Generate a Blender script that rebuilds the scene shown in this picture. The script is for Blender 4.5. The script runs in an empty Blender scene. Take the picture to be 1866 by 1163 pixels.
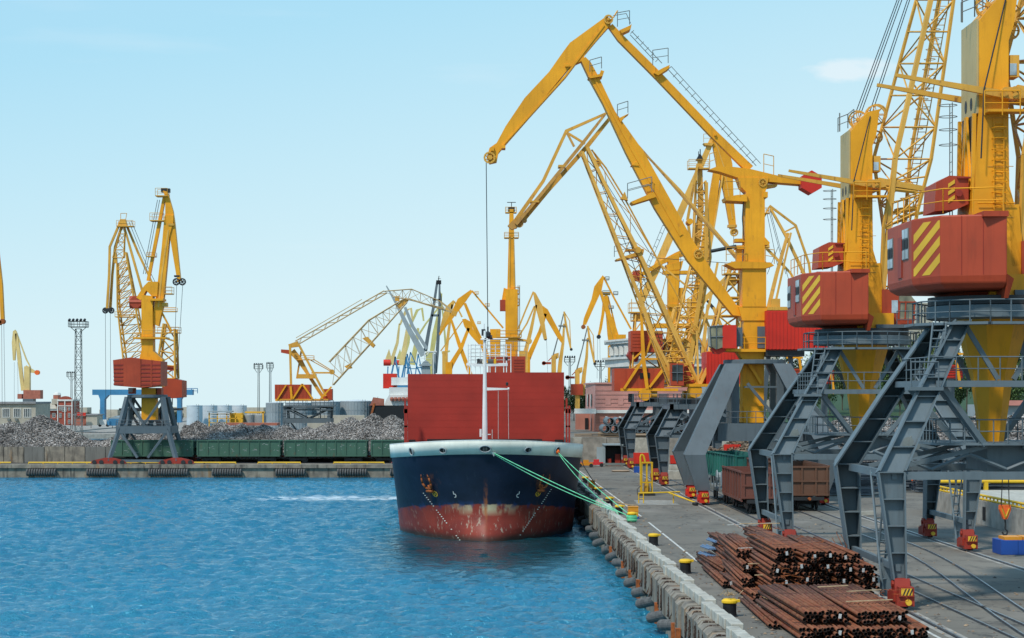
import bpy, math, random
from mathutils import Vector, Matrix
from mathutils.bvhtree import BVHTree
from mathutils import noise as mnoise
S = bpy.context.scene
R = math.radians
# ---------------------------------------------------------------- camera
F, CX, HY, H = 3600.0, 885.0, 718.0, 12.0          # focal length and horizon of the photograph (pixels), camera height
cam_d = bpy.data.cameras.new('camera'); cam = bpy.data.objects.new('camera', cam_d)
S.collection.objects.link(cam); S.camera = cam
cam.location = (0, 0, H); cam.rotation_euler = (R(90), 0, 0)
cam_d.sensor_width = 36; cam_d.lens = 36 * F / 1866
cam_d.shift_x = (933 - CX) / 1866; cam_d.shift_y = (HY - 581.5) / 1866
cam_d.clip_start = 1; cam_d.clip_end = 9000
# ---------------------------------------------------------------- sky, sun, exposure
SUN_EL, SUN_AZ = 52, 218        # azimuth clockwise from +Y (camera looks along +Y)
w = bpy.data.worlds.new('World'); S.world = w; w.use_nodes = True
nt = w.node_tree; nt.nodes.clear()
wo = nt.nodes.new('ShaderNodeOutputWorld'); bg = nt.nodes.new('ShaderNodeBackground')
sky = nt.nodes.new('ShaderNodeTexSky'); sky.sky_type = 'NISHITA'; sky.sun_disc = False
sky.sun_elevation = R(SUN_EL); sky.sun_rotation = R(SUN_AZ)
sky.air_density = 1.0; sky.dust_density = 0.6; sky.ozone_density = 1.5
# thin bright haze layer and a few wisps of cloud mixed over the sky
tc = nt.nodes.new('ShaderNodeTexCoord'); sp = nt.nodes.new('ShaderNodeSeparateXYZ')
nt.links.new(tc.outputs['Generated'], sp.inputs[0])
ramp = nt.nodes.new('ShaderNodeValToRGB'); cr = ramp.color_ramp
cr.elements[0].position = 0.0; cr.elements[0].color = (7.3, 9.15, 9.65, 1)
cr.elements[1].position = 0.5; cr.elements[1].color = (2.9, 5.9, 9.2, 1)
for p_, c_ in ((0.06, (7.0, 9.0, 9.65, 1)), (0.13, (5.7, 8.4, 9.6, 1)), (0.20, (4.35, 7.7, 9.5, 1))):
    e = cr.elements.new(p_); e.color = c_
mx = nt.nodes.new('ShaderNodeMixRGB'); mx.inputs[0].default_value = 0.94
zx = nt.nodes.new('ShaderNodeMath'); zx.operation = 'MULTIPLY_ADD'; zx.inputs[1].default_value = -.16   # paler towards the right
nt.links.new(sp.outputs['X'], zx.inputs[0]); nt.links.new(sp.outputs['Z'], zx.inputs[2]); nt.links.new(zx.outputs[0], ramp.inputs[0]); nt.links.new(sky.outputs[0], mx.inputs[1]); nt.links.new(ramp.outputs[0], mx.inputs[2])
mp = nt.nodes.new('ShaderNodeMapping'); mp.inputs['Scale'].default_value = (3.2, 3.2, 22)
mp.inputs['Location'].default_value = (1.3, 0.2, 0.35)
nz = nt.nodes.new('ShaderNodeTexNoise'); nz.inputs['Scale'].default_value = 1.1; nz.inputs['Detail'].default_value = 7
cl = nt.nodes.new('ShaderNodeMapRange'); cl.inputs[1].default_value = 0.60; cl.inputs[2].default_value = 0.85; cl.inputs[4].default_value = 0.35
mc = nt.nodes.new('ShaderNodeMixRGB'); mc.inputs[2].default_value = (9.3, 9.6, 9.8, 1)
nt.links.new(tc.outputs['Generated'], mp.inputs[0]); nt.links.new(mp.outputs[0], nz.inputs[0]); nt.links.new(nz.outputs[0], cl.inputs[0])
# one small flat cloud low on the right
def wm(op, a, b_):
    n_ = nt.nodes.new('ShaderNodeMath'); n_.operation = op
    for i_, q_ in enumerate((a, b_)):
        if hasattr(q_, 'is_linked'): nt.links.new(q_, n_.inputs[i_])
        else: n_.inputs[i_].default_value = q_
    return n_.outputs[0]
ex = wm('POWER', wm('ABSOLUTE', wm('DIVIDE', wm('SUBTRACT', sp.outputs['X'], .181), .024), 0), 2); ez = wm('POWER', wm('ABSOLUTE', wm('DIVIDE', wm('SUBTRACT', sp.outputs['Z'], .1585), .0058), 0), 2)
nz2 = nt.nodes.new('ShaderNodeTexNoise'); nz2.inputs['Scale'].default_value = 22; nz2.inputs['Detail'].default_value = 6
mp2 = nt.nodes.new('ShaderNodeMapping'); mp2.inputs['Scale'].default_value = (2, 2, 6); nt.links.new(tc.outputs['Generated'], mp2.inputs[0]); nt.links.new(mp2.outputs[0], nz2.inputs[0])
em = wm('SUBTRACT', 1.0, wm('ADD', wm('ADD', ex, ez), wm('MULTIPLY', wm('SUBTRACT', nz2.outputs[0], .5), 3.4))); em = wm('MULTIPLY', wm('MINIMUM', wm('MAXIMUM', em, 0), 1), .5)
nt.links.new(wm('MAXIMUM', cl.outputs[0], em), mc.inputs[0]); nt.links.new(mx.outputs[0], mc.inputs[1]); nt.links.new(mc.outputs[0], bg.inputs[0])
bg.inputs[1].default_value = 0.1
nt.links.new(bg.outputs[0], wo.inputs[0])
sd = bpy.data.lights.new('sun', 'SUN'); sun = bpy.data.objects.new('sun', sd); S.collection.objects.link(sun)
sd.energy = 3.4; sd.angle = R(5); sd.color = (1, .93, .83)
sdir = Vector((math.sin(R(SUN_AZ)) * math.cos(R(SUN_EL)), math.cos(R(SUN_AZ)) * math.cos(R(SUN_EL)), math.sin(R(SUN_EL))))
sun.rotation_euler = sdir.to_track_quat('Z', 'Y').to_euler()
S.view_settings.view_transform = 'Standard'; S.view_settings.look = 'None'
S.view_settings.exposure = 0; S.view_settings.gamma = 1; S.view_settings.use_curve_mapping = False
S.render.engine = 'CYCLES'
rnd = random.Random(7)
# ---------------------------------------------------------------- materials
def nodes(name, rough=.6, metal=0, spec=.4):
    m = bpy.data.materials.new(name); m.use_nodes = True
    t = m.node_tree; b = t.nodes['Principled BSDF']
    b.inputs['Roughness'].default_value = rough; b.inputs['Metallic'].default_value = metal
    b.inputs['Specular IOR Level'].default_value = spec
    return m, t, b
def tnoise(t, scale, detail=4, vec=None, stretch=None, rough=.55):
    n = t.nodes.new('ShaderNodeTexNoise'); n.inputs['Scale'].default_value = scale; n.inputs['Detail'].default_value = detail
    n.inputs['Roughness'].default_value = rough
    if vec is None:
        g = t.nodes.new('ShaderNodeNewGeometry'); vec = g.outputs['Position']
    if stretch:
        mp = t.nodes.new('ShaderNodeMapping'); mp.inputs['Scale'].default_value = stretch
        t.links.new(vec, mp.inputs[0]); vec = mp.outputs[0]
    t.links.new(vec, n.inputs[0]); return n.outputs[0]
def mrange(t, v, a, b, c=0, d=1):
    n = t.nodes.new('ShaderNodeMapRange'); t.links.new(v, n.inputs[0])
    for i, q in enumerate((a, b, c, d)): n.inputs[i + 1].default_value = q
    return n.outputs[0]
def mixc(t, f, a, b, mode='MIX'):
    n = t.nodes.new('ShaderNodeMixRGB'); n.blend_type = mode
    for i, q in enumerate((f, a, b)):
        if hasattr(q, 'links') or hasattr(q, 'is_linked'): t.links.new(q, n.inputs[i])
        elif i == 0: n.inputs[0].default_value = q
        else: n.inputs[i].default_value = (*q[:3], 1)
    return n.outputs[0]
def mth(t, op, a, b=0.0):
    n = t.nodes.new('ShaderNodeMath'); n.operation = op
    for i, q in enumerate((a, b)):
        if hasattr(q, 'is_linked'): t.links.new(q, n.inputs[i])
        else: n.inputs[i].default_value = q
    return n.outputs[0]
def bump(t, b, h, strength=.3, dist=.02):
    n = t.nodes.new('ShaderNodeBump'); n.inputs['Strength'].default_value = strength; n.inputs['Distance'].default_value = dist
    t.links.new(h, n.inputs['Height']); t.links.new(n.outputs[0], b.inputs['Normal'])
MAT = {}
def paint(name, col, rust=.25, dirt=.3, rough=.55, scale=1.0, rustcol=(.16, .055, .02)):
    """weathered paint: broad fading, vertical grime runs, rust spots"""
    m, t, b = nodes(name, rough)
    fade = mrange(t, tnoise(t, .35 * scale, 3), .35, .7, .86, 1.1)
    c = mixc(t, 1.0, tuple(col), fade, 'MULTIPLY')
    runs = mrange(t, tnoise(t, 2.2 * scale, 5, stretch=(1.6, 1.6, .16)), .52, .78, 0, dirt)
    c = mixc(t, runs, c, tuple(q * .45 for q in col))
    rs = mrange(t, tnoise(t, 1.7 * scale, 8, stretch=(1, 1, .5), rough=.7), .60 - rust * .08, .74 - rust * .06, 0, min(1, rust * 1.9))
    c = mixc(t, rs, c, rustcol)
    t.links.new(c, b.inputs['Base Color'])
    bump(t, b, tnoise(t, 9 * scale, 4), .15, .01)
    MAT[name] = m; return m
def plain(name, col, rough=.6, metal=0, var=.25, scale=2.0, bmp=.2, emit=None):
    m, t, b = nodes(name, rough, metal)
    f = mrange(t, tnoise(t, scale, 6), .3, .7, 1 - var, 1 + var)
    t.links.new(mixc(t, 1.0, tuple(col), f, 'MULTIPLY'), b.inputs['Base Color'])
    if bmp: bump(t, b, tnoise(t, scale * 6, 4), bmp, .02)
    MAT[name] = m; return m
paint('crane_yellow', (.80, .340, .007), .22, .4)
paint('old_yellow', (.66, .34, .045), .45, .35)
paint('far_yellow', (.74, .40, .07), .25, .3)
paint('rusty_yellow', (.55, .28, .06), 1.0, .5, rustcol=(.17, .06, .035))
paint('faded_yellow', (.50, .36, .17), .25, .3)
paint('cream_yellow', (.66, .50, .20), .12, .2)
paint('pale_yellow', (.56, .50, .18), .12, .25)
paint('beige_panel', (.50, .36, .15), .1, .2)
paint('house_red', (.40, .052, .016), .12, .4)
paint('bright_red', (.58, .024, .010), .03, .15)
paint('hatch_red', (.33, .026, .014), .0, .08, .6)
paint('bogie_red', (.30, .030, .015), .3, .4)
paint('leg_grey', (.12, .158, .178), .16, .4)
paint('portal_grey', (.10, .125, .14), .14, .4)
paint('dark_steel', (.022, .024, .026), .1, .2)
paint('old_grey', (.17, .19, .18), .3, .4)
paint('silver_grey', (.30, .36, .38), .1, .3)
paint('crane_blue', (.05, .22, .40), .08, .2)
paint('white_paint', (.70, .72, .70), .1, .25)
paint('band_white', (.76, .78, .69), .04, .2)
paint('wagon_brown', (.15, .052, .036), .3, .4)
paint('wagon_tan', (.13, .062, .036), .3, .4)
paint('wagon_green', (.05, .125, .085), .3, .35)
paint('wagon_teal', (.025, .16, .13), .2, .35)
paint('crane_blue_dull', (.10, .17, .28), .1, .2)
paint('stripe_yellow', (.72, .42, .03), .0, .1)
paint('bollard_yellow', (.70, .43, .012), .1, .2)
paint('orange_box', (.68, .27, .015), .05, .15)
paint('deep_blue', (.012, .07, .32), .05, .15)
paint('pink_wall', (.52, .25, .21), .0, .25)
paint('salmon_wall', (.42, .17, .12), .0, .3)
plain('rust_orange', (.30, .085, .022), .85, 0, .5, 5)
plain('rubber', (.10, .098, .094), .85, 0, .4, 5)
plain('chain_rust', (.055, .032, .022), .85, 0, .4, 9)
plain('hole_shade', (.012, .009, .008), .9, 0, .3, 5, 0)  # near-black colour stands in for the shade inside pipe and fender holes
plain('black', (.008, .008, .009), .6, 0, .2, 4)
plain('rope_dark', (.02, .03, .035), .7, 0, .1, 4, 0)
plain('rope_green', (.16, .62, .34), .7, 0, .15, 4, 0)
plain('rope_white', (.5, .5, .46), .7, 0, .15, 4, 0)
plain('steel_rail', (.30, .31, .33), .35, .8, .3, 3)
plain('tank_grey', (.50, .53, .54), .6, 0, .12, .3)
plain('silo_grey', (.27, .30, .31), .6, 0, .15, .3)
plain('concrete', (.29, .27, .235), .9, 0, .3, 1.2, .5)
paint('dark_concrete', (.17, .165, .15), .0, .8, .9)
plain('pale_concrete', (.40, .385, .33), .9, 0, .25, 2, .5)
plain('office_wall', (.40, .37, .30), .9, 0, .15, .6)
plain('brick_red', (.30, .07, .045), .85, 0, .2, 1)
plain('trim_white', (.62, .62, .58), .7, 0, .12, 1)
plain('roof_grey', (.24, .24, .24), .8, 0, .2, 1)
plain('terracotta', (.35, .12, .08), .85, 0, .2, 1)
plain('wood', (.42, .30, .17), .85, 0, .3, 4)
plain('tag_white', (.75, .76, .74), .6, 0, .05, 4, 0)
plain('skin', (.45, .24, .16), .6, 0, .05, 4, 0)
plain('vest_orange', (.75, .13, .02), .7, 0, .15, 8, 0)
plain('vest_red', (.60, .03, .03), .7, 0, .15, 8, 0)
plain('trouser_navy', (.015, .02, .04), .8, 0, .2, 8, 0)
plain('hat_red', (.70, .03, .02), .4, 0, .05, 4, 0)
plain('bark', (.09, .065, .045), .9, 0, .3, 6)
def glass(name, col, rough=.12):
    m, t, b = nodes(name, rough, 0, .8); f = mrange(t, tnoise(t, .8, 3), .35, .65, .5, 1.5)
    t.links.new(mixc(t, 1.0, col, f, 'MULTIPLY'), b.inputs['Base Color']); MAT[name] = m
glass('glass', (.05, .065, .07)); glass('pale_glass', (.30, .38, .42), .3); glass('amber_glass', (.20, .19, .12), .3)
def leaves(name, col):
    m, t, b = nodes(name, .75, 0, .2)
    g = t.nodes.new('ShaderNodeNewGeometry')
    f = mrange(t, g.outputs['Random Per Island'], 0, 1, .5, 1.6)
    c = mixc(t, 1.0, col, f, 'MULTIPLY')
    t.links.new(c, b.inputs['Base Color']); MAT[name] = m
leaves('leaf_dark', (.030, .060, .022)); leaves('leaf_mid', (.055, .095, .030)); leaves('leaf_pale', (.10, .125, .04))
def shards(name, cols):
    m, t, b = nodes(name, .7, 0, .4)
    g = t.nodes.new('ShaderNodeNewGeometry'); r = t.nodes.new('ShaderNodeValToRGB')
    for i, c in enumerate(cols):
        p = i / (len(cols) - 1)
        e = r.color_ramp.elements[i] if i in (0,) else (r.color_ramp.elements[-1] if i == len(cols) - 1 else r.color_ramp.elements.new(p))
        e.position = p; e.color = (*c, 1)
    t.links.new(g.outputs['Random Per Island'], r.inputs[0])
    big = mrange(t, tnoise(t, .16, 3), .38, .62, .6, 1.15)
    t.links.new(mixc(t, 1.0, r.outputs[0], big, 'MULTIPLY'), b.inputs['Base Color']); MAT[name] = m
shards('scrap_grey', [(.09, .082, .076), (.24, .22, .205), (.40, .375, .35), (.20, .165, .14), (.60, .57, .53)])
shards('scrap_brown', [(.06, .05, .04), (.24, .17, .11), (.34, .24, .15), (.15, .10, .07), (.44, .34, .24)])
shards('scrap_steel', [(.02, .025, .03), (.07, .085, .10), (.16, .19, .22), (.03, .04, .05), (.26, .30, .34)])
shards('rust_pipe', [(.17, .055, .034), (.24, .075, .045), (.20, .062, .036), (.27, .10, .062), (.15, .05, .03)])
# asphalt
m, t, b = nodes('asphalt', .9, 0, .25); MAT['asphalt'] = m
c = mixc(t, mrange(t, tnoise(t, .12, 5), .35, .65), (.145, .132, .110), (.20, .183, .152))
c = mixc(t, mrange(t, tnoise(t, .9, 7, stretch=(1, .35, 1), rough=.7), .53, .70, 0, .65), c, (.075, .074, .068))
c = mixc(t, mrange(t, tnoise(t, .28, 6, stretch=(1, .5, 1)), .58, .70, 0, .5), c, (.25, .23, .20))
c = mixc(t, mrange(t, tnoise(t, .45, 4), .60, .72, 0, .55), c, (.055, .05, .045))
vo = t.nodes.new('ShaderNodeTexVoronoi'); vo.feature = 'DISTANCE_TO_EDGE'; vo.inputs['Scale'].default_value = .16
g = t.nodes.new('ShaderNodeNewGeometry'); wv = t.nodes.new('ShaderNodeVectorMath'); wv.operation = 'ADD'
n2 = t.nodes.new('ShaderNodeTexNoise'); n2.inputs['Scale'].default_value = .5; n2.inputs['Detail'].default_value = 6
sc = t.nodes.new('ShaderNodeVectorMath'); sc.operation = 'SCALE'; sc.inputs['Scale'].default_value = 4
t.links.new(g.outputs['Position'], n2.inputs[0]); t.links.new(n2.outputs['Color'], sc.inputs[0]); t.links.new(g.outputs['Position'], wv.inputs[0])
t.links.new(sc.outputs[0], wv.inputs[1]); t.links.new(wv.outputs[0], vo.inputs[0])
c = mixc(t, mrange(t, vo.outputs['Distance'], .004, .012, .8, 0), c, (.05, .05, .048))
t.links.new(c, b.inputs['Base Color']); bump(t, b, tnoise(t, 14, 5), .35, .02)
# quay masonry: stained concrete with rusty and dark runs
m, t, b = nodes('quay_stone', .9, 0, .25); MAT['quay_stone'] = m
c = mixc(t, mrange(t, tnoise(t, .8, 6), .35, .65), (.30, .26, .205), (.17, .15, .125))
c = mixc(t, mrange(t, tnoise(t, 1.1, 6, stretch=(1.5, 1.5, .2)), .52, .66, 0, .8), c, (.06, .055, .048))
c = mixc(t, mrange(t, tnoise(t, .9, 5, stretch=(1.3, 1.3, .3)), .60, .70, 0, .6), c, (.30, .15, .05))
t.links.new(c, b.inputs['Base Color']); bump(t, b, tnoise(t, 5, 7), .8, .05)
# water: deep blue body, ripples from the mesh plus finer bump, a pale wake left of the ship
m, t, b = nodes('water', .09, 0, .5); MAT['water'] = m
b.inputs['IOR'].default_value = 2.3; b.inputs['Specular Tint'].default_value = (.30, .84, 1, 1)
c = mixc(t, mrange(t, tnoise(t, .03, 4, stretch=(1, .35, 1)), .35, .65), (.004, .115, .20), (.008, .16, .27))
g = t.nodes.new('ShaderNodeNewGeometry'); sx_ = t.nodes.new('ShaderNodeSeparateXYZ'); t.links.new(g.outputs['Position'], sx_.inputs[0])
wk = mth(t, 'MULTIPLY', mrange(t, mth(t, 'ABSOLUTE', mth(t, 'SUBTRACT', sx_.outputs['Y'], 226)), 1.0, 6.0, 1, 0), mth(t, 'MULTIPLY', mrange(t, sx_.outputs['X'], -27, -24, 0, 1), mrange(t, sx_.outputs['X'], -10, -7, 1, 0)))
wk = mth(t, 'MULTIPLY', wk, mrange(t, tnoise(t, .8, 6, stretch=(.35, 1, 1)), .42, .56, 0, 1))
c = mixc(t, wk, c, (.62, .70, .74)); t.links.new(c, b.inputs['Base Color'])
h1 = tnoise(t, 2.2, 5, stretch=(.8, 1, 1), rough=.62); h2 = tnoise(t, 9.0, 3, stretch=(.7, 1, 1), rough=.6)
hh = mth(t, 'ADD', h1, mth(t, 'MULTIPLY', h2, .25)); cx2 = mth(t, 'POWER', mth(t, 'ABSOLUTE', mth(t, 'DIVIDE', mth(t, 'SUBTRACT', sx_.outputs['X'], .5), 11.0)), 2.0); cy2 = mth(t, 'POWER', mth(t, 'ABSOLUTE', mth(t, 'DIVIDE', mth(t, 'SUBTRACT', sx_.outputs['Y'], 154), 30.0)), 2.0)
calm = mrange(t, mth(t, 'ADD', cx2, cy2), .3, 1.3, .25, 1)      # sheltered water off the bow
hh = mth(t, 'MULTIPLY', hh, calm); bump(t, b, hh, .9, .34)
deep = mrange(t, mth(t, 'ADD', cx2, cy2), .25, 1.2, 0, 1); c = mixc(t, deep, (.004, .045, .06), c); t.links.new(c, b.inputs['Base Color'])  # dark green patch paints the ship's reflection into the water colour
# ---------------------------------------------------------------- mesh helpers
WL = {}
COL = S.collection
def setp(o, label=None, cat=None, group=None, kind=None):
    for k, v in (('label', label), ('category', cat), ('group', group), ('kind', kind)):
        if v: o[k] = v
    return o
def empty(name, loc, label, cat, group=None, kind=None):
    o = bpy.data.objects.new(name, None); COL.objects.link(o); o.location = loc; o.empty_display_size = .5
    WL[o] = Vector(loc); return setp(o, label, cat, group, kind)
class MB:
    def __init__(s): s.v = []; s.f = []
    def add(s, vs, fs):
        n = len(s.v); s.v += [Vector(v) for v in vs]; s.f += [tuple(i + n for i in f) for f in fs]; return s
    def hexa(s, q):   # 8 points: bottom 4, top 4
        return s.add(q, [(0, 3, 2, 1), (4, 5, 6, 7), (0, 1, 5, 4), (1, 2, 6, 5), (2, 3, 7, 6), (3, 0, 4, 7)])
    def box(s, x0, y0, z0, x1, y1, z1):
        return s.hexa([(x0, y0, z0), (x1, y0, z0), (x1, y1, z0), (x0, y1, z0), (x0, y0, z1), (x1, y0, z1), (x1, y1, z1), (x0, y1, z1)])
    def beam(s, a, b, w, h, w2=None, h2=None, up=(0, 0, 1)):
        a = Vector(a); b = Vector(b); d = (b - a)
        if d.length < 1e-6: return s
        d.normalize(); u = Vector(up)
        if abs(d.dot(u)) > .98: u = Vector((0, 1, 0))
        x = d.cross(u).normalized(); z = x.cross(d).normalized()
        w2 = w if w2 is None else w2; h2 = h if h2 is None else h2
        q = []
        for p, ww, hh in ((a, w, h), (b, w2, h2)):
            q += [p - x * ww / 2 - z * hh / 2, p + x * ww / 2 - z * hh / 2, p + x * ww / 2 + z * hh / 2, p - x * ww / 2 + z * hh / 2]
        return s.hexa(q)
    def tube(s, a, b, r, r2=None, n=6, cap=True):
        a = Vector(a); b = Vector(b); d = b - a
        if d.length < 1e-6: return s
        d.normalize(); u = Vector((0, 0, 1)) if abs(d.z) < .95 else Vector((0, 1, 0))
        x = d.cross(u).normalized(); y = x.cross(d); r2 = r if r2 is None else r2
        vs = []
        for p, rr in ((a, r), (b, r2)):
            for i in range(n):
                t = 2 * math.pi * i / n; vs.append(p + x * math.cos(t) * rr + y * math.sin(t) * rr)
        fs = [(i, (i + 1) % n, n + (i + 1) % n, n + i) for i in range(n)]
        if cap: fs += [tuple(range(n))[::-1], tuple(range(n, 2 * n))]
        return s.add(vs, fs)
    def path(s, pts, r, n=5):
        for a, b in zip(pts, pts[1:]): s.tube(a, b, r, n=n)
        return s
    def prism(s, poly, vec):
        poly = [Vector(p) for p in poly]; v = Vector(vec); n = len(poly)
        return s.add(poly + [p + v for p in poly], [tuple(range(n)), tuple(range(n, 2 * n))[::-1]] + [(i, n + i, n + (i + 1) % n, (i + 1) % n) for i in range(n)])
    def ring(s, c, r, rt, axis='Y', n=16, m=5):
        c = Vector(c)
        ax = {'X': (Vector((0, 1, 0)), Vector((0, 0, 1)), Vector((1, 0, 0))), 'Y': (Vector((1, 0, 0)), Vector((0, 0, 1)), Vector((0, 1, 0))), 'Z': (Vector((1, 0, 0)), Vector((0, 1, 0)), Vector((0, 0, 1)))}[axis]
        vs = []; fs = []
        for i in range(n):
            t = 2 * math.pi * i / n; d = ax[0] * math.cos(t) + ax[1] * math.sin(t)
            for j in range(m):
                u = 2 * math.pi * j / m; vs.append(c + d * (r + rt * math.cos(u)) + ax[2] * rt * math.sin(u))
        for i in range(n):
            for j in range(m): fs.append((i * m + j, ((i + 1) % n) * m + j, ((i + 1) % n) * m + (j + 1) % m, i * m + (j + 1) % m))
        return s.add(vs, fs)
    def lathe(s, c, prof, n=16, axis=None, cap=True):
        c = Vector(c); vs = []
        for r, z in prof:
            for i in range(n):
                t = 2 * math.pi * (i + .5) / n
                vs.append(c + (Vector((r * math.cos(t), r * math.sin(t), z)) if axis is None else Vector((r * math.cos(t), z, r * math.sin(t)))))
        fs = []
        for k in range(len(prof) - 1):
            for i in range(n): fs.append((k * n + i, k * n + (i + 1) % n, (k + 1) * n + (i + 1) % n, (k + 1) * n + i))
        if cap: fs += [tuple(range(n))[::-1], tuple(range((len(prof) - 1) * n, len(prof) * n))]
        return s.add(vs, fs)
    def rail(s, pts, h=1.0, r=.03, step=1.5, mid=True):
        pts = [Vector(p) for p in pts]
        for a, b in zip(pts, pts[1:]):
            up = Vector((0, 0, h)); s.tube(a + up, b + up, r, n=4)
            if mid: s.tube(a + up * .5, b + up * .5, r * .8, n=4)
            k = max(1, int((b - a).length / step))
            for i in range(k + 1): p = a.lerp(b, i / k); s.tube(p, p + up, r, n=4)
        return s
    def ladder(s, a, b, w=.5, r=.03, step=.35, side=(1, 0, 0)):
        a = Vector(a); b = Vector(b); sd = Vector(side) * w / 2
        s.tube(a - sd, b - sd, r, n=4); s.tube(a + sd, b + sd, r, n=4)
        k = int((b - a).length / step)
        for i in range(1, k): p = a.lerp(b, i / k); s.tube(p - sd, p + sd, r * .7, n=4)
        return s
    def truss(s, A, B, C, D, n, r, rb):
        """four chords A,B,C,D (each a start and end point) with zigzag bracing on all faces"""
        ch = [(Vector(q[0]), Vector(q[1])) for q in (A, B, C, D)]
        for a, b in ch: s.tube(a, b, r, n=5)
        for f in range(4):
            a0, a1 = ch[f]; b0, b1 = ch[(f + 1) % 4]
            for i in range(n):
                t0, t1 = i / n, (i + 1) / n
                p, q = (a0.lerp(a1, t0), b0.lerp(b1, t1)) if (i + f) % 2 else (b0.lerp(b1, t0), a0.lerp(a1, t1))
                s.tube(p, q, rb, n=4, cap=False)
                s.tube(a0.lerp(a1, t1), b0.lerp(b1, t1), rb, n=4, cap=False)
        return s
    def build(s, name, mat, parent=None, label=None, cat=None, group=None, kind=None, smooth=False, orient=True):
        if not s.v: return None
        c = Vector((0, 0, 0))
        for v in s.v: c += v
        c /= len(s.v)
        if parent is None: c.z = min(v.z for v in s.v)
        me = bpy.data.meshes.new(name); me.from_pydata([v - c for v in s.v], [], s.f)
        if orient:
            import bmesh
            bm = bmesh.new(); bm.from_mesh(me); bmesh.ops.recalc_face_normals(bm, faces=bm.faces); bm.to_mesh(me); bm.free()
        me.materials.append(MAT[mat])
        if smooth: me.polygons.foreach_set('use_smooth', [True] * len(me.polygons))
        me.update()
        o = bpy.data.objects.new(name, me); COL.objects.link(o); WL[o] = c.copy()
        if parent is not None: o.parent = parent; o.location = c - WL[parent]
        else: o.location = c
        return setp(o, label, cat, group, kind)
def inst(src, name, loc, parent=None, rotz=0, label=None, cat=None, group=None, scale=None):
    """another object with the same mesh at a world position"""
    o = bpy.data.objects.new(name, src.data); COL.objects.link(o); loc = Vector(loc); WL[o] = loc
    o.location = loc if parent is None else loc - WL[parent]
    if parent is not None: o.parent = parent
    if rotz: o.rotation_euler = (0, 0, rotz)
    if scale: o.scale = scale
    return setp(o, label, cat, group)
def copy_tree(o, parent=None):
    c = o.copy(); COL.objects.link(c); c.parent = parent
    if o in WL: WL[c] = WL[o].copy()
    for ch in [x for x in o.children]: copy_tree(ch, c)
    return c
def W(px, py, Y): return Vector(((px - CX) / F * Y, Y, H + (HY - py) / F * Y))
def gy(py, z=2.7): return (H - z) * F / (py - HY)       # distance of the ground point seen at row py
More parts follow.
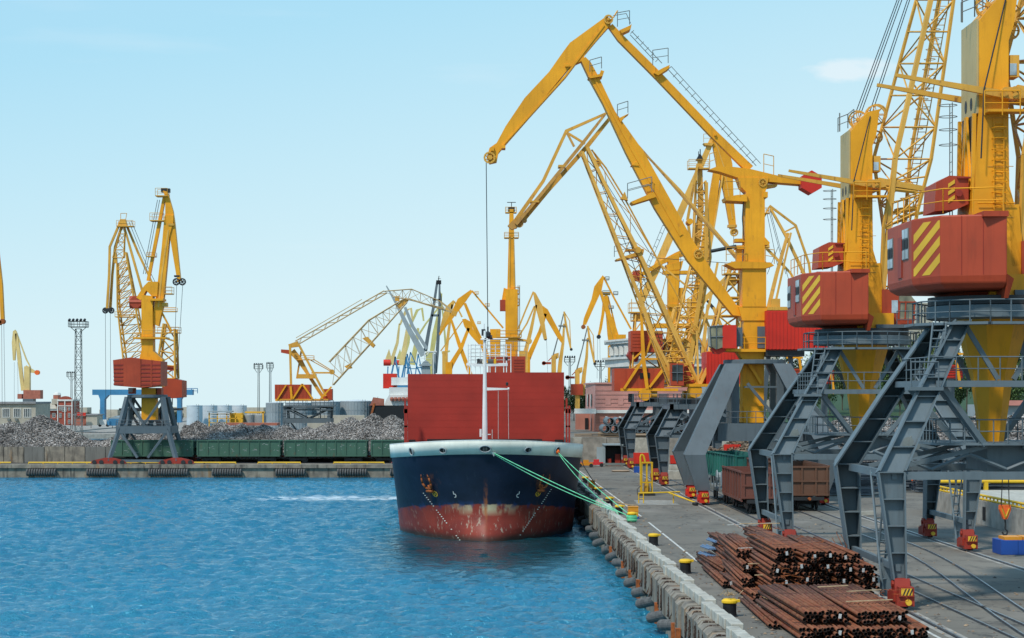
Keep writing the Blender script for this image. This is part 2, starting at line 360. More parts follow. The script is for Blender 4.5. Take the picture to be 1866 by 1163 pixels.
# ---------------------------------------------------------------- things laid out in a vertical plane turned by th about its own axis
class Plane:
    def __init__(s, px0, Y, th):
        s.Y = Y; s.t = math.tan(R(th)); s.X = (px0 - CX) / F * Y
        s.n = Vector((-math.sin(R(th)), math.cos(R(th)), 0))
    def P(s, px, py, dy=0):
        k = (px - CX) / F; Y = (s.Y - s.X * s.t) / (1 - k * s.t)
        return W(px, py, Y) + s.n * dy
def run(mb, pl, op):
    k, a = op[0], op[1:]
    if k == 'bm':      # tapering box polyline: pts (x,y,w), depth, offset
        pts, d = a[0], a[1]; dy = a[2] if len(a) > 2 else 0
        L, Rr = [], []
        for i, (x, y, w_) in enumerate(pts):
            x0, y0 = pts[max(0, i - 1)][:2]; x1, y1 = pts[min(len(pts) - 1, i + 1)][:2]
            dx, dyy = x1 - x0, y1 - y0; ln = math.hypot(dx, dyy) or 1; nx, ny = -dyy / ln, dx / ln
            L.append((x + nx * w_ / 2, y + ny * w_ / 2)); Rr.append((x - nx * w_ / 2, y - ny * w_ / 2))
        run(mb, pl, ('pl', L + Rr[::-1], d, dy))
    elif k == 'pl':
        pts, d = a[0], a[1]; dy = a[2] if len(a) > 2 else 0
        mb.prism([pl.P(x, y, dy - d / 2) for x, y in pts], pl.n * d)
    elif k == 'bx':
        (x0, y0, x1, y1), d = a[0], a[1]; dy = a[2] if len(a) > 2 else 0
        run(mb, pl, ('pl', [(x0, y0), (x1, y0), (x1, y1), (x0, y1)], d, dy))
    elif k == 'lt':    # tubes along points
        pts, r = a[0], a[1]; dy = a[2] if len(a) > 2 else 0
        mb.path([pl.P(x, y, dy) for x, y in pts], r, 5)
    elif k == 'tr':    # truss between edge polylines L and R
        L, Rr, d, n, r, rb = a[:6]
        for (l0, l1, r0, r1, dd0, dd1) in zip(L, L[1:], Rr, Rr[1:], d, d[1:]):
            mb.truss((pl.P(*l0, -dd0 / 2), pl.P(*l1, -dd1 / 2)), (pl.P(*r0, -dd0 / 2), pl.P(*r1, -dd1 / 2)),
                     (pl.P(*r0, dd0 / 2), pl.P(*r1, dd1 / 2)), (pl.P(*l0, dd0 / 2), pl.P(*l1, dd1 / 2)), n, r, rb)
    elif k == 'zz':    # flat zigzag braced frame between two lines at offset
        (l0, l1), (r0, r1), n, r, dy = a
        A0, A1, B0, B1 = pl.P(*l0, dy), pl.P(*l1, dy), pl.P(*r0, dy), pl.P(*r1, dy)
        mb.tube(A0, A1, r, n=5); mb.tube(B0, B1, r, n=5)
        for i in range(n):
            p, q = (A0.lerp(A1, i / n), B0.lerp(B1, (i + 1) / n)) if i % 2 else (B0.lerp(B1, i / n), A0.lerp(A1, (i + 1) / n))
            mb.tube(p, q, r * .6, n=4)
    elif k == 'rl':
        (x0, y0), (x1, y1), h = a[:3]; dy = a[3] if len(a) > 3 else 0; r = a[4] if len(a) > 4 else .035
        mb.rail([pl.P(x0, y0, dy), pl.P(x1, y1, dy)], h, r)
    elif k == 'pf':    # platform slab with railings both sides: x0,x1,y,depth
        x0, x1, y, d, h = a
        p, q = pl.P(x0, y), pl.P(x1, y); mb.beam(p, q, d, .14)
        for s_ in (-1, 1): mb.rail([p + pl.n * d / 2 * s_, q + pl.n * d / 2 * s_], h, .035)
    elif k == 'wh':    # spoked sheave
        x, y, r, d = a[:4]; dy = a[4] if len(a) > 4 else 0
        c = pl.P(x, y, dy); ax = Vector((pl.n.y, -pl.n.x, 0)); n = 14; up = Vector((0, 0, 1))
        ps = [c + (ax * math.cos(2 * math.pi * i / n) + up * math.sin(2 * math.pi * i / n)) * r for i in range(n)]
        for i in range(n): mb.beam(ps[i], ps[(i + 1) % n], d, d, up=pl.n)
        for i in range(0, n, 2): mb.tube(c, ps[i], d * .3, n=4)
        mb.tube(c - pl.n * d, c + pl.n * d, r * .22, n=8)
    elif k == 'cy':    # cylinder lying in the plane direction or along n
        x0, y0, x1, y1, r = a[:5]; n = a[5] if len(a) > 5 else 10
        mb.tube(pl.P(x0, y0), pl.P(x1, y1), r, n=n)
    elif k == 'dk':    # disc (n-gon) with depth, axis n
        x, y, r, d, n = a[:5]; dy = a[5] if len(a) > 5 else 0
        c = pl.P(x, y, dy); ax = Vector((pl.n.y, -pl.n.x, 0)); up = Vector((0, 0, 1))
        mb.prism([c - pl.n * d / 2 + (ax * math.cos(2 * math.pi * (i + .5) / n) + up * math.sin(2 * math.pi * (i + .5) / n)) * r for i in range(n)], pl.n * d)
SPLIT = {'louvre', 'window', 'stage', 'boom_platform', 'column_platform', 'fitting', 'jib_fitting', 'cladding_rib', 'column_collar', 'platform', 'corner_post', 'control_box', 'stiffener', 'sheave', 'side_frame', 'brace', 'leg', 'portal_post'}
def assemble(root, pl, items, parent=None):
    for it in items:
        name, mat, ops = it[:3]; subs = list(it[3]) if len(it) > 3 else []
        if name in ('machinery_house', 'upper_house') and len(ops) > 1:
            if ops[1][0] == 'bx': subs.append(('cladding_rib', mat, ops[1:])); ops = ops[:1]
            else:
                for q in ops[1:]: assemble(root, pl, [('side_house', mat, [q])], parent)
                ops = ops[:1]
        if name in SPLIT and len(ops) > 1:
            for q in ops[:-1]: assemble(root, pl, [(name, mat, [q])], parent)
            ops = ops[-1:]
        mb = MB()
        for op in ops: run(mb, pl, op)
        o = mb.build(name, mat, parent or root)
        if subs: assemble(root, pl, subs, o)
def thing(name, label, cat, group, px0, Y, th, zg, items):
    pl = Plane(px0, Y, th); root = empty(name, (pl.X, Y, zg), label, cat, group)
    assemble(root, pl, items); return root, pl
def lerp(a, b, t): return a + (b - a) * t
# ================================================================ THE SETTING
QX, QZ = 9.35, 2.7
def sheet(name, x0, y0, x1, y1, z, mat, kind='structure'):
    return MB().add([(x0, y0, z), (x1, y0, z), (x1, y1, z), (x0, y1, z)], [(0, 1, 2, 3)]).build(name, mat, kind=kind, orient=False)
import numpy as np
def wave_water():
    """one sheet: fine real ripples in the basin in view, flat further out"""
    r = np.random.RandomState(5); xs = np.arange(-86, 9.3, .24); ys = [52.0]
    while ys[-1] < 284: ys.append(ys[-1] + .19 + (ys[-1] - 52) * .0022)
    xs = np.concatenate(([-1500, -400, -180], xs, [9.4, 40, 1500])); ys = np.array([-300, 0, 40] + ys + [286, 420, 700, 1080])
    X_, Y_ = np.meshgrid(xs, ys); Z = np.zeros_like(X_)
    for k in range(46):
        lam = .62 * (1.042 ** k) if k < 36 else r.uniform(1.2, 2.4); a = R(82) + r.normal(0, .55); kk = 2 * math.pi / lam
        Z += .0150 * lam ** .8 * np.sin(kk * (X_ * math.cos(a) + Y_ * math.sin(a)) + r.uniform(0, 6.28))
    q = ((X_ - .5) / 11) ** 2 + ((Y_ - 154) / 30) ** 2; Z *= .30 + .70 * np.clip((q - .3) / 1.0, 0, 1)
    Z *= np.clip((286 - Y_) / 20, 0, 1) * np.clip((X_ + 90) / 10, 0, 1) * (X_ < 9.35) * (Y_ > 45)
    ny, nx = X_.shape; me = bpy.data.meshes.new('harbour_water')
    me.vertices.add(nx * ny); me.vertices.foreach_set('co', np.stack([X_, Y_, Z], -1).astype(np.float32).ravel())
    i0 = (np.arange(ny - 1)[:, None] * nx + np.arange(nx - 1)[None, :]).ravel(); q = np.stack([i0, i0 + 1, i0 + nx + 1, i0 + nx], -1).astype(np.int32)
    me.loops.add(q.size); me.loops.foreach_set('vertex_index', q.ravel()); me.polygons.add(len(q)); me.polygons.foreach_set('loop_start', np.arange(0, q.size, 4, dtype=np.int32)); me.polygons.foreach_set('loop_total', np.full(len(q), 4, dtype=np.int32))
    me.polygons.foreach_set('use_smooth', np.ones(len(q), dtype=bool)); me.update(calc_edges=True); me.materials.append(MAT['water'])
    o = bpy.data.objects.new('harbour_water', me); COL.objects.link(o); WL[o] = Vector((0, 0, 0)); o['kind'] = 'structure'
wave_water()
quay = MB().box(QX, -120, -4, 700, 262, QZ).box(QX, 262, -4, 700, 1100, QZ).build('quay', 'asphalt', kind='structure')
wallq = MB().box(8.95, -120, -3, QX, 284, 1.9).box(-420, 284, -3, 9.34, 285.2, 1.5).build('quay_wall', 'quay_stone', kind='structure')
MB().box(-420, 285.2, -3, QX, 440, 1.8).build('far_quay', 'asphalt', kind='structure')
MB().box(-1500, 900, -3, 1500, 1090, 1.2).build('far_shore', 'concrete', kind='structure')
# coping of the near quay: cap pieces on the face with joints, then long kerb blocks on top
Y = 60.0; proto = None; i = 0
while Y < 283 and i < 150:
    L_ = 1.85
    if proto is None or i < 6:
        j = rnd.uniform(-.04, .04)
        mb = MB(); y0, y1 = Y + .05, Y + L_ - .05
        mb.add([(8.70 + j, y0, 1.25), (8.95, y0, .95), (9.36, y0, .9), (9.36, y0, 2.74), (8.86, y0, 2.72), (8.70 + j, y0, 2.55),
                (8.72 + j, y1, 1.2), (8.97, y1, .9), (9.36, y1, .9), (9.36, y1, 2.74), (8.88, y1, 2.72), (8.72 + j, y1, 2.52)],
               [(0, 1, 2, 3, 4, 5), (6, 7, 8, 9, 10, 11), (0, 6, 7, 1), (1, 7, 8, 2), (2, 8, 9, 3), (3, 9, 10, 4), (4, 10, 11, 5), (5, 11, 6, 0)])
        o = mb.build('capping_block', 'quay_stone', wallq)
        if proto is None: proto = []
        proto.append((o, WL[o].y - Y))
    else:
        o, dy = proto[i % 6]
        inst(o, 'capping_block', (WL[o].x + rnd.uniform(-.05, .04), Y + dy, WL[o].z + rnd.uniform(-.04, .02)), wallq)
    i += 1; Y += L_ + (.0 if i % 2 else .12)
# kerb blocks
Y = 58.0; kb = []; i = 0
while Y < 240:
    for q in range(5):
        L_ = 1.75 if q < 4 else 1.1
        if len(kb) < 2:
            o = MB().box(9.36, Y + .03, QZ + .004, 9.86, Y + 1.72, QZ + .46).build('kerb_block', 'pale_concrete', quay); kb.append(o)
            bv = o.modifiers.new('b', 'BEVEL'); bv.width = .03
        else:
            o = inst(kb[0], 'kerb_block', (9.70 - .07 * q + rnd.uniform(-.03, .03), Y + L_ / 2, QZ + .23), quay, rotz=rnd.uniform(-.012, .012), scale=(1, L_ / 1.75, 1))
            bv = o.modifiers.new('b', 'BEVEL'); bv.width = .03
        Y += L_ + .02; i += 1
    Y += .8
# crane rails, wagon tracks and the turnout
rm = lambda name, pts, mat='steel_rail', wd=.09, z=.07: [MB().beam((*a, QZ + z / 2 + .001), (*b, QZ + z / 2 + .001), wd, z).build(name, mat, quay) for a, b in zip(pts, pts[1:])]
for x in (18.02, 28.5):
    MB().box(x - .36, 20, QZ - .05, x + .36, 262, QZ + .004).build('rail_bed', 'concrete', quay)
    MB().box(x - .13, 20, QZ, x + .13, 262, QZ + .008).build('rail_slot', 'dark_steel', quay)
    rm('crane_rail', [(x, 20), (x, 262)], wd=.08)
def curve(x0): # track two swings into track one towards the camera
    pts = []
    for k in range(16):
        Y_ = 62 + k * 5; t = min(1, max(0, (Y_ - 62) / 62)); f = t * t * (3 - 2 * t)
        pts.append((x0[0] + (x0[1] - x0[0]) * f, Y_))
    return pts + [(x0[1], 262)]
for dx in (-.78, .78):
    for pts in ([(20.9 + dx, 20), (20.9 + dx, 262)], curve((20.9 + dx, 25.6 + dx))):
        rm('wagon_rail', pts, z=.05, wd=.08)
        for s_ in (-.09,):
            for a, b in zip(pts, pts[1:]): MB().beam((a[0] + s_, a[1], QZ + .006), (b[0] + s_, b[1], QZ + .006), .08, .006).build('rail_slot', 'dark_steel', quay)
# worn white line
MAT['line_white'] = None; plain('line_white', (.50, .50, .46), .8, 0, .35, 1.5, 0)
MB().beam((11.76, 108.5, QZ + .008), (11.8, 143, QZ + .008), .13, .008).build('painted_line', 'line_white', quay)
MB().beam((11.8, 150, QZ + .008), (11.2, 262, QZ + .008), .14, .008).build('painted_line', 'line_white', quay)
MB().beam((17.3, 66, QZ + .008), (17.25, 82, QZ + .008), .14, .008).build('painted_line', 'line_white', quay)
mb = MB()
for k in range(4): mb.add([(12.6 + rnd.uniform(0, .5), 166 + k * 1.7, QZ + .012), (16.4, 166.2 + k * 1.7, QZ + .012), (16.2, 166.9 + k * 1.7, QZ + .012), (12.9, 166.8 + k * 1.7, QZ + .012)], [(0, 1, 2, 3)])
mb.build('spilled_cement', 'line_white', quay, orient=False)
# terrace with its retaining wall behind the quay
MB().box(9.4, 263.3, QZ - .5, 30, 1090, 6.0).box(30.01, 263.3, QZ - .5, 700, 1090, 5.5).build('terrace', 'asphalt', kind='structure')
mb_wall = empty('retaining_wall', (20, 263, QZ), 'stained concrete retaining wall closing the quay under the pink building', 'wall')
x = 9.5; k = 0
while x < 75:
    L_ = 3.3
    MB().box(x + .03, 262.7 + rnd.uniform(0, .08), QZ, x + L_ - .03, 263.3, 6.15 + rnd.uniform(0, .12)).build('wall_panel', 'concrete' if k % 3 else 'pale_concrete', mb_wall)
    x += L_; k += 1
# far quay: coping edge, kerb, tyre-like fenders
fq = bpy.data.objects['far_quay']
o = MB().box(-420, 283.7, 1.35, QX - .6, 285.6, 1.86).build('quay_edge', 'quay_stone', fq)
tyre_root = None; grp = 'rubber fenders along the far quay'
X = -78.0; first = None
n = 0
while X < -8:
    wdt = rnd.choice((4.5, 6.0, 7.5)); mb = MB(); k = int(wdt / .36)
    for q in range(k): mb.ring((X + q * .36, 283.5, .75), .42, .14, 'X', 10, 5)
    mb.build('rubber_fender', 'rubber', None, ['first', 'second', 'third', 'fourth', 'fifth', 'sixth', 'seventh', 'eighth', 'ninth', 'tenth'][n] + ' roll of black tyre fenders from the left on the far quay wall', 'fender', grp, smooth=True)
    X += wdt + rnd.uniform(2.5, 5); n += 1
# yellow kerb pipes on the far quay
for a, b in ((0, 20), (52, 372), (372, 430), (470, 548), (608, 700)):
    mb = MB(); p = W(a, 0, 286.3); q = W(b, 0, 286.3); p.z = q.z = 2.05; mb.tube(p, q, .13, n=6)
    k = int((q - p).length / 2)
    for i in range(k + 1): r_ = p.lerp(q, i / max(1, k)); mb.box(r_.x - .06, 286.2, 1.8, r_.x + .06, 286.4, 2.0)
    mb.build('kerb_rail', 'bollard_yellow', fq)
# concrete panel wall holding back the scrap at far left
wl = empty('panel_wall', W(80, 850, 291) * 1, 'grey concrete panel wall holding back the scrap heap at far left', 'wall'); wl.location.z = 1.8; WL[wl] = wl.location.copy()
X = -83.0
while X < W(212, 0, 291).x:
    MB().box(X + .05, 291, 1.8, X + 2.95, 291.4, 4.25 + rnd.uniform(-.06, .06)).build('wall_panel', rnd.choice(['dark_concrete', 'dark_concrete', 'quay_stone']), wl); X += 3.0
# ================================================================ HEAPS
def heap(label, cat, hills, base, n, size, mat, bbox, seed=1, name='scrap_heap'):
    """heightfield with loose angular pieces lying all over it"""
    r = random.Random(seed)
    def hgt(x, y):
        z = 0
        for cx, cy, sx, sy, h in hills:
            d = math.sqrt(((x - cx) / sx) ** 2 + ((y - cy) / sy) ** 2); z = max(z, h * max(0, 1 - d) ** .8 if d < 1 else 0)
        return z + (.22 * mnoise.noise(Vector((x * .25, y * .25, seed))) if z > .3 else 0)
    x0, y0, x1, y1 = bbox; nx, ny = 70, 24
    mb = MB(); vs = [(lerp(x0, x1, i / nx), lerp(y0, y1, j / ny), base - .15 + hgt(lerp(x0, x1, i / nx), lerp(y0, y1, j / ny))) for j in range(ny + 1) for i in range(nx + 1)]
    mb.add(vs, [(j * (nx + 1) + i, j * (nx + 1) + i + 1, (j + 1) * (nx + 1) + i + 1, (j + 1) * (nx + 1) + i) for j in range(ny) for i in range(nx)])
    V = mb.v; Fc = mb.f
    for k in range(n):
        x = r.uniform(x0, x1); y = lerp(y0, y1, r.random() ** 1.5); z = hgt(x, y)
        if z < .25: continue
        sx = size * r.uniform(.4, 1.4); sy = size * r.uniform(.1, .5); sz = size * r.uniform(.03, .18)
        M_ = Matrix.Rotation(r.uniform(0, 6.3), 3, 'Z') @ Matrix.Rotation(r.uniform(-.9, .9), 3, 'X') @ Matrix.Rotation(r.uniform(-.9, .9), 3, 'Y')
        c = Vector((x, y, base + z)); b0 = len(V)
        for a_, b_, c_ in ((-1, -1, 0), (1, -.8, 0), (.8, 1, 0), (-.7, .9, 0), (-.9, -.7, 1), (.7, .8, 1)):
            V.append(c + M_ @ Vector((a_ * sx / 2, b_ * sy / 2, c_ * sz)))
        Fc += [(b0, b0 + 1, b0 + 2, b0 + 3), (b0, b0 + 1, b0 + 4), (b0 + 1, b0 + 2, b0 + 5), (b0 + 2, b0 + 3, b0 + 5), (b0 + 3, b0, b0 + 4), (b0 + 1, b0 + 5, b0 + 4), (b0 + 3, b0 + 4, b0 + 5)]
    return mb.build(name, mat, None, label, cat, None, 'stuff', orient=False)
def hx(px, Y): return W(px, 0, Y).x
heap('wide heap of grey shredded scrap metal behind the panel wall at far left', 'scrap heap',
     [(hx(-60, 305), 305, 17, 13, 6.3), (hx(75, 305), 305, 11, 12, 6.9), (hx(20, 303), 303, 14, 12, 6.0), (hx(160, 303), 303, 12, 11, 3.2), (hx(230, 303), 303, 10, 11, 4.2), (hx(290, 303), 303, 10, 11, 4.9)],
     1.8, 28000, .5, 'scrap_grey', (hx(-60, 300), 292.5, hx(322, 300), 316), 3)
heap('long heap of grey shredded scrap metal behind the green wagons', 'scrap heap',
     [(hx(p, 306), 306, 9, 13, h_) for p, h_ in ((335, 5.6), (360, 6.0), (400, 5.9), (440, 5.6), (480, 5.4), (520, 5.3), (560, 5.2), (600, 5.8), (640, 6.6), (680, 7.2), (715, 7.0), (750, 6.2), (790, 5))],
     1.8, 42000, .5, 'scrap_grey', (hx(325, 300), 294, hx(800, 306), 318), 5)
heap('brown heap of sawn logs and scrap behind the big grey portal', 'log heap',
     [(hx(1290, 240), 240, 5, 6, 3.0), (hx(1345, 240), 240, 5, 6, 4.2), (hx(1400, 240), 240, 6, 6, 4.0), (hx(1450, 240), 240, 5, 6, 3.6)],
     2.7, 5000, .5, 'scrap_brown', (hx(1265, 240), 233, hx(1475, 240), 248), 8, 'log_heap')
heap('pale heap of shredded scrap filling the yard behind the two tower cranes', 'scrap heap',
     [(hx(p, 225), 225, 9, 16, h_) for p, h_ in ((1430, 5.4), (1480, 6.6), (1540, 6.8), (1600, 7.3), (1660, 7.0), (1720, 7.6), (1790, 7.2), (1860, 7.4), (1930, 7.4))],
     2.7, 16000, .6, 'scrap_grey', (hx(1440, 220), 211, hx(1960, 222), 240), 11)
# ================================================================ THE SHIP AT THE QUAY
SX = .05
def zdeck(t): return 7.45 + .80 * math.exp(-max(t, 0) / 6.5)
def zstem(z):            # stem profile: forward offset of the stem at height z (bulb under and near the waterline)
    rake = -2.2 * max(0, (z - 1.2) / 7.0) ** 1.3
    bulb = -1.5 * math.exp(-((z + .2) / 1.9) ** 2)
    return rake + bulb + .3
def halfb(t, z):         # half breadth at distance t aft of Y=162, height z
    s = t - zstem(z); q = min(1, max(0, z / 6.5)) ** .8; L1 = lerp(14.0, 9.5, q)
    if s <= 0: return 0
    u = min(1, s / L1); full = lerp(7.6, 8.2, min(1, max(0, (z + .5) / 8)))
    b = full * (1 - (1 - u) ** lerp(1.5, 2.5, q)) ** (1 / lerp(1.4, 2.0, q))
    wb = 1.0 * math.exp(-(max(0, z - .9) / .9) ** 2) * math.sqrt(max(0, 1 - (1 - min(1, s / 2.2)) ** 2)); b = (b ** 4 + wb ** 4) ** .25; return b
    bl = .85 * math.exp(-((z - .1) / 1.6) ** 2) * math.exp(-(s / 4.5) ** 2) * min(1, (s / .3)) ** .5
    return b * (1 - .10 * math.exp(-((z - 1.2) / 1.2) ** 2) * math.exp(-(s / 3) ** 2)) + bl * 0.6
ZS = [-2, -1.2, -.6, -.2, .2, .6, 1.0, 1.5, 2.1, 2.8, 3.6, 4.4, 5.2, 6.0, 6.6]
def station_s(k): return 13.0 * (k / 34) ** 1.9
def hull_surface(fr0, aft, zs):
    """rows of vertices from bow centreline round both sides; fr are fractions of the local deck height or heights"""
    mb = MB(); n = 35; rows = []
    for z in zs:
        row = []
        for side in (-1, 1):
            ks = range(n) if side == 1 else range(n - 1, 0, -1)
            for k in ks:
                s = station_s(k)
                zz = z if not callable(z) else z(s)
                t = s + zstem(zz)
                row.append((SX + side * halfb(t, zz), 162 + t, zz))
        # parallel body aft
        zz = z if not callable(z) else z(60)
        if aft: row = [(row[0][0], 266, min(6.0, row[0][2])), (row[0][0], row[0][1] + .6, min(6.0, row[0][2]))] + row + [(row[-1][0], row[-1][1] + .6, min(6.0, row[-1][2])), (row[-1][0], 266, min(6.0, row[-1][2]))]
        rows.append(row)
    m_ = len(rows[0]); vs = [p for r_ in rows for p in r_]
    return mb.add(vs, [(j * m_ + i, j * m_ + i + 1, (j + 1) * m_ + i + 1, (j + 1) * m_ + i) for j in range(len(rows) - 1) for i in range(m_ - 1)]), rows
zb0 = lambda s: zdeck(s) - 1.12
ship = empty('cargo_ship', (SX, 200, 0), 'navy and red hulled cargo ship moored bow-on beside the quay with raised red hatch covers', 'ship')
# hull paint
m, t, b = nodes('hull_paint', .5, 0, .3); MAT['hull_paint'] = m
g = t.nodes.new('ShaderNodeNewGeometry'); sx_ = t.nodes.new('ShaderNodeSeparateXYZ'); t.links.new(g.outputs['Position'], sx_.inputs[0])
zz, yy, xx = sx_.outputs['Z'], sx_.outputs['Y'], sx_.outputs['X']
bound = mth(t, 'MAXIMUM', mth(t, 'SUBTRACT', 3.1, mth(t, 'MULTIPLY', mth(t, 'SUBTRACT', yy, 160.5), .095)), 2.1)
wob = mth(t, 'MULTIPLY', mth(t, 'SUBTRACT', tnoise(t, .9, 6, stretch=(1, 1, .4)), .5), .55)
above = mth(t, 'SUBTRACT', zz, mth(t, 'ADD', bound, wob))
navy = mixc(t, mrange(t, tnoise(t, .35, 4), .35, .7), (.006, .011, .026), (.012, .022, .05))
navy = mixc(t, mrange(t, tnoise(t, 2.5, 7, stretch=(1, 1, .25), rough=.7), .60, .72, 0, .35), navy, (.04, .06, .09))
red = mixc(t, mrange(t, tnoise(t, .5, 5), .35, .65), (.25, .036, .020), (.155, .022, .015))
scr = mrange(t, tnoise(t, 2.4, 8, stretch=(1.3, 1.3, .35), rough=.74), .57, .63)
low = mrange(t, zz, 3.2, .2, .35, 1.0)
red = mixc(t, mth(t, 'MULTIPLY', scr, mth(t, 'MULTIPLY', low, .8)), red, (.42, .40, .30))
red = mixc(t, mrange(t, tnoise(t, 3.5, 6, stretch=(1, 1, .15)), .60, .72, 0, .5), red, (.10, .03, .025))
# pale worn patch round the waterline of the stem and rust run down the stem
cen = mrange(t, mth(t, 'ABSOLUTE', mth(t, 'SUBTRACT', xx, SX)), .2, 3.6, 1, 0)
band = mrange(t, mth(t, 'ABSOLUTE', mth(t, 'SUBTRACT', zz, 2.7)), .15, .75, 1, 0)
pp = mth(t, 'MULTIPLY', mth(t, 'MULTIPLY', cen, band), mrange(t, tnoise(t, 1.3, 6, stretch=(1, 1, .5)), .42, .55))
red = mixc(t, pp, red, (.42, .38, .24))
below = mrange(t, above, -.05, .05, 1, 0)
c = mixc(t, below, navy, red)
dull = mrange(t, mth(t, 'ABSOLUTE', above), .0, .42, 1, 0); dn = mrange(t, tnoise(t, 1.8, 6, stretch=(1, 1, .8)), .50, .60, 0, .8)
c = mixc(t, mth(t, 'MULTIPLY', dull, dn), c, (.012, .035, .11))
rr = mth(t, 'MULTIPLY', mrange(t, mth(t, 'ABSOLUTE', mth(t, 'SUBTRACT', xx, SX - .05)), .03, .22, 1, 0), mth(t, 'MULTIPLY', mrange(t, zz, 5.2, 3.6, 0, 1), mrange(t, zz, .6, 2.6, 0, 1)))
c = mixc(t, mth(t, 'MULTIPLY', rr, mrange(t, tnoise(t, 2.6, 7, stretch=(1, 1, .4)), .38, .6, .05, .9)), c, (.34, .11, .03))
# rust under the anchors
for ax_ in (-4.55, 4.6):
    q = mth(t, 'MULTIPLY', mrange(t, mth(t, 'ABSOLUTE', mth(t, 'SUBTRACT', xx, ax_)), .3, 1.0, 1, 0), mth(t, 'MULTIPLY', mrange(t, zz, 6.0, 5.2, 0, 1), mrange(t, zz, 2.2, 4.2, 0, 1)))
    c = mixc(t, mth(t, 'MULTIPLY', q, mrange(t, tnoise(t, 2.2, 6, stretch=(1, 1, .2)), .5, .66, 0, .55)), c, (.22, .08, .03))
c = mixc(t, mrange(t, zz, .15, .55, .75, 0), c, (.03, .03, .022))
t.links.new(c, b.inputs['Base Color']); bump(t, b, tnoise(t, .6, 3), .35, .12)
mb, rows = hull_surface(0, True, ZS + [zb0])
hull = mb.build('hull', 'hull_paint', ship, smooth=True)
bvh = BVHTree.FromPolygons(mb.v, mb.f)
mb, _ = hull_surface(0, False, [zb0, lambda s: zdeck(s) - .5, zdeck])
bul = mb.build('bulwark', 'band_white', ship, smooth=True)
so = bul.modifiers.new('solid', 'SOLIDIFY'); so.thickness = .08; so.offset = 1
bvh_b = BVHTree.FromPolygons(mb.v, mb.f)
# rim cap
rim = MB(); pr = None
for p in mb.v[2 * (len(mb.v) // 3):]:
    if pr is not None: rim.beam(pr, p, .16, .07)
    pr = p
rim.build('rim_cap', 'white_paint', bul)
# deck
dk = MB(); ring_ = [p for p in mb.v[:len(mb.v) // 3]]; dk.add([(-8.4, 175, 5.9), (8.6, 175, 5.9), (8.6, 266, 5.9), (-8.4, 266, 5.9)], [(0, 1, 2, 3)])
dk.add([Vector((p.x * .95, p.y + (.8 if p.y < 170 else 0), 6.3)) for p in ring_], [tuple(range(len(ring_)))]); dk.build('deck', 'hatch_red', ship)
def on_hull(px, py, tree=None):
    o = Vector((0, 0, H)); d = (W(px, py, 100) - o).normalized()
    h = None
    for tr_ in (tree, bvh, bvh_b):
        if tr_ is not None and h is None: h, n, _, _ = tr_.ray_cast(o, d)
    if h is None: h, n = W(px, py, 161), Vector((0, -1, 0))
    if n.dot(d) > 0: n = -n
    return h, n
def frame(n):
    up = Vector((0, 0, 1)); x = up.cross(n).normalized(); return x, n.cross(x)
# fairleads in the bulwark
for px, py, rx, rz, kind in ((752, 822, .17, .27, 0), (808, 820, .23, .20, 0), (884, 817, .36, .24, 1), (961, 819, .23, .20, 0), (1013.5, 820, .20, .27, 2)):
    h, n = on_hull(px, py, bvh_b); x, z = frame(n); N = 16
    mb = MB(); ps = [h + n * .16 + x * math.cos(2 * math.pi * i / N) * rx * 1.3 + z * math.sin(2 * math.pi * i / N) * rz * 1.2 for i in range(N)]
    for i in range(N): mb.tube(ps[i], ps[(i + 1) % N], .055, n=6)
    o = mb.build('fairlead', 'silver_grey', bul)
    MB().prism([h + n * .135 + (p - h - n * .16) for p in ps], n * .012).build('opening', 'black', o)
    mb = MB()
    if kind == 1:
        for q in (-.14, 0, .14): mb.tube(h + n * .17 + x * q - z * .17, h + n * .17 + x * q + z * .14, .03, n=5)
        mb.build('roller', 'old_grey', o)
    elif kind == 2: mb.lathe(h + n * .2 - z * .08 - Vector((0, 0, .2)), [(.02, 0), (.16, .06), (.19, .22), (.1, .38), (.02, .42)], 10).build('buoy', 'vest_orange', o, smooth=True)
    else: mb.tube(h + n * .16 + x * .1 - z * .16, h + n * .16 + x * .1 + z * .12, .04, n=5).build('roller', 'old_grey', o)
# rust stained anchors in their recesses
for px, py, sgn in ((783, 885, -1), (986, 884, 1)):
    h, n = on_hull(px, py); x, z = frame(n); a = MB()
    for s_ in (-1, 1):
        pts = [h + n * .15 - z * .25, h + n * .22 + x * s_ * .32 - z * .1, h + n * .26 + x * s_ * .46 + z * .35, h + n * .22 + x * s_ * .42 + z * .85, h + n * .2 + x * s_ * .34 + z * 1.15]
        for (p, q), (w0, w1) in zip(zip(pts, pts[1:]), ((.11, .15), (.15, .14), (.14, .11), (.11, .02))): a.tube(p, q, w0 / 1.6, w1 / 1.6, 6)
    a.tube(h + n * .2 - x * .34 - z * .42, h + n * .2 + x * .34 - z * .42, .13, n=8); a.tube(h + n * .18 - z * .6, h + n * .12 + z * .1, .09, n=6)
    a.build('anchor', 'rust_orange', ship, smooth=True)
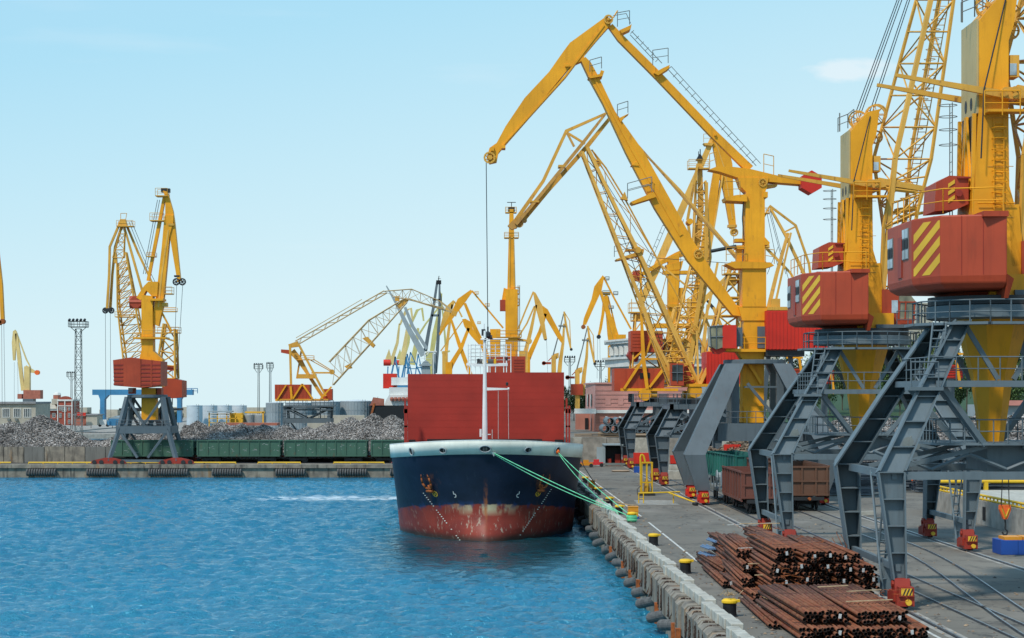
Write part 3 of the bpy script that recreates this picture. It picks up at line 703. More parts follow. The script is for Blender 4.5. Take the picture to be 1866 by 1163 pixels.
# thruster marks (ring with a cross), bulb marks, loading marks
def mark(px, py, strokes, r, w_, mat, name):
    h, n = on_hull(px, py); x, z = frame(n); mb = MB()
    for st in strokes:
        P_ = []
        for u, v in st:
            c_ = h + x * u * r + z * v * r; hh, nn, _, _ = bvh.ray_cast(c_ + n * 1.0, -n)
            P_.append((hh if hh else c_) + n * .02)
        for p, q in zip(P_, P_[1:]): mb.beam(p, q, w_, .012, up=n)
    mb.build(name, mat, ship)
circ = [(math.cos(i * math.pi / 6), math.sin(i * math.pi / 6)) for i in range(13)]
for px, py in ((793, 900), (980.5, 899)):
    mark(px, py, [circ, [(-.7, -.7), (.7, .7)], [(-.7, .7), (.7, -.7)]], .25, .06, 'stripe_yellow', 'thruster_mark')
mark(829, 901, [[(-.4, 1), (-.4, .1), (.1, .1), (.35, -.3), (.2, -.9), (-.3, -1)]], .26, .06, 'white_paint', 'bulb_mark')
mark(943.5, 901, [[(.4, 1), (.4, .1), (-.1, .1), (-.35, -.3), (-.2, -.9), (.5, -1)]], .26, .06, 'white_paint', 'bulb_mark')
mb = MB()
for side in (-1, 1):
    for i in range(24):
        px, py = lerp(769, 838, i / 23), lerp(895, 984, i / 23)
        if side == 1: px = lerp(1004, 948, i / 23); py = lerp(892, 975, i / 23)
        h, n = on_hull(px, py)
        if h is None: continue
        x, z = frame(n); (mb.beam(h + n * .02 - x * .07, h + n * .02 + x * .07, .06, .012, up=n) if rnd.random() < .85 else None)
mb.build('draught_marks', 'band_white', ship, kind='stuff')
MB().prism([on_hull(898 + a_, 826 + b_, bvh_b)[0] + Vector((0, -.16, 0)) for a_, b_ in ((-3, -2), (6, -2), (2, 6))], (0, -.03, 0)).build('chafe_plate', 'white_paint', ship)
# raised hatch covers: two panels of horizontal corrugation
def hatch(x0, x1, ytop):
    mb = MB(); zt = 12 + (HY - ytop) / F * 186; a, b_ = (x0 - CX) / F * 186, (x1 - CX) / F * 186
    z = 7.6; k = 0; hgt = (zt - z) / 10
    mb.box(a, 186.1, 6.9, b_, 187.6, zt - .01)
    o = mb.build('hatch_cover', 'hatch_red', ship)
    for k in range(10): MB().box(a + .01, 186.075, z + k * hgt, b_ - .01, 186.12, z + (k + 1) * hgt - .012).build('cover_plank', 'hatch_red', o)
hatch(743, 884, 681.5); hatch(884.6, 1028, 678.5)
MB().box(-5.5, 185.6, 6.3, 5.3, 185.9, 7.75).box(-7.2, 185.6, 6.3, -6.6, 186, 7.7).box(6.5, 185.6, 6.3, 7.3, 186, 7.7).build('dark_gap', 'black', ship)  # black boxes stand in for the dark gap at the foot of the covers
for px0, px1 in ((736.5, 742.5), (1031, 1039)):
    a, b_ = (px0 - CX) / F * 184, (px1 - CX) / F * 184; mb = MB()
    mb.box(a, 184, 6.3, a + .16, 184.3, 11.6).box(b_ - .16, 184, 6.3, b_, 184.3, 10.9).box(a - .05, 184, 10.2, b_ + .05, 184.35, 10.6).box(a, 184, 8.9, b_, 184.2, 9.05)
    mb.build('guide_post', 'hatch_red', ship)
# foremast with cross arms and lamps
fm = MB(); bx_ = W(883.5, 800, 170.0); tp = W(883.5, 603, 170.0)
fm.tube((bx_.x, 170, 6.3), (tp.x, 170, 11.2), .26, .19, 10).tube((tp.x, 170, 11.2), (tp.x, 170, tp.z), .19, .10, 10)
mast = fm.build('foremast', 'white_paint', ship, smooth=False)
mb = MB(); q = lambda px, py: W(px, py, 170.0)
mb.beam(q(884, 709), q(925, 709), .14, .26, .1, .14); mb.beam(q(862, 666), q(925, 665), .14, .2); mb.beam(q(876, 619), q(893, 619), .5, .07)
mb.tube(q(925, 709), q(928, 709), .13, n=8); mb.tube(q(923, 668), q(923, 655), .06, n=6); mb.tube(q(876, 792), q(894, 792), .05, n=6).tube(q(876, 782), q(876, 796), .1, n=8)
mb.build('cross_arm', 'white_paint', mast)
mb = MB()
for px, py in ((924, 703), (884, 622), (872, 660), (923, 657)): mb.lathe(q(px, py), [(.07, 0), (.12, .05), (.12, .25), (.05, .3)], 8)
mb.build('mast_lamp', 'dark_steel', mast)
MB().path([q(908, 709), q(908, 800)], .02, 4).path([q(926, 709), q(927, 800)], .02, 4).path([q(897, 783), q(897, 800)], .03, 4).build('halyard', 'rope_white', mast)
# accommodation block and its monkey island behind the hatches
sup = MB().box(-7.6, 246, 6.3, 7.4, 262, 14.3).build('superstructure', 'white_paint', ship)
Q = lambda px, py: W(px, py, 248.0)
mb = MB()
for (a, b_) in ((853, 931), (858, 931)):
    for py in (629, 636, 643, 650, 656): mb.tube(Q(a, py), Q(b_, py), .045, n=4)
for px in (853, 858, 866, 875, 893, 903, 918, 923, 931): mb.tube(Q(px, 627), Q(px, 684), .06, n=4)
mb.beam(Q(850, 664), Q(925, 664), .4, .3); mb.build('bridge_rail', 'white_paint', sup)
mb = MB(); mb.tube(Q(869, 659), Q(879, 659), .34, n=10); mb.tube(Q(889, 659), Q(899, 659), .34, n=10); mb.build('life_raft', 'rubber', sup)
MB().box(Q(880, 0).x, 247.4, Q(0, 664).z, Q(886, 0).x, 248.2, Q(0, 656).z).box(Q(900, 0).x, 247.4, Q(0, 664).z, Q(904, 0).x, 248.2, Q(0, 654).z).build('locker', 'bollard_yellow', sup)
mb = MB(); mb.tube(Q(882, 664), Q(882, 590), .13, .07, 6).tube(Q(876, 618), Q(926, 618), .1, n=5).tube(Q(878, 646), Q(925, 648), .05, n=4); mb.build('radar_mast', 'white_paint', sup)
MB().tube(Q(889, 615), Q(897, 615), .28, n=8).tube(Q(881, 600), Q(881, 612), .25, n=8).build('radar_drum', 'dark_steel', sup)
# mooring lines
def rope(name, label, pts, r, mat, sag=0.0, group=None):
    P_ = []
    for a, b_ in zip(pts, pts[1:]):
        for i in range(12): u = i / 12; p = Vector(a).lerp(Vector(b_), u); p.z -= sag * 4 * u * (1 - u); P_.append(p)
    P_.append(Vector(pts[-1])); MB().path(P_, r, 6).build(name, mat, None, label, 'rope', group, smooth=True)
# ================================================================ PORTALS
def bogie(root, x, y, z0, s=1.0, near=True, mat='bogie_red'):
    """two-wheeled travelling gear along Y with yoke, skirt and hazard plate"""
    mb = MB()
    mb.prism([(x - .33 * s, y - .55 * s, z0 + .30 * s), (x - .33 * s, y + .55 * s, z0 + .30 * s), (x - .33 * s, y + .28 * s, z0 + 1.25 * s), (x - .33 * s, y - .28 * s, z0 + 1.25 * s)], (.66 * s, 0, 0))
    mb.box(x - .38 * s, y - 1.0 * s, z0 + .12 * s, x + .38 * s, y + 1.0 * s, z0 + .62 * s)
    mb.box(x - .46 * s, y - .7 * s, z0 + .3 * s, x - .36 * s, y + .3 * s, z0 + .75 * s)
    mb.box(x - .3 * s, y - 1.12 * s, z0 + .55 * s, x + .34 * s, y - .55 * s, z0 + .95 * s)
    for q in (-.33, .33): mb.tube((x + q * s, y, z0 + 1.0 * s), (x + q * 1.25 * s, y, z0 + 1.0 * s), .14 * s, n=8)
    o = mb.build('bogie', mat, root)
    mb = MB()
    for q in (-.6, .6): mb.tube((x - .16 * s, y + q * s, z0 + .28 * s), (x + .16 * s, y + q * s, z0 + .28 * s), .27 * s, n=14)
    mb.build('wheel', 'dark_steel', o)
    if near:
        mb = MB(); yy = y - 1.13 * s
        mb.box(x - .22 * s, yy, z0 + .60 * s, x + .26 * s, yy + .005, z0 + .90 * s)
        p = mb.build('hazard_plate', 'stripe_yellow', o); mb = MB()
        for k in (-.16, -.02, .12): mb.prism([(x + (k) * s, yy - .01, z0 + .61 * s), (x + (k + .06) * s, yy - .01, z0 + .61 * s), (x + (k + .18) * s, yy - .01, z0 + .89 * s), (x + (k + .12) * s, yy - .01, z0 + .89 * s)], (0, .008, 0))
        mb.build('hazard_stripe', 'dark_steel', o)
        MB().tube((x + .1 * s, y - 1.2 * s, z0 + .3 * s), (x + .1 * s, y - .95 * s, z0 + .3 * s), .13 * s, n=10).build('buffer', 'stripe_yellow', o)
    return o
def ribbed_leg(root, sx, sy, X, Y, st, zg, dep, mat, ribstep=1.0):
    """channel-section leg: web facing the camera, raised flanges along both edges, cross ribs"""
    st = [(X + sx * a, Y + sy * b, zg + z, w_) for a, b, z, w_ in st]
    if sy > 0: dep *= 1.7  # rear channels deepened so that their webs fall into shade
    mb = MB(); O, I = [], []
    for (x, y, z, w_) in st:
        O.append(Vector((x + sx * w_ / 2, y, z))); I.append(Vector((x - sx * w_ / 2, y, z)))
    for k in range(len(st) - 1):
        a, b_, c, d = I[k], O[k], O[k + 1], I[k + 1]; t = Vector((0, .05, 0)); bk = Vector((0, dep * .42, 0))
        bk = Vector((0, dep * (.12 if sy < 0 else .45), 0)); mb.prism([a + bk, b_ + bk, c + bk, d + bk], t)
        for P_ in (I, O): mb.beam(P_[k], P_[k + 1], .07, dep, up=(0, 1, 0))
        L_ = (O[k + 1] - O[k]).length; n = max(1, int(L_ / ribstep))
        for q in range(0, n + 1):
            u = q / n; mb.beam(I[k].lerp(I[k + 1], u), O[k].lerp(O[k + 1], u), .05, dep * .86, up=(0, 1, 0)) if q else None
    return mb.build('leg', mat, root)
def tower_portal(root, X, Y, zg, mat='leg_grey'):
    hw, hy = 5.25, 5.25
    legs = []
    for sx in (-1, 1):
        for sy in (-1, 1):
            st = [(5.35, hy, 1.25, .52), (5.72, hy, 5.9, 1.12), (3.9, 3.9, 9.2, .92), (1.95, 2.3, 12.55, .70)]
            lg = ribbed_leg(root, sx, sy, X, Y, st, zg, .55, mat, 1.05); legs.append(lg)
            bogie(root, X + sx * 5.28, Y + sy * hy, zg + .06, 1.0, True)
    for sx in (-1, 1):      # ties between front and rear legs of one side, ladder and service post
        x = X + sx * 5.4
        mb = MB().beam((x, Y - hy, zg + 1.75), (x, Y + hy, zg + 1.75), .22, .3).beam((x + sx * .15, Y - hy, zg + 5.75), (x + sx * .15, Y + hy, zg + 5.75), .22, .34)
        mb.beam((x, Y - 2.6, zg + .25), (x, Y - 2.6, zg + 1.75), .5, .1).build('tie_beam', mat, root)
        mb = MB().ladder((x, Y - 2.9, zg + .5), (x, Y - .2, zg + 5.8), .7, .06, .55, (.7, .7, 0)).ladder((x, Y - 1.6, zg + 1.7), (x, Y - 3.4, zg + 5.8), .6, .05, .5, (.7, .7, 0))
        mb.ladder((x - sx * .5, Y - hy + .8, zg + 6.0), (X + sx * 2.8, Y - 2.4, zg + 12.2), .6, .06, .5, (0, 1, 0)).build('ladder', mat, root)
    for sy in (-1, 1):      # cross beams and inclined braces between left and right legs
        y = Y + sy * hy; mb = MB()
        mb.beam((X - 5.2, y, zg + 5.75), (X + 5.2, y, zg + 5.75), .3, .34)
        mb.build('cross_beam', mat, root); mb = MB()
        for sx in (-1, 1):
            mb.beam((X + sx * 3.3, Y + sy * 3.5, zg + 9.9), (X - sx * .2 + sx * 1.2, Y + sy * 2.6, zg + 7.0), .3, .26)
            mb.beam((X + sx * 1.75, Y + sy * 2.45, zg + 12.3), (X + sx * .35, Y + sy * 2.5, zg + 9.95), .2, .2)
        mb.build('brace', mat, root)
    # machinery base under the cone, trussed upper chord
    mb = MB().box(X - .7, Y - 2.0, zg + 5.8, X + 2.4, Y + 2.0, zg + 6.98)
    for sy in (-1, 1):
        for k in range(6):
            x0 = X - 5 + k * 1.7; mb.tube((x0, Y + sy * 2.3, zg + (5.9 if k % 2 else 6.6)), (x0 + 1.7, Y + sy * 2.3, zg + (6.6 if k % 2 else 5.9)), .09, n=5)
        mb.beam((X - 5.2, Y + sy * 2.3, zg + 5.9), (X - .8, Y + sy * 2.3, zg + 6.95), .16, .2).beam((X + 5.2, Y + sy * 2.3, zg + 5.9), (X + .8, Y + sy * 2.3, zg + 6.95), .16, .2)
    mb.build('base_frame', mat, root)
    base = MB().box(X - 3.2, Y - 2.8, zg + 7.0, X + 2.6, Y + 2.8, zg + 7.12).rail([(X - 3.2, Y - 2.8, zg + 7.1), (X + 2.6, Y - 2.8, zg + 7.1), (X + 2.6, Y + 2.8, zg + 7.1), (X - 3.2, Y + 2.8, zg + 7.1), (X - 3.2, Y - 2.8, zg + 7.1)], 1.05, .03, .6)
    base.build('lower_walkway', mat, root)
    mb = MB()
    for a in range(4):      # middle walkway, a square frame round the cone
        c = [(-3.4, -3.4), (3.4, -3.4), (3.4, 3.4), (-3.4, 3.4)]; p, q = c[a], c[(a + 1) % 4]
        mb.beam((X + p[0], Y + p[1], zg + 9.75), (X + q[0], Y + q[1], zg + 9.75), .75, .28)
        mb.rail([(X + p[0], Y + p[1], zg + 9.9), (X + q[0], Y + q[1], zg + 9.9)], 1.05, .028, .9)
    mb.build('middle_walkway', mat, root)
    mb = MB(); N = 12; pts = [(X + 3.55 * math.cos(2 * math.pi * (k + .5) / N), Y + 3.55 * math.sin(2 * math.pi * (k + .5) / N), zg + 12.45) for k in range(N + 1)]
    for p, q in zip(pts, pts[1:]): mb.beam(p, q, .8, .12)
    mb.rail(pts, 1.05, .035, .9); mb.build('upper_walkway', mat, root)
    rg = MB().lathe((X, Y, zg), [(2.75, 12.7), (2.95, 12.75), (2.95, 13.3), (2.75, 13.32)], 32).build('portal_ring', mat, root)
    MB().lathe((X, Y, zg), [(2.6, 13.32), (2.88, 13.34), (2.88, 13.72), (2.6, 13.74)], 32).build('slew_bearing', 'dark_steel', rg)
    MB().lathe((X, Y, zg), [(.55, 7.1), (.95, 10.0), (1.75, 12.9), (2.3, 13.4)], 8).build('slewing_cone', 'crane_yellow', root)
    # stair from the middle to the upper walkway, floodlights
    MB().ladder((X - 3.4, Y - 3.2, zg + 9.9), (X - 3.0, Y - 2.7, zg + 12.5), .6, .05, .35).rail([(X - 4.6, Y - 4.2, zg + 9.6), (X - 3.4, Y - 4.2, zg + 9.6)], 1.1).box(X - 4.7, Y - 4.3, zg + 9.45, X - 3.2, Y - 3.3, zg + 9.6).build('stair', mat, root)
    mb = MB()
    for x, z in ((X - 4.9, 7.2), (X + 2.3, 6.4)): mb.lathe((x, Y - 4.9, zg + z), [(.1, .25), (.22, 0), (.24, -.12), (.05, -.13)], 10, axis=1).tube((x, Y - 4.8, zg + z), (x + .4, Y - 4.3, zg + z + .4), .05)
    mb.build('floodlight', 'old_grey', root)
# ================================================================ TOWER CRANES WITH LATTICE BOOMS (the two at right)
X1, Y1, ZG = 23.3, 91.0, 2.7
C1 = lambda px, py, y=0: W(px, py, Y1 + y)
def C2(px, py, y=0):
    p = W(px, py, 122.5 + y); return Vector((p.x - 23.3 + X1, p.y - 122.5 + Y1, (p.z - ZG) / .968 + ZG))
def tower_crane():
    root = empty('tower_crane', (X1, Y1, ZG), 'x', 'portal crane', 'tower cranes with lattice booms on the quay')
    tower_portal(root, X1, Y1, ZG)
    # machinery house: faceted plan, chamfered belly tapering to the ring
    plan = [(-3.95, 4.2), (-3.9, -1.0), (-3.05, -3.1), (-.30, -3.9), (-.2, 3.9)]
    zb, zt = ZG + 12.15 + 2.35, ZG + 17.35 - .1
    mb = MB(); n = len(plan); lv = [(1, zt), (1, zb + .05), (.98, zb - .28), (.90, zb - .50), (.50, zb - .60), (.2, zb - 1.35)]
    cx_, cy_ = -.3, 0.0; rows = [[(X1 + cx_ + (x - cx_) * s_, Y1 + cy_ + (y - cy_) * s_, z) for x, y in plan] for s_, z in lv]
    mb.add([p for r_ in rows for p in r_], [(k * n + i, k * n + (i + 1) % n, (k + 1) * n + (i + 1) % n, (k + 1) * n + i) for k in range(len(lv) - 1) for i in range(n)] + [tuple(range(n)), tuple(range((len(lv) - 1) * n, len(lv) * n))[::-1]])
    house = mb.build('machinery_house', 'house_red', root)
    bv = house.modifiers.new('b', 'BEVEL'); bv.width = .07; bv.segments = 2
    mb = MB().box(X1 - 1.35, Y1 - 3.95, zt - .12, X1 - .25, Y1 + 3.9, zt + .12).box(X1 - 3.0, Y1 - 1.5, zt - .01, X1 - .3, Y1 + 3, zt + .1)
    mb.prism([(X1 - .3, Y1 - 3.9, zb + .1), (X1 + .05, Y1 - 3.7, zb - .1), (X1 - .15, Y1 - 3.5, zb - .95), (X1 - .3, Y1 - 3.5, zb - .95)], (0, 3.4, 0)); mb.build('roof_trim', 'house_red', house)
    # windows on the left face (checker of pale and open panes)
    def on_face(a, b_, u, z): return Vector((lerp(a[0], b_[0], u) + X1, lerp(a[1], b_[1], u) + Y1, z))
    A, B = plan[0], plan[1]; nrm = Vector((-1, 0, 0)); hZ = lambda v: lerp(zb, zt, v)
    for u0, u1, v0, v1 in ((.05, .27, .28, .80), (.66, .90, .36, .88)):
        fr = MB().prism([on_face(A, B, u0, hZ(v0)) + nrm * .03, on_face(A, B, u1, hZ(v0)) + nrm * .03, on_face(A, B, u1, hZ(v1)) + nrm * .03, on_face(A, B, u0, hZ(v1)) + nrm * .03], (.05, 0, 0)).build('window', 'old_grey', house)
        for i in range(2):
            for j in range(3):
                a, b_ = lerp(u0, u1, i / 2 + .04), lerp(u0, u1, i / 2 + .46); c, d = lerp(v0, v1, j / 3 + .02), lerp(v0, v1, j / 3 + .31)
                op = (j == 1)
                MB().prism([on_face(A, B, a, hZ(c)) + nrm * .06, on_face(A, B, b_, hZ(c)) + nrm * .06, on_face(A, B, b_, hZ(d)) + nrm * .06, on_face(A, B, a, hZ(d)) + nrm * .06], (.02, 0, 0)).build('pane', 'black' if op else 'pale_glass', fr)
    # diagonal hazard stripes on the chamfer face
    B, Cc = plan[1], plan[2]; nr = Vector((-.86, -.5, 0)) * -1; nr = Vector((-(Cc[1] - B[1]) * -1, (Cc[0] - B[0]) * -1, 0)).normalized()
    if nr.y > 0: nr = -nr
    def clip(poly, lim, keep):
        out = []
        for p, q in zip(poly, poly[1:] + poly[:1]):
            ip, iq = (p[1] - lim) * keep >= 0, (q[1] - lim) * keep >= 0
            if ip: out.append(p)
            if ip != iq: f_ = (lim - p[1]) / (q[1] - p[1]); out.append((lerp(p[0], q[0], f_), lim))
        return out
    for c0 in (-.26, .02, .30, .58):
        pg = clip(clip([(.08, c0), (.97, c0 + .50), (.97, c0 + .65), (.08, c0 + .15)], .05, 1), .92, -1)
        if len(pg) > 2: MB().prism([on_face(B, Cc, u, hZ(v)) + nr * .012 for u, v in pg], -nr * .02).build('hazard_stripe', 'stripe_yellow', house)
    r_ = [(x + X1, y + Y1, zt + .1) for x, y in ((-.4, -3.6), (-2.9, -2.9), (-3.7, -1), (-3.75, 4))]
    MB().rail(r_, 1.1, .028, 1.1).build('roof_rail', 'crane_yellow', house)
    for u_ in (-2.2, -1.3): MB().box(X1 + u_, Y1 - 3.9 + (abs(u_) - .3) * .29 - .02, zb + .1, X1 + u_ + .03, Y1 - 3.0, zt - .05).build('weld_seam', 'bogie_red', house)
    MB().box(X1 - 3.97, Y1 + .9, zb + .2, X1 - 3.93, Y1 + 1.7, zb + 2.1).build('door', 'bogie_red', house)
    # tower: front plate and rear plate carried up to the slanted head, pale panel on the side face
    fo = [(1550, 240), (1560, 228), (1582, 204), (1603, 199), (1597, 245), (1590, 266), (1590, 380), (1591, 455), (1598, 480), (1608, 520), (1606, 600), (1540, 600), (1541, 490), (1550, 350)]
    tw = MB()
    tw.prism([C2(x, y, -1.45) for x, y in fo], (0, 2.9, 0)); tower = tw.build('tower', 'crane_yellow', root)
    pa = C2(1550, 240, -1.45); pb = C2(1550, 352, -1.45); xl = C2(1549.0, 300, -1.45).x
    zt_, zb_ = pa.z + .1, pb.z - .3
    pn = MB().box(xl - .07, Y1 - 1.45, zb_, xl + .02, Y1 + 1.45, zt_).build('side_panel', 'beige_panel', tower)
    for y in (-.45, .55): MB().lathe((xl - .075, Y1 + y, zb_ + .45), [(.2, -.01), (.2, .01)], 10).build('hole', 'dark_steel', pn) if False else MB().prism([(xl - .085, Y1 + y + .22 * math.cos(a), zb_ + .55 + .3 * math.sin(a)) for a in [i * math.pi / 5 for i in range(10)]], (.02, 0, 0)).build('access_hole', 'dark_steel', pn)
    mb = MB().box(xl - .09, Y1 - 1.2, ZG + 18.6, xl - .07, Y1 + 1.2, zb_ - .0).build('slot_shade', 'dark_steel', tower)  # flat dark sheet stands in for the shade in the tower's open slots
    mb = MB()
    for a, b_ in ((-1.35, -1.35), (1.35, 1.35), (0, .05)): mb.beam((xl - .22, Y1 + a, ZG + 18.6), (xl - .16, Y1 + b_, zb_), .16, .2)
    mb.beam((xl - .2, Y1 - .1, zb_), (xl - .2, Y1 - .9, ZG + 18.6), .1, .14).beam((xl - .2, Y1 + .1, zb_), (xl - .2, Y1 + .9, ZG + 18.6), .1, .14).build('strut', 'crane_yellow', tower)
    # counterweight box riding on the front of the tower
    q = [C1(1703, 385, -1), C1(1706, 333, -1), C1(1730, 320, -1), C1(1765, 322, -1), C1(1765, 372, -1), C1(1742, 382, -1)]
    cw = MB().prism(q, (0, 2.4, 0)).build('counterweight', 'house_red', root)
    for k in range(3):
        yy = 332 + k * 14; MB().prism([C1(1728, yy + 10, -1.04), C1(1728, yy + 3, -1.04), C1(1740, yy - 5, -1.04), C1(1740, yy + 2, -1.04)], (0, .03, 0)).build('hazard_stripe', 'stripe_yellow', cw)
    MB().tube(C1(1748, 352, -1.2), C1(1748, 352, -.9), .16, n=10).box(C1(1745, 0, -1.1).x, Y1 - 1.12, C1(0, 330).z, C1(1762, 0).x, Y1 - 1.0, C1(0, 327).z).build('drum', 'bogie_red', cw)
    # luffing levers: two parallel box arms either side of the tower pivoted at its right edge
    for y in (-1.75, 1.95):
        MB().beam(C1(1632, 137, -1.75) if y < 0 else C1(1598, 155, 1.95), C1(1838, 174, -1.75) if y < 0 else C1(1819, 194, 1.95), .12, .15, .24, .34).build('lever_arm', 'old_yellow', root)
    mb = MB().prism([C2(1578, 335, -2.0), C2(1583, 327, -2.0), C2(1604, 327, -2.0), C2(1616, 340, -2.0), C2(1600, 343, -2.0), C2(1580, 341, -2.0)], (0, 4.2, 0))
    for x, y in ((1584, 336), (1597, 330), (1598, 338)): mb.tube(C2(x, y, -2.15), C2(x, y, -1.9), .14, n=10)
    mb.build('pivot_bracket', 'old_yellow', root)
    # link frame from the pivot to the boom
    mb = MB()
    for y in (-1.6, 1.8):
        mb.beam(C2(1600, 330, y), C2(1688, 345, y), .3, .42, .3, .3).tube(C2(1600, 342, y), C2(1672, 350, y), .14, n=6).beam(C2(1612, 332, y), C2(1625, 352, y), .14, .2)
    for x in (1625, 1645, 1665, 1684): mb.tube(C2(x, 340, -1.6), C2(x, 344, 1.8), .1, n=5)
    mb.build('link_frame', 'old_yellow', root)
    # platforms and ladders on the tower
    mb = MB().box(C2(1556, 0, -1.5).x, Y1 - 2.3, C2(0, 366).z, C2(1604, 0).x, Y1 - 1.45, C2(0, 366).z + .12)
    mb.rail([C2(1556, 364, -2.3), C2(1604, 364, -2.3)], 1.1, .03, .8).ladder(C2(1577, 500, -1.55), C2(1577, 366, -1.55), .45, .03, .3)
    for k in range(9): mb.ring(C2(1577, 380 + k * 14, -1.8), .35, .02, 'Z', 10, 3)
    mb.rail([C2(1548, 478, -1.6), C2(1598, 478, -1.6)], .01, .03, 9)
    mb.build('tower_platform', 'crane_yellow', tower)
    mb = MB()   # caged ladder hung on the left of the tower
    x_ = C2(1516, 0, .6).x
    mb.ladder(C2(1516, 500, .6), C2(1516, 345, .6), .5, .025, .45, (0, 1, 0))
    for z in (348, 363, 380, 400): mb.ring(C2(1512, z, .6), .42, .022, 'Z', 10, 3)
    mb.build('caged_ladder', 'old_grey', tower)
    mb = MB().box(C2(1590, 0, -1).x, Y1 - 1.3, C2(0, 317).z, C2(1603, 0, -1).x, Y1 - .3, C2(0, 289).z); cb = mb.build('tower_cabin', 'old_yellow', tower)
    MB().box(C2(1592, 0, -1.32).x, Y1 - 1.33, C2(0, 315).z, C2(1601, 0, -1.32).x, Y1 - 1.31, C2(0, 300).z).build('pane', 'pale_glass', cb)
    for z_ in (19.5, 21.8, 24.0): MB().box(X1 - .55, Y1 - 1.475, ZG + z_ - 2.2, X1 + .62, Y1 - 1.44, ZG + z_ - 2.17).build('plate_joint', 'old_yellow', tower)
    # head sheaves, aerial and railing
    pl = Plane(1570, 122.5, 0); pl.P = lambda px, py, dy=0: C2(px, py, dy)
    for x, y, r_, dy in ((1563, 218, .55, -.9), (1567, 220, .55, .9), (1595, 210, .62, -.7), (1598, 208, .62, .9), (1596, 250, .4, .5)):
        mb = MB(); run(mb, pl, ('wh', x, y, r_, .09, dy)); mb.build('sheave', 'old_yellow', tower)
    MB().rail([C2(1527, 241, -1), C2(1545, 234, -1), C2(1556, 225, -1)], .9, .03, .8).tube(C2(1530, 240, 0), C2(1530, 206, 0), .04, n=4).build('head_rail', 'old_grey', tower)
    # lattice boom: four chords
    b0, b1 = -1.75, 2.2
    k0 = [(1593, 286), (1629, 297), (1657, 294), (1696, 300)]
    # chord ends: foot, belly (row 290) and tip high above the frame
    foot = [C2(1603, 585, b1 * .5), C2(1606, 560, b0 * .6), C2(1640, 560, b0 * .6), C2(1636, 585, b1 * .5)]
    bel = [C2(1592, 290, b1), C2(1631, 290, b0), C2(1697, 290, b0), C2(1658, 290, b1)]
    mid = [C2(1610, 415, b1 * .8), C2(1610, 415, b0 * .9), C2(1672, 385, b0 * .9), C2(1650, 400, b1 * .8)]
    tip = [C2(1670, 0, b1 * .8), C2(1696, 0, b0 * .8), C2(1738, 0, b0 * .8), C2(1711, 0, b1 * .8)]
    end = [C2(1818, -520, .3), C2(1822, -520, -.3), C2(1836, -525, -.3), C2(1832, -525, .3)]
    mb = MB()
    for A_, B_, n_ in ((foot, mid, 4), (mid, bel, 3), (bel, tip, 5), (tip, end, 9)): mb.truss(*[(a, b_) for a, b_ in zip(A_, B_)], n_, .12, .055)
    boom = mb.build('lattice_boom', 'old_yellow', root)
    MB().beam(foot[1], bel[1], .3, .3).beam(bel[1], tip[1], .3, .26).build('main_chord', 'far_yellow', boom)
    mb = MB(); A_, B_ = C2(1640, 470, 0), C2(1722, 0, 0); mb.ladder(A_, B_, .5, .035, .4)
    for k in range(26): mb.ring(A_.lerp(B_, k / 26) + Vector((-.3, 0, 0)), .35, .025, 'Z', 8, 3)
    mb.build('boom_ladder', 'old_yellow', boom)
    mb = MB()
    for k, (x, y) in enumerate(((1600, 345), (1612, 390), (1640, 395))): mb.tube(C2(x, y, -1), C2(x + 60, y - 10, -1.2), .1, n=5)
    mb.beam(C2(1632, 385), C2(1668, 380), .8, .3).build('boom_stage', 'old_yellow', boom)
    mb = MB()
    for x, y, dy in ((1560, 196, -.9), (1565, 196, -.5), (1585, 196, .2), (1590, 196, .9), (1563, 215, 1.1)):
        mb.tube(C2(x, y + 8, dy), C2(1826 + dy * 3, -515, dy * .4), .028, n=4)
    mb.build('luffing_rope', 'rope_dark', root)
    mb = MB().tube(C2(1586, 212, -1.5), C2(1556, 330, -1.9), .035, n=4).tube(C2(1556, 330, -1.9), C2(1552, 420, -1.9), .035, n=4).build('hoist_rope', 'rope_dark', root)
    # slewing frame, stepped yellow base under the tower, operator cab at the right
    MB().box(X1 - .6, Y1 - 2.0, ZG + 13.75, X1 + 1.6, Y1 + 2.0, ZG + 14.7).build('slewing_frame', 'crane_yellow', root)
    MB().beam(C2(1601, 560, -1.3), C2(1596, 480, -1.3), .5, .3).build('side_strut', 'crane_yellow', root)
    MB().box(X1 + .5, Y1 - 2.2, ZG + 13.76, X1 + 4.1, Y1 + 1.6, ZG + 13.98).build('cab_support', 'portal_grey', root)
    cx0, cx1, cz0, cz1 = C2(1607, 0, -1.5).x, C2(1656, 0, -1.5).x, C2(0, 598).z, C2(0, 530).z
    cab = MB().box(cx0, Y1 - 1.6, cz0, cx0 + .62 * (cx1 - cx0), Y1 + .6, cz1).prism([(cx0 + .62 * (cx1 - cx0), Y1 - 1.6, cz0), (cx1 + .3, Y1 - 1.6, cz0), (cx1 + .3, Y1 - 1.6, cz0 + .5), (cx0 + .62 * (cx1 - cx0), Y1 - 1.6, cz0 + .5)], (0, 2.2, 0)).build('operator_cab', 'house_red', root)
    MB().prism([(cx0 + .62 * (cx1 - cx0), Y1 - 1.55, cz0 + .5), (cx1 + .3, Y1 - 1.55, cz0 + .5), (cx1 + .45, Y1 - 1.55, cz1 - .8), (cx0 + .9 * (cx1 - cx0), Y1 - 1.55, cz1), (cx0 + .62 * (cx1 - cx0), Y1 - 1.55, cz1)], (0, 2.1, 0)).build('cab_glazing', 'amber_glass', cab)
    mb = MB(); zz_ = (cz0 + .5, cz1 - .8)
    for x in (cx0 + .62 * (cx1 - cx0), cx0 + .85 * (cx1 - cx0), cx1 + .3): mb.beam((x, Y1 - 1.58, cz0 + .4), (x + .05, Y1 - 1.58, cz1 - .75), .07, .07)
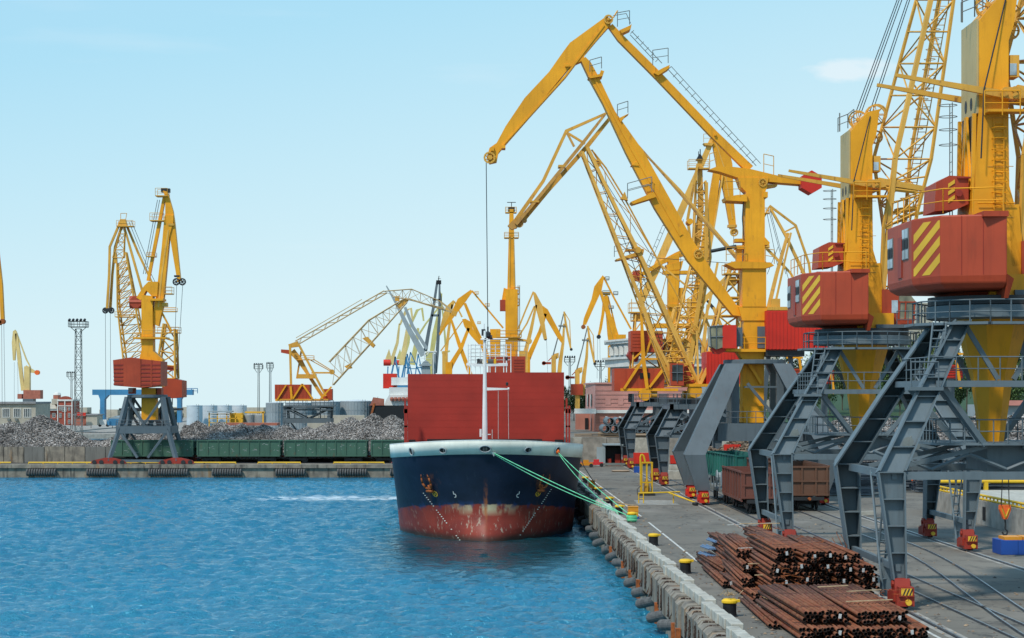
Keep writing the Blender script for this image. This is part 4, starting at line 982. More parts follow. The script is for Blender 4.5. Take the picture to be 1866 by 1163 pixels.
    for z in zz_: mb.beam((cx0 + .6 * (cx1 - cx0), Y1 - 1.58, z), (cx1 + .45, Y1 - 1.58, z), .07, .07)
    mb.build('window_bar', 'house_red', cab)
    MB().box(cx0 + .35 * (cx1 - cx0), Y1 - 1.63, cz0 + .9, cx0 + .58 * (cx1 - cx0), Y1 - 1.6, cz0 + 1.7).build('side_window', 'pale_glass', cab)
    MB().rail([(cx0 + .8, Y1 - 2.1, cz0 - .1), (cx1 + .5, Y1 - 2.1, cz0 - .1)], 1.1, .03, .5).build('cab_rail', 'portal_grey', cab)
    return root
tc1 = tower_crane()
tc2 = copy_tree(tc1); tc2.location = (23.3, 122.5, ZG); tc2.scale = (1, 1, .968)
tc1['label'] = 'largest tower crane cut by the right edge, red faceted house and grey ribbed legs'
tc2['label'] = 'second tower crane from the right edge, standing over the brown wagons'
# ================================================================ BIG BOX-JIB CRANE over the ship
pl3 = Plane(1375, 171, 0); Yc = 171.0
bj = empty('box_jib_crane', (pl3.X, Yc, ZG), 'big bright yellow box jib crane whose jib hangs over the ship bow', 'portal crane')
def box_leg(root, X, Y, zg, sx, sy, k3, knee, foot, mat, top=(2.0, 1.9, 11.9)):
    """closed box leg in two straight tapering lengths"""
    mb = MB(); a = Vector((X + sx * top[0], Y + sy * top[1], zg + top[2])); b_ = Vector((X + sx * knee[0], Y + sy * knee[1], zg + knee[2])); c = Vector((X + sx * foot[0], Y + sy * foot[1], zg + foot[2]))
    w0, w1, w2 = k3
    def sec(p, wx, wy): return [p + Vector((-wx / 2, -wy / 2, 0)), p + Vector((wx / 2, -wy / 2, 0)), p + Vector((wx / 2, wy / 2, 0)), p + Vector((-wx / 2, wy / 2, 0))]
    S_ = [sec(a, w0, w0 * .8), sec(b_, w1, w1 * .8), sec(c, w2, w2 * .8)]
    mb.add([p for s_ in S_ for p in s_], [(0, 1, 2, 3), (8, 11, 10, 9)] + [(k * 4 + i, k * 4 + (i + 1) % 4, k * 4 + 4 + (i + 1) % 4, k * 4 + 4 + i) for k in range(2) for i in range(4)])
    return mb.build('leg', mat, root)
for sx in (-1, 1):
    for sy in (-1, 1):
        box_leg(bj, pl3.X, Yc, ZG, sx, sy, (1.5, 1.75, 1.15), (5.75, 5.0, 4.2), (5.0, 5.0, 1.2), 'portal_grey')
        bogie(bj, pl3.X + sx * 5.0, Yc + sy * 5.0, ZG + .06, 1.05, True, 'bright_red')
x, y = pl3.X, Yc
mb = MB()
for sy in (-1, 1): mb.box(x - 3.6, y + sy * 3.4 - .25, ZG + 5.3, x + 3.6, y + sy * 3.4 + .25, ZG + 6.8)
for sx in (-1, 1): mb.box(x + sx * 3.6 - .3, y - 3.3, ZG + 5.35, x + sx * 3.6 + .3, y + 3.3, ZG + 6.75)
mb.box(x - 1.2, y - 3.1, ZG + 5.5, x + 1.2, y + 3.1, ZG + 6.6); mb.build('cross_girder', 'portal_grey', bj)
mb = MB()
for sx in (-1, 1):
    for sy in (-1, 1): MB().beam((x + sx * 1.9, y + sy * 1.9, ZG + 6.8), (x + sx * 1.9, y + sy * 1.9, ZG + 11.9), .6, .6).build('portal_post', 'portal_grey', bj)
mb.beam((x - 1.2, y - 2.1, ZG + 9.9), (x + 2.2, y - 2.1, ZG + 9.9), .15, .15).beam((x - .9, y - 2.1, ZG + 10.2), (x + 1.9, y - 2.1, ZG + 6.8), .25, .25); mb.build('portal_brace', 'portal_grey', bj)
MB().lathe((x, y, ZG), [(2.55, 11.85), (2.7, 11.9), (2.7, 12.2), (2.55, 12.25)], 24).build('portal_ring', 'portal_grey', bj)
MB().rail([(x - 3.4, y - 3.6, ZG + 6.8), (x + 3.4, y - 3.6, ZG + 6.8)], 1.0, .03, .7).build('walkway_rail', 'portal_grey', bj)
assemble(bj, pl3, [
 ('column', 'crane_yellow', [('pl', [(1350, 770), (1389, 770), (1391, 480), (1391, 355), (1395, 343), (1398, 326), (1342, 326), (1348, 343), (1357, 352), (1354, 480)], 1.9)],
   [('column_collar', 'crane_yellow', [('pl', [(1350, 560), (1393, 560), (1393, 478), (1350, 478)], 2.2), ('pl', [(1343, 560), (1396, 560), (1390, 585), (1350, 585)], 2.1), ('bx', (1352, 740, 1388, 770), 2.3)]),
    ('column_platform', 'crane_yellow', [('pl', [(1320, 483), (1335, 478), (1400, 480), (1407, 486), (1390, 491), (1336, 491)], 2.6), ('pl', [(1318, 362), (1340, 358), (1358, 357), (1358, 370), (1320, 368)], 2.6), ('bx', (1388, 352, 1396, 362), 2.2), ('pl', [(1391, 434), (1400, 444), (1398, 448), (1390, 448)], 2.0), ('bx', (1338, 436, 1356, 442), 1.4),
      ('bx', (1338, 448, 1354, 455), 1.2), ('bx', (1341, 455, 1351, 478), .8)]),
    ('rail', 'old_yellow', [('rl', (1317, 361), (1345, 361), 1.3, -1.3), ('rl', (1320, 478), (1354, 478), 1.2, -1.3), ('rl', (1391, 480), (1407, 483), 1.2, -1.3), ('lt', [(1353, 362), (1353, 450)], .05, -.5), ('lt', [(1356, 362), (1356, 450)], .05, -.5)]),
    ('cable', 'rope_dark', [('lt', [(1353, 352), (1350, 400), (1353, 440)], .05, -1.0), ('lt', [(1294, 459), (1340, 450)], .16, -.6)])]),
 ('head_arm', 'crane_yellow', [('pl', [(1290, 311), (1303, 306), (1332, 306), (1365, 310), (1460, 333), (1458, 338), (1395, 333), (1386, 331), (1358, 329), (1352, 336), (1346, 327), (1331, 322), (1310, 315)], 1.7)],
   [('rail', 'old_yellow', [('rl', (1291, 310), (1303, 306), 1.3, -.8), ('rl', (1390, 318), (1408, 322), 1.7, -.6)]), ('sheave', 'old_yellow', [('wh', 1387, 335, .32, .1, -1.0), ('pl', [(1385, 346), (1395, 337), (1415, 338), (1414, 341)], 1.2)])]),
 ('counterweight', 'bright_red', [('dk', 1474, 335, 1.0, 1.8, 6, -.6)]),
 ('boom', 'crane_yellow', [('pl', [(1058, 112), (1066, 106), (1076, 116), (1089, 140), (1120, 205), (1172, 278), (1222, 368), (1262, 440), (1300, 500), (1340, 556), (1349, 560), (1349, 577), (1334, 575), (1252, 476), (1192, 380), (1140, 280), (1098, 190), (1075, 148)], 1.3)],
   [('boom_rib', 'crane_yellow', [('bm', [(1082, 145, 3), (1150, 272, 5), (1240, 430, 7)], 1.45), ('dk', 1256, 405, .26, 1.6, 10)]),
    ('boom_platform', 'crane_yellow', [('pl', [(1071, 143), (1092, 138), (1094, 131), (1100, 133), (1097, 142), (1075, 146)], 1.9), ('pl', [(1148, 370), (1190, 352), (1194, 361), (1152, 374)], 2.0), ('pl', [(1149, 303), (1160, 296), (1163, 304)], 1.5), ('pl', [(1126, 218), (1145, 209), (1138, 214), (1130, 225)], 1.6)]),
    ('sheave', 'old_yellow', [('wh', 1271, 464, .36, .14, -.75)]),
    ('rail', 'old_grey', [('rl', (1074, 134), (1095, 128), 1.0, -.9), ('rl', (1142, 364), (1186, 352), 1.3, -1.0), ('rl', (1124, 214), (1143, 208), 1.0, -.8), ('lt', [(1142, 348), (1180, 338), (1190, 352)], .03, -1)])]),
 ('jib', 'crane_yellow', [('pl', [(887, 288), (892, 271), (905, 262), (921, 232), (956, 180), (1000, 133), (1026, 96), (1038, 80), (1104, 32), (1114, 38), (1112, 47), (1088, 74), (1066, 100), (1062, 112), (1048, 118), (1038, 124), (1000, 170), (962, 218), (918, 268), (908, 280), (905, 296), (892, 299)], 1.1)],
   [('jib_rib', 'crane_yellow', [('bm', [(915, 268, 2), (1030, 140, 3.5), (1100, 48, 3)], 1.25)]), ('sheave', 'old_yellow', [('wh', 892, 289, .44, .16, -.65), ('wh', 1108, 38, .34, .14, -.65), ('dk', 893, 289, .2, 1.6, 10)]),
    ('jib_fitting', 'crane_yellow', [('bx', (894, 270, 900, 277), 1.6), ('bx', (914, 267, 921, 272), 1.6), ('bx', (1029, 120, 1036, 124), 1.5), ('lt', [(1117, 34), (1125, 21)], .06, -.4)])]),
 ('tie_rod', 'crane_yellow', [('bm', [(1112, 48, 9), (1130, 70, 13), (1200, 140, 14), (1300, 245, 14), (1366, 309, 15)], .8)],
   [('tie_platform', 'crane_yellow', [('pl', [(1128, 58), (1146, 50), (1150, 47), (1148, 56), (1132, 64)], 1.6), ('pl', [(1190, 136), (1206, 127), (1219, 121), (1218, 127), (1198, 140)], 1.6), ('bx', (1300, 245, 1304, 249), 1.2)]),
    ('stair', 'old_grey', [('lt', [(1150, 60), (1205, 118)], .035, -.7), ('lt', [(1147, 66), (1190, 112)], .035, -.7), ('lt', [(1215, 128), (1376, 304)], .035, -.7), ('lt', [(1222, 124), (1384, 300)], .03, -.7)] + [('lt', [(1148 + k * 9, 64 + k * 10.3), (1154 + k * 9, 58 + k * 10.3)], .03, -.7) for k in range(6)] + [('lt', [(1214 + k * 11, 131 + k * 12), (1222 + k * 11, 123.5 + k * 12)], .03, -.7) for k in range(15)]),
    ('rail', 'old_grey', [('rl', (1124, 52), (1146, 48), 1.2, -.8), ('rl', (1188, 122), (1216, 118), 1.3, -.8), ('lt', [(1116, 32), (1140, 28), (1148, 46)], .03, -.8)])]),
 ('cab', 'bright_red', [('bx', (1311, 594, 1336, 636), 2.2, -1.2), ('pl', [(1292, 636), (1315, 634), (1318, 640), (1308, 646), (1298, 645)], 1.6, -1.2)],
   [('cab_glazing', 'amber_glass', [('pl', [(1288, 597), (1312, 595), (1312, 634), (1300, 638), (1290, 632)], 2.1, -1.2)]), ('window_bar', 'portal_grey', [('lt', [(1288, 597), (1312, 595)], .06, -2.3), ('lt', [(1288, 616), (1312, 615)], .05, -2.3), ('lt', [(1300, 596), (1300, 637)], .05, -2.3), ('lt', [(1288, 597), (1290, 633)], .05, -2.3)])]),
 ('control_box', 'portal_grey', [('bx', (1337, 598, 1348, 632), 1.6, -1.0), ('bx', (1377, 596, 1390, 635), .5, -1.1)]),
 ('machinery_house', 'bright_red', [('bx', (1390, 568, 1499, 638), 4.2)] + [('bx', (1392 + k * 6.6, 570, 1394.5 + k * 6.6, 637), 4.3) for k in range(17)], ),
 ('slewing_platform', 'crane_yellow', [('pl', [(1312, 636), (1390, 637), (1390, 642), (1345, 642), (1312, 641)], 3.4), ('pl', [(1340, 640), (1392, 640), (1385, 658), (1352, 658)], 2.0)], [('rail', 'crane_yellow', [('rl', (1314, 637), (1390, 637), 1.0, -1.7)])]),
 ('house_frame', 'dark_steel', [('bx', (1390, 640, 1460, 650), 3.6)]),
 ('brace', 'crane_yellow', [('bm', [(1360, 660, 6), (1384, 700, 5)], .3, -1.2)]),
])
rope('hoist_rope', 'x', [(0, 0, 0), (0, 0, 1)], .01, 'rope_dark') if False else None
ap = pl3.P(886, 297); MB().tube(ap, pl3.P(889, 604), .035, n=4).build('hoist_rope', 'rope_dark', bj)
hk = MB(); hp = pl3.P(889, 606); hk.lathe(hp - Vector((0, 0, .5)), [(.1, 0), (.28, .15), (.28, .45), (.1, .6)], 8).tube(hp, hp + Vector((0, 0, .5)), .07); hk.build('hook_block', 'dark_steel', bj)
# ================================================================ LATTICE DOUBLE-LINK CRANES
def low_portal(root, X, Y, zg, mat='portal_grey', redbog='bogie_red'):
    for sx in (-1, 1):
        for sy in (-1, 1):
            ribbed_leg(root, sx, sy, X, Y, [(5.3, 5.2, 1.25, .72), (5.45, 5.2, 5.0, 1.45), (3.9, 3.6, 7.75, 1.5)], zg, .6, mat, 1.15)
            bogie(root, X + sx * 5.28, Y + sy * 5.2, zg + .06, 1.05, True, redbog)
    mb = MB()
    for sy in (-1, 1): mb.beam((X - 4.6, Y + sy * 4.2, zg + 8.0), (X + 4.6, Y + sy * 4.2, zg + 8.0), .4, .55).beam((X - 5.3, Y + sy * 5.2, zg + 5.0), (X + 5.3, Y + sy * 5.2, zg + 5.0), .25, .3).beam((X - 4.9, Y + sy * 5.0, zg + 5.2), (X + .2, Y + sy * 4.2, zg + 7.7), .3, .3).beam((X + 4.9, Y + sy * 5.0, zg + 5.2), (X - .2, Y + sy * 4.2, zg + 7.7), .3, .3)
    for sx in (-1, 1): mb.beam((X + sx * 4.4, Y - 4.4, zg + 8.0), (X + sx * 4.4, Y + 4.4, zg + 8.0), .4, .55)
    mb.box(X - 2, Y - 2, zg + 6.2, X + 2, Y + 2, zg + 8.2).build('portal_frame', mat, root)
    MB().rail([(X - 4.9, Y - 4.7, zg + 8.25), (X + 4.9, Y - 4.7, zg + 8.25), (X + 4.9, Y + 4.7, zg + 8.25), (X - 4.9, Y + 4.7, zg + 8.25), (X - 4.9, Y - 4.7, zg + 8.25)], 1.05, .035, .9).build('walkway_rail', mat, root)
    mb = MB().lathe((X, Y, zg), [(3.1, 8.2), (3.25, 8.25), (3.25, 8.8), (3.1, 8.85)], 20); mb.build('slew_ring', 'dark_steel', root)
    mb = MB()
    for a in range(4):
        c = math.pi / 4 + a * math.pi / 2; p = Vector((X + 3.1 * math.cos(c), Y + 3.1 * math.sin(c), zg + 9.2)); mb.tube(p - Vector((.4, 0, 0)), p + Vector((.4, 0, 0)), .42, n=12)
    mb.build('roller_bogie', 'old_yellow', root)
lc = empty('lattice_crane', (23.3, 205, ZG), 'lattice crane with long rusty jib, boom rising left behind the big box boom', 'portal crane')
low_portal(lc, 23.3, 205, ZG)
p4 = Plane(1294, 205, 0)
assemble(lc, p4, [
 ('machinery_house', 'bright_red', [('bx', (1283, 642, 1362, 702), 5.0)] + [('bx', (1284 + k * 6, 644, 1285 + k * 6, 700), 5.1) for k in range(13)]),
 ('slewing_deck', 'crane_yellow', [('bx', (1246, 700, 1350, 705), 5.4), ('bx', (1262, 690, 1280, 705), 3), ('dk', 1262, 712, .75, 1.2, 10, -2)]),
 ('deck_house', 'house_red', [('bx', (1225, 664, 1262, 704), 3.2)]),
 ('cab', 'house_red', [('bx', (1217, 663, 1240, 703), 2.2, -2.4)], [('cab_glazing', 'glass', [('bx', (1219, 666, 1238, 694), 2.3, -2.4)]), ('window_bar', 'portal_grey', [('lt', [(1218, 680), (1239, 680)], .05, -3.6), ('lt', [(1228, 664), (1228, 697)], .05, -3.6)])]),
 ('boom', 'old_yellow', [('tr', [(1058, 276), (1133, 469), (1197, 640), (1222, 702)], [(1067, 266), (1169, 477), (1241, 640), (1270, 703)], [1.4, 2.6, 3.6, 4.0], 5, .10, .045),
    ('lt', [(1078, 273), (1104, 306), (1140, 365), (1196, 469), (1263, 592), (1290, 650)], .09), ('zz', ((1078, 273), (1196, 469)), ((1067, 266), (1169, 477)), 5, .06, 0), ('zz', ((1196, 469), (1270, 604)), ((1169, 477), (1235, 627)), 4, .07, 0)],
    [('main_chord', 'far_yellow', [('bm', [(1069, 272, 6), (1120, 380, 6), (1169, 477, 7), (1241, 640, 8), (1270, 703, 8)], .4, -1.6), ('bm', [(1060, 280, 5), (1133, 469, 6), (1165, 548, 7), (1197, 640, 7), (1222, 702, 7)], .4, -1.6)]),
     ('boom_platform', 'old_yellow', [('pl', [(1121, 474), (1150, 464), (1172, 458), (1170, 466), (1123, 476)], 2.6), ('dk', 1160, 458, .35, 1.0, 8, -1.5), ('bx', (1140, 455, 1172, 458), 2.0)]), ('rail', 'old_grey', [('rl', (1118, 470), (1150, 462), 1.1, -1.3)]),
     ('fitting', 'old_yellow', [('wh', 1088, 300, .3, .2, -1.2), ('pl', [(1130, 363), (1138, 350), (1144, 366)], .8)])]),
 ('jib', 'old_yellow', [('bm', [(1104, 207, 4), (1032, 239, 6), (990, 330, 6), (938, 404, 7)], .35), ('bm', [(1112, 214, 6), (1070, 266, 8), (1000, 345, 7), (945, 412, 6)], .4, .7), ('bm', [(1030, 240, 4), (1066, 262, 4)], .3)],
    [('lower_chord', 'rusty_yellow', [('bm', [(1102, 210, 4), (1060, 264, 6), (990, 350, 6), (940, 410, 6)], .35, -.6), ('bm', [(1033, 243, 4), (1046, 268, 4)], .2, -.3)]), ('jib_head', 'rusty_yellow', [('pl', [(925, 412), (935, 402), (946, 408), (942, 416), (932, 419)], 1.0), ('wh', 946, 408, .4, .1, -.5), ('dk', 956, 402, .25, .8, 8)]),
     ('fitting', 'old_yellow', [('bx', (1017, 302, 1030, 306), 1.6), ('bx', (966, 367, 982, 370), 1.6)])]),
 ('tie_rod', 'rusty_yellow', [('bm', [(1110, 210, 3), (1165, 270, 3), (1230, 345, 3.5), (1345, 478, 4)], .2, -.7)], [('rod', 'far_yellow', [('bm', [(1112, 212, 3), (1240, 345, 4), (1348, 470, 4)], .2, .8)])]),
 ('tower_frame', 'old_yellow', [('tr', [(1333, 478), (1288, 642)], [(1350, 478), (1345, 642)], [1.6, 4.0], 5, .16, .09), ('pf', 1318, 1350, 500, 2.4, 1.0), ('pf', 1312, 1350, 560, 3.0, 1.0), ('lt', [(1298, 645), (1274, 700)], .22, -1.5), ('lt', [(1298, 645), (1274, 700)], .22, 1.5), ('bx', (1322, 505, 1340, 520), 1.4)]),
 ('brace', 'far_yellow', [('bm', [(1188, 615, 5), (1215, 668, 5), (1222, 702, 5)], .3, -1.8), ('bm', [(1270, 704, 6), (1298, 646, 6)], .3, -1.9), ('bm', [(1266, 604, 3), (1269, 700, 4)], .2, -1.9)]),
 ('rope', 'rope_dark', [('lt', [(1334, 480), (1190, 470), (1068, 275)], .03), ('lt', [(1082, 300), (1150, 470), (1230, 700)], .035), ('lt', [(1086, 300), (1160, 470), (1240, 700)], .035)]),
])
ll = empty('lattice_crane', (23.3, 250, ZG), 'lattice crane with red house standing left of the others, before the pink building', 'portal crane')
low_portal(ll, 23.3, 250, ZG)
p5 = Plane(1214, 250, 0)
assemble(ll, p5, [
 ('machinery_house', 'house_red', [('bx', (1117, 672, 1207, 713), 5.2)] + [('bx', (1137 + k * 10, 674, 1138 + k * 10, 711), 5.28) for k in range(7)], [('window', 'black', [('bx', (1163, 680, 1169, 690), 5.4), ('bx', (1176, 680, 1181, 690), 5.4)])]),
 ('upper_house', 'house_red', [('bx', (1147, 604, 1205, 642), 4.5)] + [('bx', (1150, 608 + k * 6, 1204, 610 + k * 6), 4.6) for k in range(5)], [('counterweight', 'bogie_red', [('pl', [(1142, 648), (1146, 640), (1166, 640), (1160, 660), (1148, 657)], 3)])]),
 ('slewing_deck', 'crane_yellow', [('bx', (1128, 708, 1232, 713), 5.6), ('dk', 1172, 719, .8, 1.2, 12, -2.4), ('dk', 1256, 719, .8, 1.2, 12, -2.4)]),
 ('side_frame', 'crane_yellow', [('bm', [(1134, 709, 4), (1168, 656, 5)], .3, -2.85), ('bm', [(1164, 470, 3), (1165, 560, 4), (1169, 656, 7), (1176, 709, 6)], .4, -2.85), ('bm', [(1180, 706, 4), (1206, 672, 5)], .3, -2.85), ('bm', [(1170, 655, 4), (1200, 655, 3)], .3, -2.85), ('bm', [(1173, 650, 4), (1190, 600, 3), (1210, 560, 3)], .3, -2.4), ('bm', [(1151, 655, 3), (1168, 640, 3)], .2, -2.85)]),
 ('tower_frame', 'old_yellow', [('tr', [(1158, 570), (1150, 672)], [(1180, 570), (1205, 672)], [2, 4.4], 3, .13, .08), ('pf', 1146, 1176, 570, 2.6, 1.2), ('bx', (1154, 573, 1176, 584), 1.8), ('pf', 1150, 1168, 585, 2, .9), ('lt', [(1151, 568), (1151, 545)], .05)]),
 ('boom', 'far_yellow', [('tr', [(1268, 330), (1262, 470), (1215, 660), (1205, 705)], [(1285, 330), (1294, 470), (1262, 660), (1252, 705)], [1.0, 1.6, 3.6, 4.0], 7, .13, .06)], [('main_chord', 'old_yellow', [('bm', [(1285, 335, 5), (1284, 470, 6), (1250, 690, 8)], .4, -1.6)])]),
 ('jib', 'old_yellow', [('bm', [(1275, 288, 8), (1277, 380, 10), (1272, 430, 12), (1266, 486, 6)], .6), ('bm', [(1270, 300, 4), (1252, 400, 5), (1262, 484, 4)], .4, -.8)], [('jib_head', 'dark_steel', [('bx', (1258, 484, 1272, 492), 1.2), ('pl', [(1268, 292), (1275, 280), (1281, 292)], 1.2), ('lt', [(1276, 290), (1276, 272)], .07), ('lt', [(1273, 290), (1273, 276)], .05)])]),
 ('head_platform', 'old_yellow', [('pf', 1254, 1292, 308, 1.8, 1.1)]),
 ('pipe_lattice', 'far_yellow', [('tr', [(1196, 700), (1230, 560)], [(1215, 700), (1280, 560)], [3, 2.4], 4, .14, .08), ('bm', [(1200, 480, 3), (1262, 530, 3), (1290, 590, 4), (1310, 640, 4)], .3), ('bm', [(1306, 480, 4), (1290, 560, 4), (1262, 640, 5)], .3, -1)]),
 ('sheave', 'old_yellow', [('wh', 1222, 612, .5, .2, -2.3), ('wh', 1238, 612, .5, .2, -2.3), ('wh', 1262, 602, .5, .2, -2.3), ('bx', (1205, 618, 1270, 624), 3)]),
 ('rope', 'rope_dark', [('lt', [(1262, 500), (1258, 600)], .035), ('lt', [(1270, 500), (1272, 600)], .035), ('lt', [(1245, 400), (1232, 610)], .035)]),
])
# box crane seen between them
bc, pb = thing('box_jib_crane', 'yellow box crane with a red drum counterweight seen through the lattice booms', 'portal crane', None, 1224, 282, 0, 6.0, [
 ('column', 'crane_yellow', [('pl', [(1217, 470), (1237, 462), (1236, 600), (1240, 690), (1216, 690)], 1.9)], [('column_collar', 'crane_yellow', [('bx', (1190, 590, 1272, 598), 3), ('bx', (1208, 494, 1272, 500), 2.2), ('pl', [(1212, 484), (1244, 476), (1240, 492), (1216, 494)], 2.1), ('bx', (1216, 555, 1246, 561), 2.6), ('bx', (1236, 525, 1248, 552), 1.4)])]),
 ('head_arm', 'crane_yellow', [('pl', [(1168, 497), (1196, 480), (1228, 462), (1250, 452), (1256, 464), (1236, 470), (1206, 482), (1172, 503)], 1.7)]),
 ('counterweight', 'house_red', [('dk', 1161, 503, .82, 1.6, 7)]),
 ('tie_rod', 'far_yellow', [('bm', [(1298, 254, 9), (1226, 420, 14), (1196, 490, 14), (1166, 556, 11)], .8)], [('stair', 'old_grey', [('lt', [(1212, 414), (1160, 540)], .04, -.6), ('lt', [(1207, 411), (1155, 536)], .04, -.6)] + [('lt', [(1212 - 5.2 * k, 414 + 12.6 * k), (1207 - 5.2 * k, 411 + 12.6 * k)], .04, -.6) for k in range(11)])]),
 ('boom', 'crane_yellow', [('bm', [(1306, 312, 12), (1290, 430, 19), (1275, 520, 17), (1255, 612, 14)], 1.3)], [('boom_rib', 'far_yellow', [('bm', [(1316, 320, 3), (1296, 440, 3), (1284, 530, 3)], 1.5)]), ('boom_platform', 'old_yellow', [('pf', 1254, 1276, 520, 2, 1.0)])]),
 ('jib', 'crane_yellow', [('pl', [(1296, 250), (1306, 256), (1330, 282), (1334, 300), (1336, 360), (1341, 415), (1330, 418), (1318, 350), (1306, 305), (1300, 275)], 1.0)], [('jib_head', 'old_yellow', [('wh', 1337, 424, .5, .2, -.5), ('dk', 1337, 422, .4, .8, 8), ('bx', (1326, 410, 1342, 415), 1.2)]), ('rib', 'far_yellow', [('bm', [(1304, 262, 2), (1320, 310, 2), (1334, 400, 2)], 1.1)])]),
 ('jib_platform', 'old_yellow', [('pl', [(1281, 262), (1300, 262), (1296, 267), (1284, 266)], 1.6), ('rl', (1281, 261), (1297, 261), 1.2, -.8)]),
 ('lower_frame', 'portal_grey', [('bx', (1185, 690, 1265, 700), 6)])])
MB().tube(W(1337, 430, 282), W(1337, 470, 282), .035, n=4).build('hoist_rope', 'rope_dark', bc)
# thin crane right of the big column
tcn, _ = thing('lattice_crane', 'thin yellow double-link crane between the big column and the second tower crane', 'portal crane', None, 1425, 300, 0, 6.0, [
 ('boom', 'far_yellow', [('bm', [(1404, 380, 4), (1432, 430, 5), (1475, 520, 6)], .5), ('bm', [(1436, 425, 5), (1415, 500, 6), (1398, 570, 7)], .8), ('bm', [(1440, 425, 3), (1410, 560, 4)], .3, -.8)], [('stage', 'old_yellow', [('pf', 1388, 1402, 389, 1.6, .8)])]),
 ('jib', 'old_yellow', [('bm', [(1402, 375, 4), (1450, 411, 4), (1474, 480, 4), (1482, 540, 4)], .4), ('bm', [(1430, 423, 3), (1450, 413, 3)], .3), ('bm', [(1390, 400, 3), (1402, 377, 3)], .3)]),
 ('tie_rod', 'far_yellow', [('bm', [(1392, 448, 5), (1440, 497, 4), (1466, 540, 3)], .3), ('pl', [(1388, 436), (1400, 441), (1402, 452), (1390, 450)], 1.2)]),
 ('rope', 'rope_dark', [('lt', [(1396, 380), (1418, 490)], .04), ('lt', [(1400, 380), (1432, 500)], .04), ('lt', [(1404, 385), (1445, 540)], .04), ('lt', [(1418, 450), (1398, 500)], .04)]),
 ('column', 'old_yellow', [('bx', (1404, 545, 1420, 640), 2), ('bx', (1392, 560, 1440, 566), 3)]),
 ('machinery_house', 'house_red', [('bx', (1395, 600, 1450, 650), 4)]),
 ('lower_frame', 'portal_grey', [('bm', [(1400, 650, 8), (1390, 760, 8)], .6), ('bm', [(1440, 650, 8), (1452, 760, 8)], .6)])])
# bits of more cranes in the gap (yellow piece, dark hook arm) behind
gp, _ = thing('yard_crane', 'low yellow crane with a dark folded grab arm behind the big sloping boom', 'crane', None, 1300, 330, 0, 6.0, [
 ('boom', 'far_yellow', [('bm', [(1262, 590, 7), (1282, 548, 9), (1330, 500, 7)], 1.0), ('bm', [(1300, 560, 5), (1316, 600, 6), (1320, 640, 6)], .8)]),
 ('grab_arm', 'dark_steel', [('bm', [(1262, 566, 3), (1283, 541, 5), (1300, 562, 6)], .5)]),
 ('column', 'far_yellow', [('bx', (1252, 545, 1262, 660), 1.6), ('bm', [(1290, 555, 4), (1280, 650, 7)], .8), ('bx', (1225, 575, 1300, 582), 1.6)])])
# ================================================================ FAR PORTALS
def far_portal(root, X, Y, zg, hw, hy, ztop, mat, bog=None, r=.5, zmid=None, spread=.45):
    mb = MB(); zm = zmid or ztop * .45
    for sx in (-1, 1):
        for sy in (-1, 1):
            a = Vector((X + sx * hw * spread, Y + sy * hy * spread, zg + ztop)); b_ = Vector((X + sx * hw * .72, Y + sy * hy * .8, zg + zm)); c = Vector((X + sx * hw, Y + sy * hy, zg + .5))
            mb.beam(a, b_, r, r).beam(b_, c, r, r * .8)
            mb.beam(b_, (X + sx * hw * .15, Y + sy * hy, zg + 1.0), r * .5, r * .5).beam(a, (X - sx * hw * .1, Y + sy * hy * .8, zg + zm), r * .5, r * .5)
    for sy in (-1, 1): mb.beam((X - hw * .8, Y + sy * hy * .8, zg + zm), (X + hw * .8, Y + sy * hy * .8, zg + zm), r, r * 1.7).beam((X - hw, Y + sy * hy, zg + .55), (X + hw, Y + sy * hy, zg + .55), r * .6, r * .6)
    for sx in (-1, 1): mb.beam((X + sx * hw * .75, Y - hy * .8, zg + zm), (X + sx * hw * .75, Y + hy * .8, zg + zm), r, r * 1.7)
    mb.lathe((X, Y, zg), [(hw * spread * 1.1, ztop - .1), (hw * spread * 1.15, ztop), (hw * spread * 1.15, ztop + .35), (hw * spread, ztop + .4)], 14)
    mb.rail([(X - hw * .8, Y - hy * .85, zg + zm + .4), (X + hw * .8, Y - hy * .85, zg + zm + .4)], 1, .04, 1)
    for k in (-2.4, 2.4): mb.beam((X + k, Y - hy * .4, zg + zm + .3), (X + k, Y - hy * .4, zg + ztop), .2, .2)
    mb.build('portal', mat, root)
    if bog:
        for sx in (-1, 1):
            for sy in (-1, 1):
                m2 = MB(); x, y = X + sx * hw, Y + sy * hy
                m2.prism([(x - 2.6, y - .3, zg + .15), (x + 2.6, y - .3, zg + .15), (x + 2.3, y - .3, zg + .6), (x + .6, y - .3, zg + 1.0), (x - .6, y - .3, zg + 1.0), (x - 2.3, y - .3, zg + .6)], (0, .6, 0))
                o = m2.build('bogie', bog, root); m2 = MB()
                for q in (-2.0, -1, 1, 2.0): m2.tube((x + q, y - .4, zg + .35), (x + q, y + .4, zg + .35), .33, n=10)
                m2.build('wheel', 'dark_steel', o)
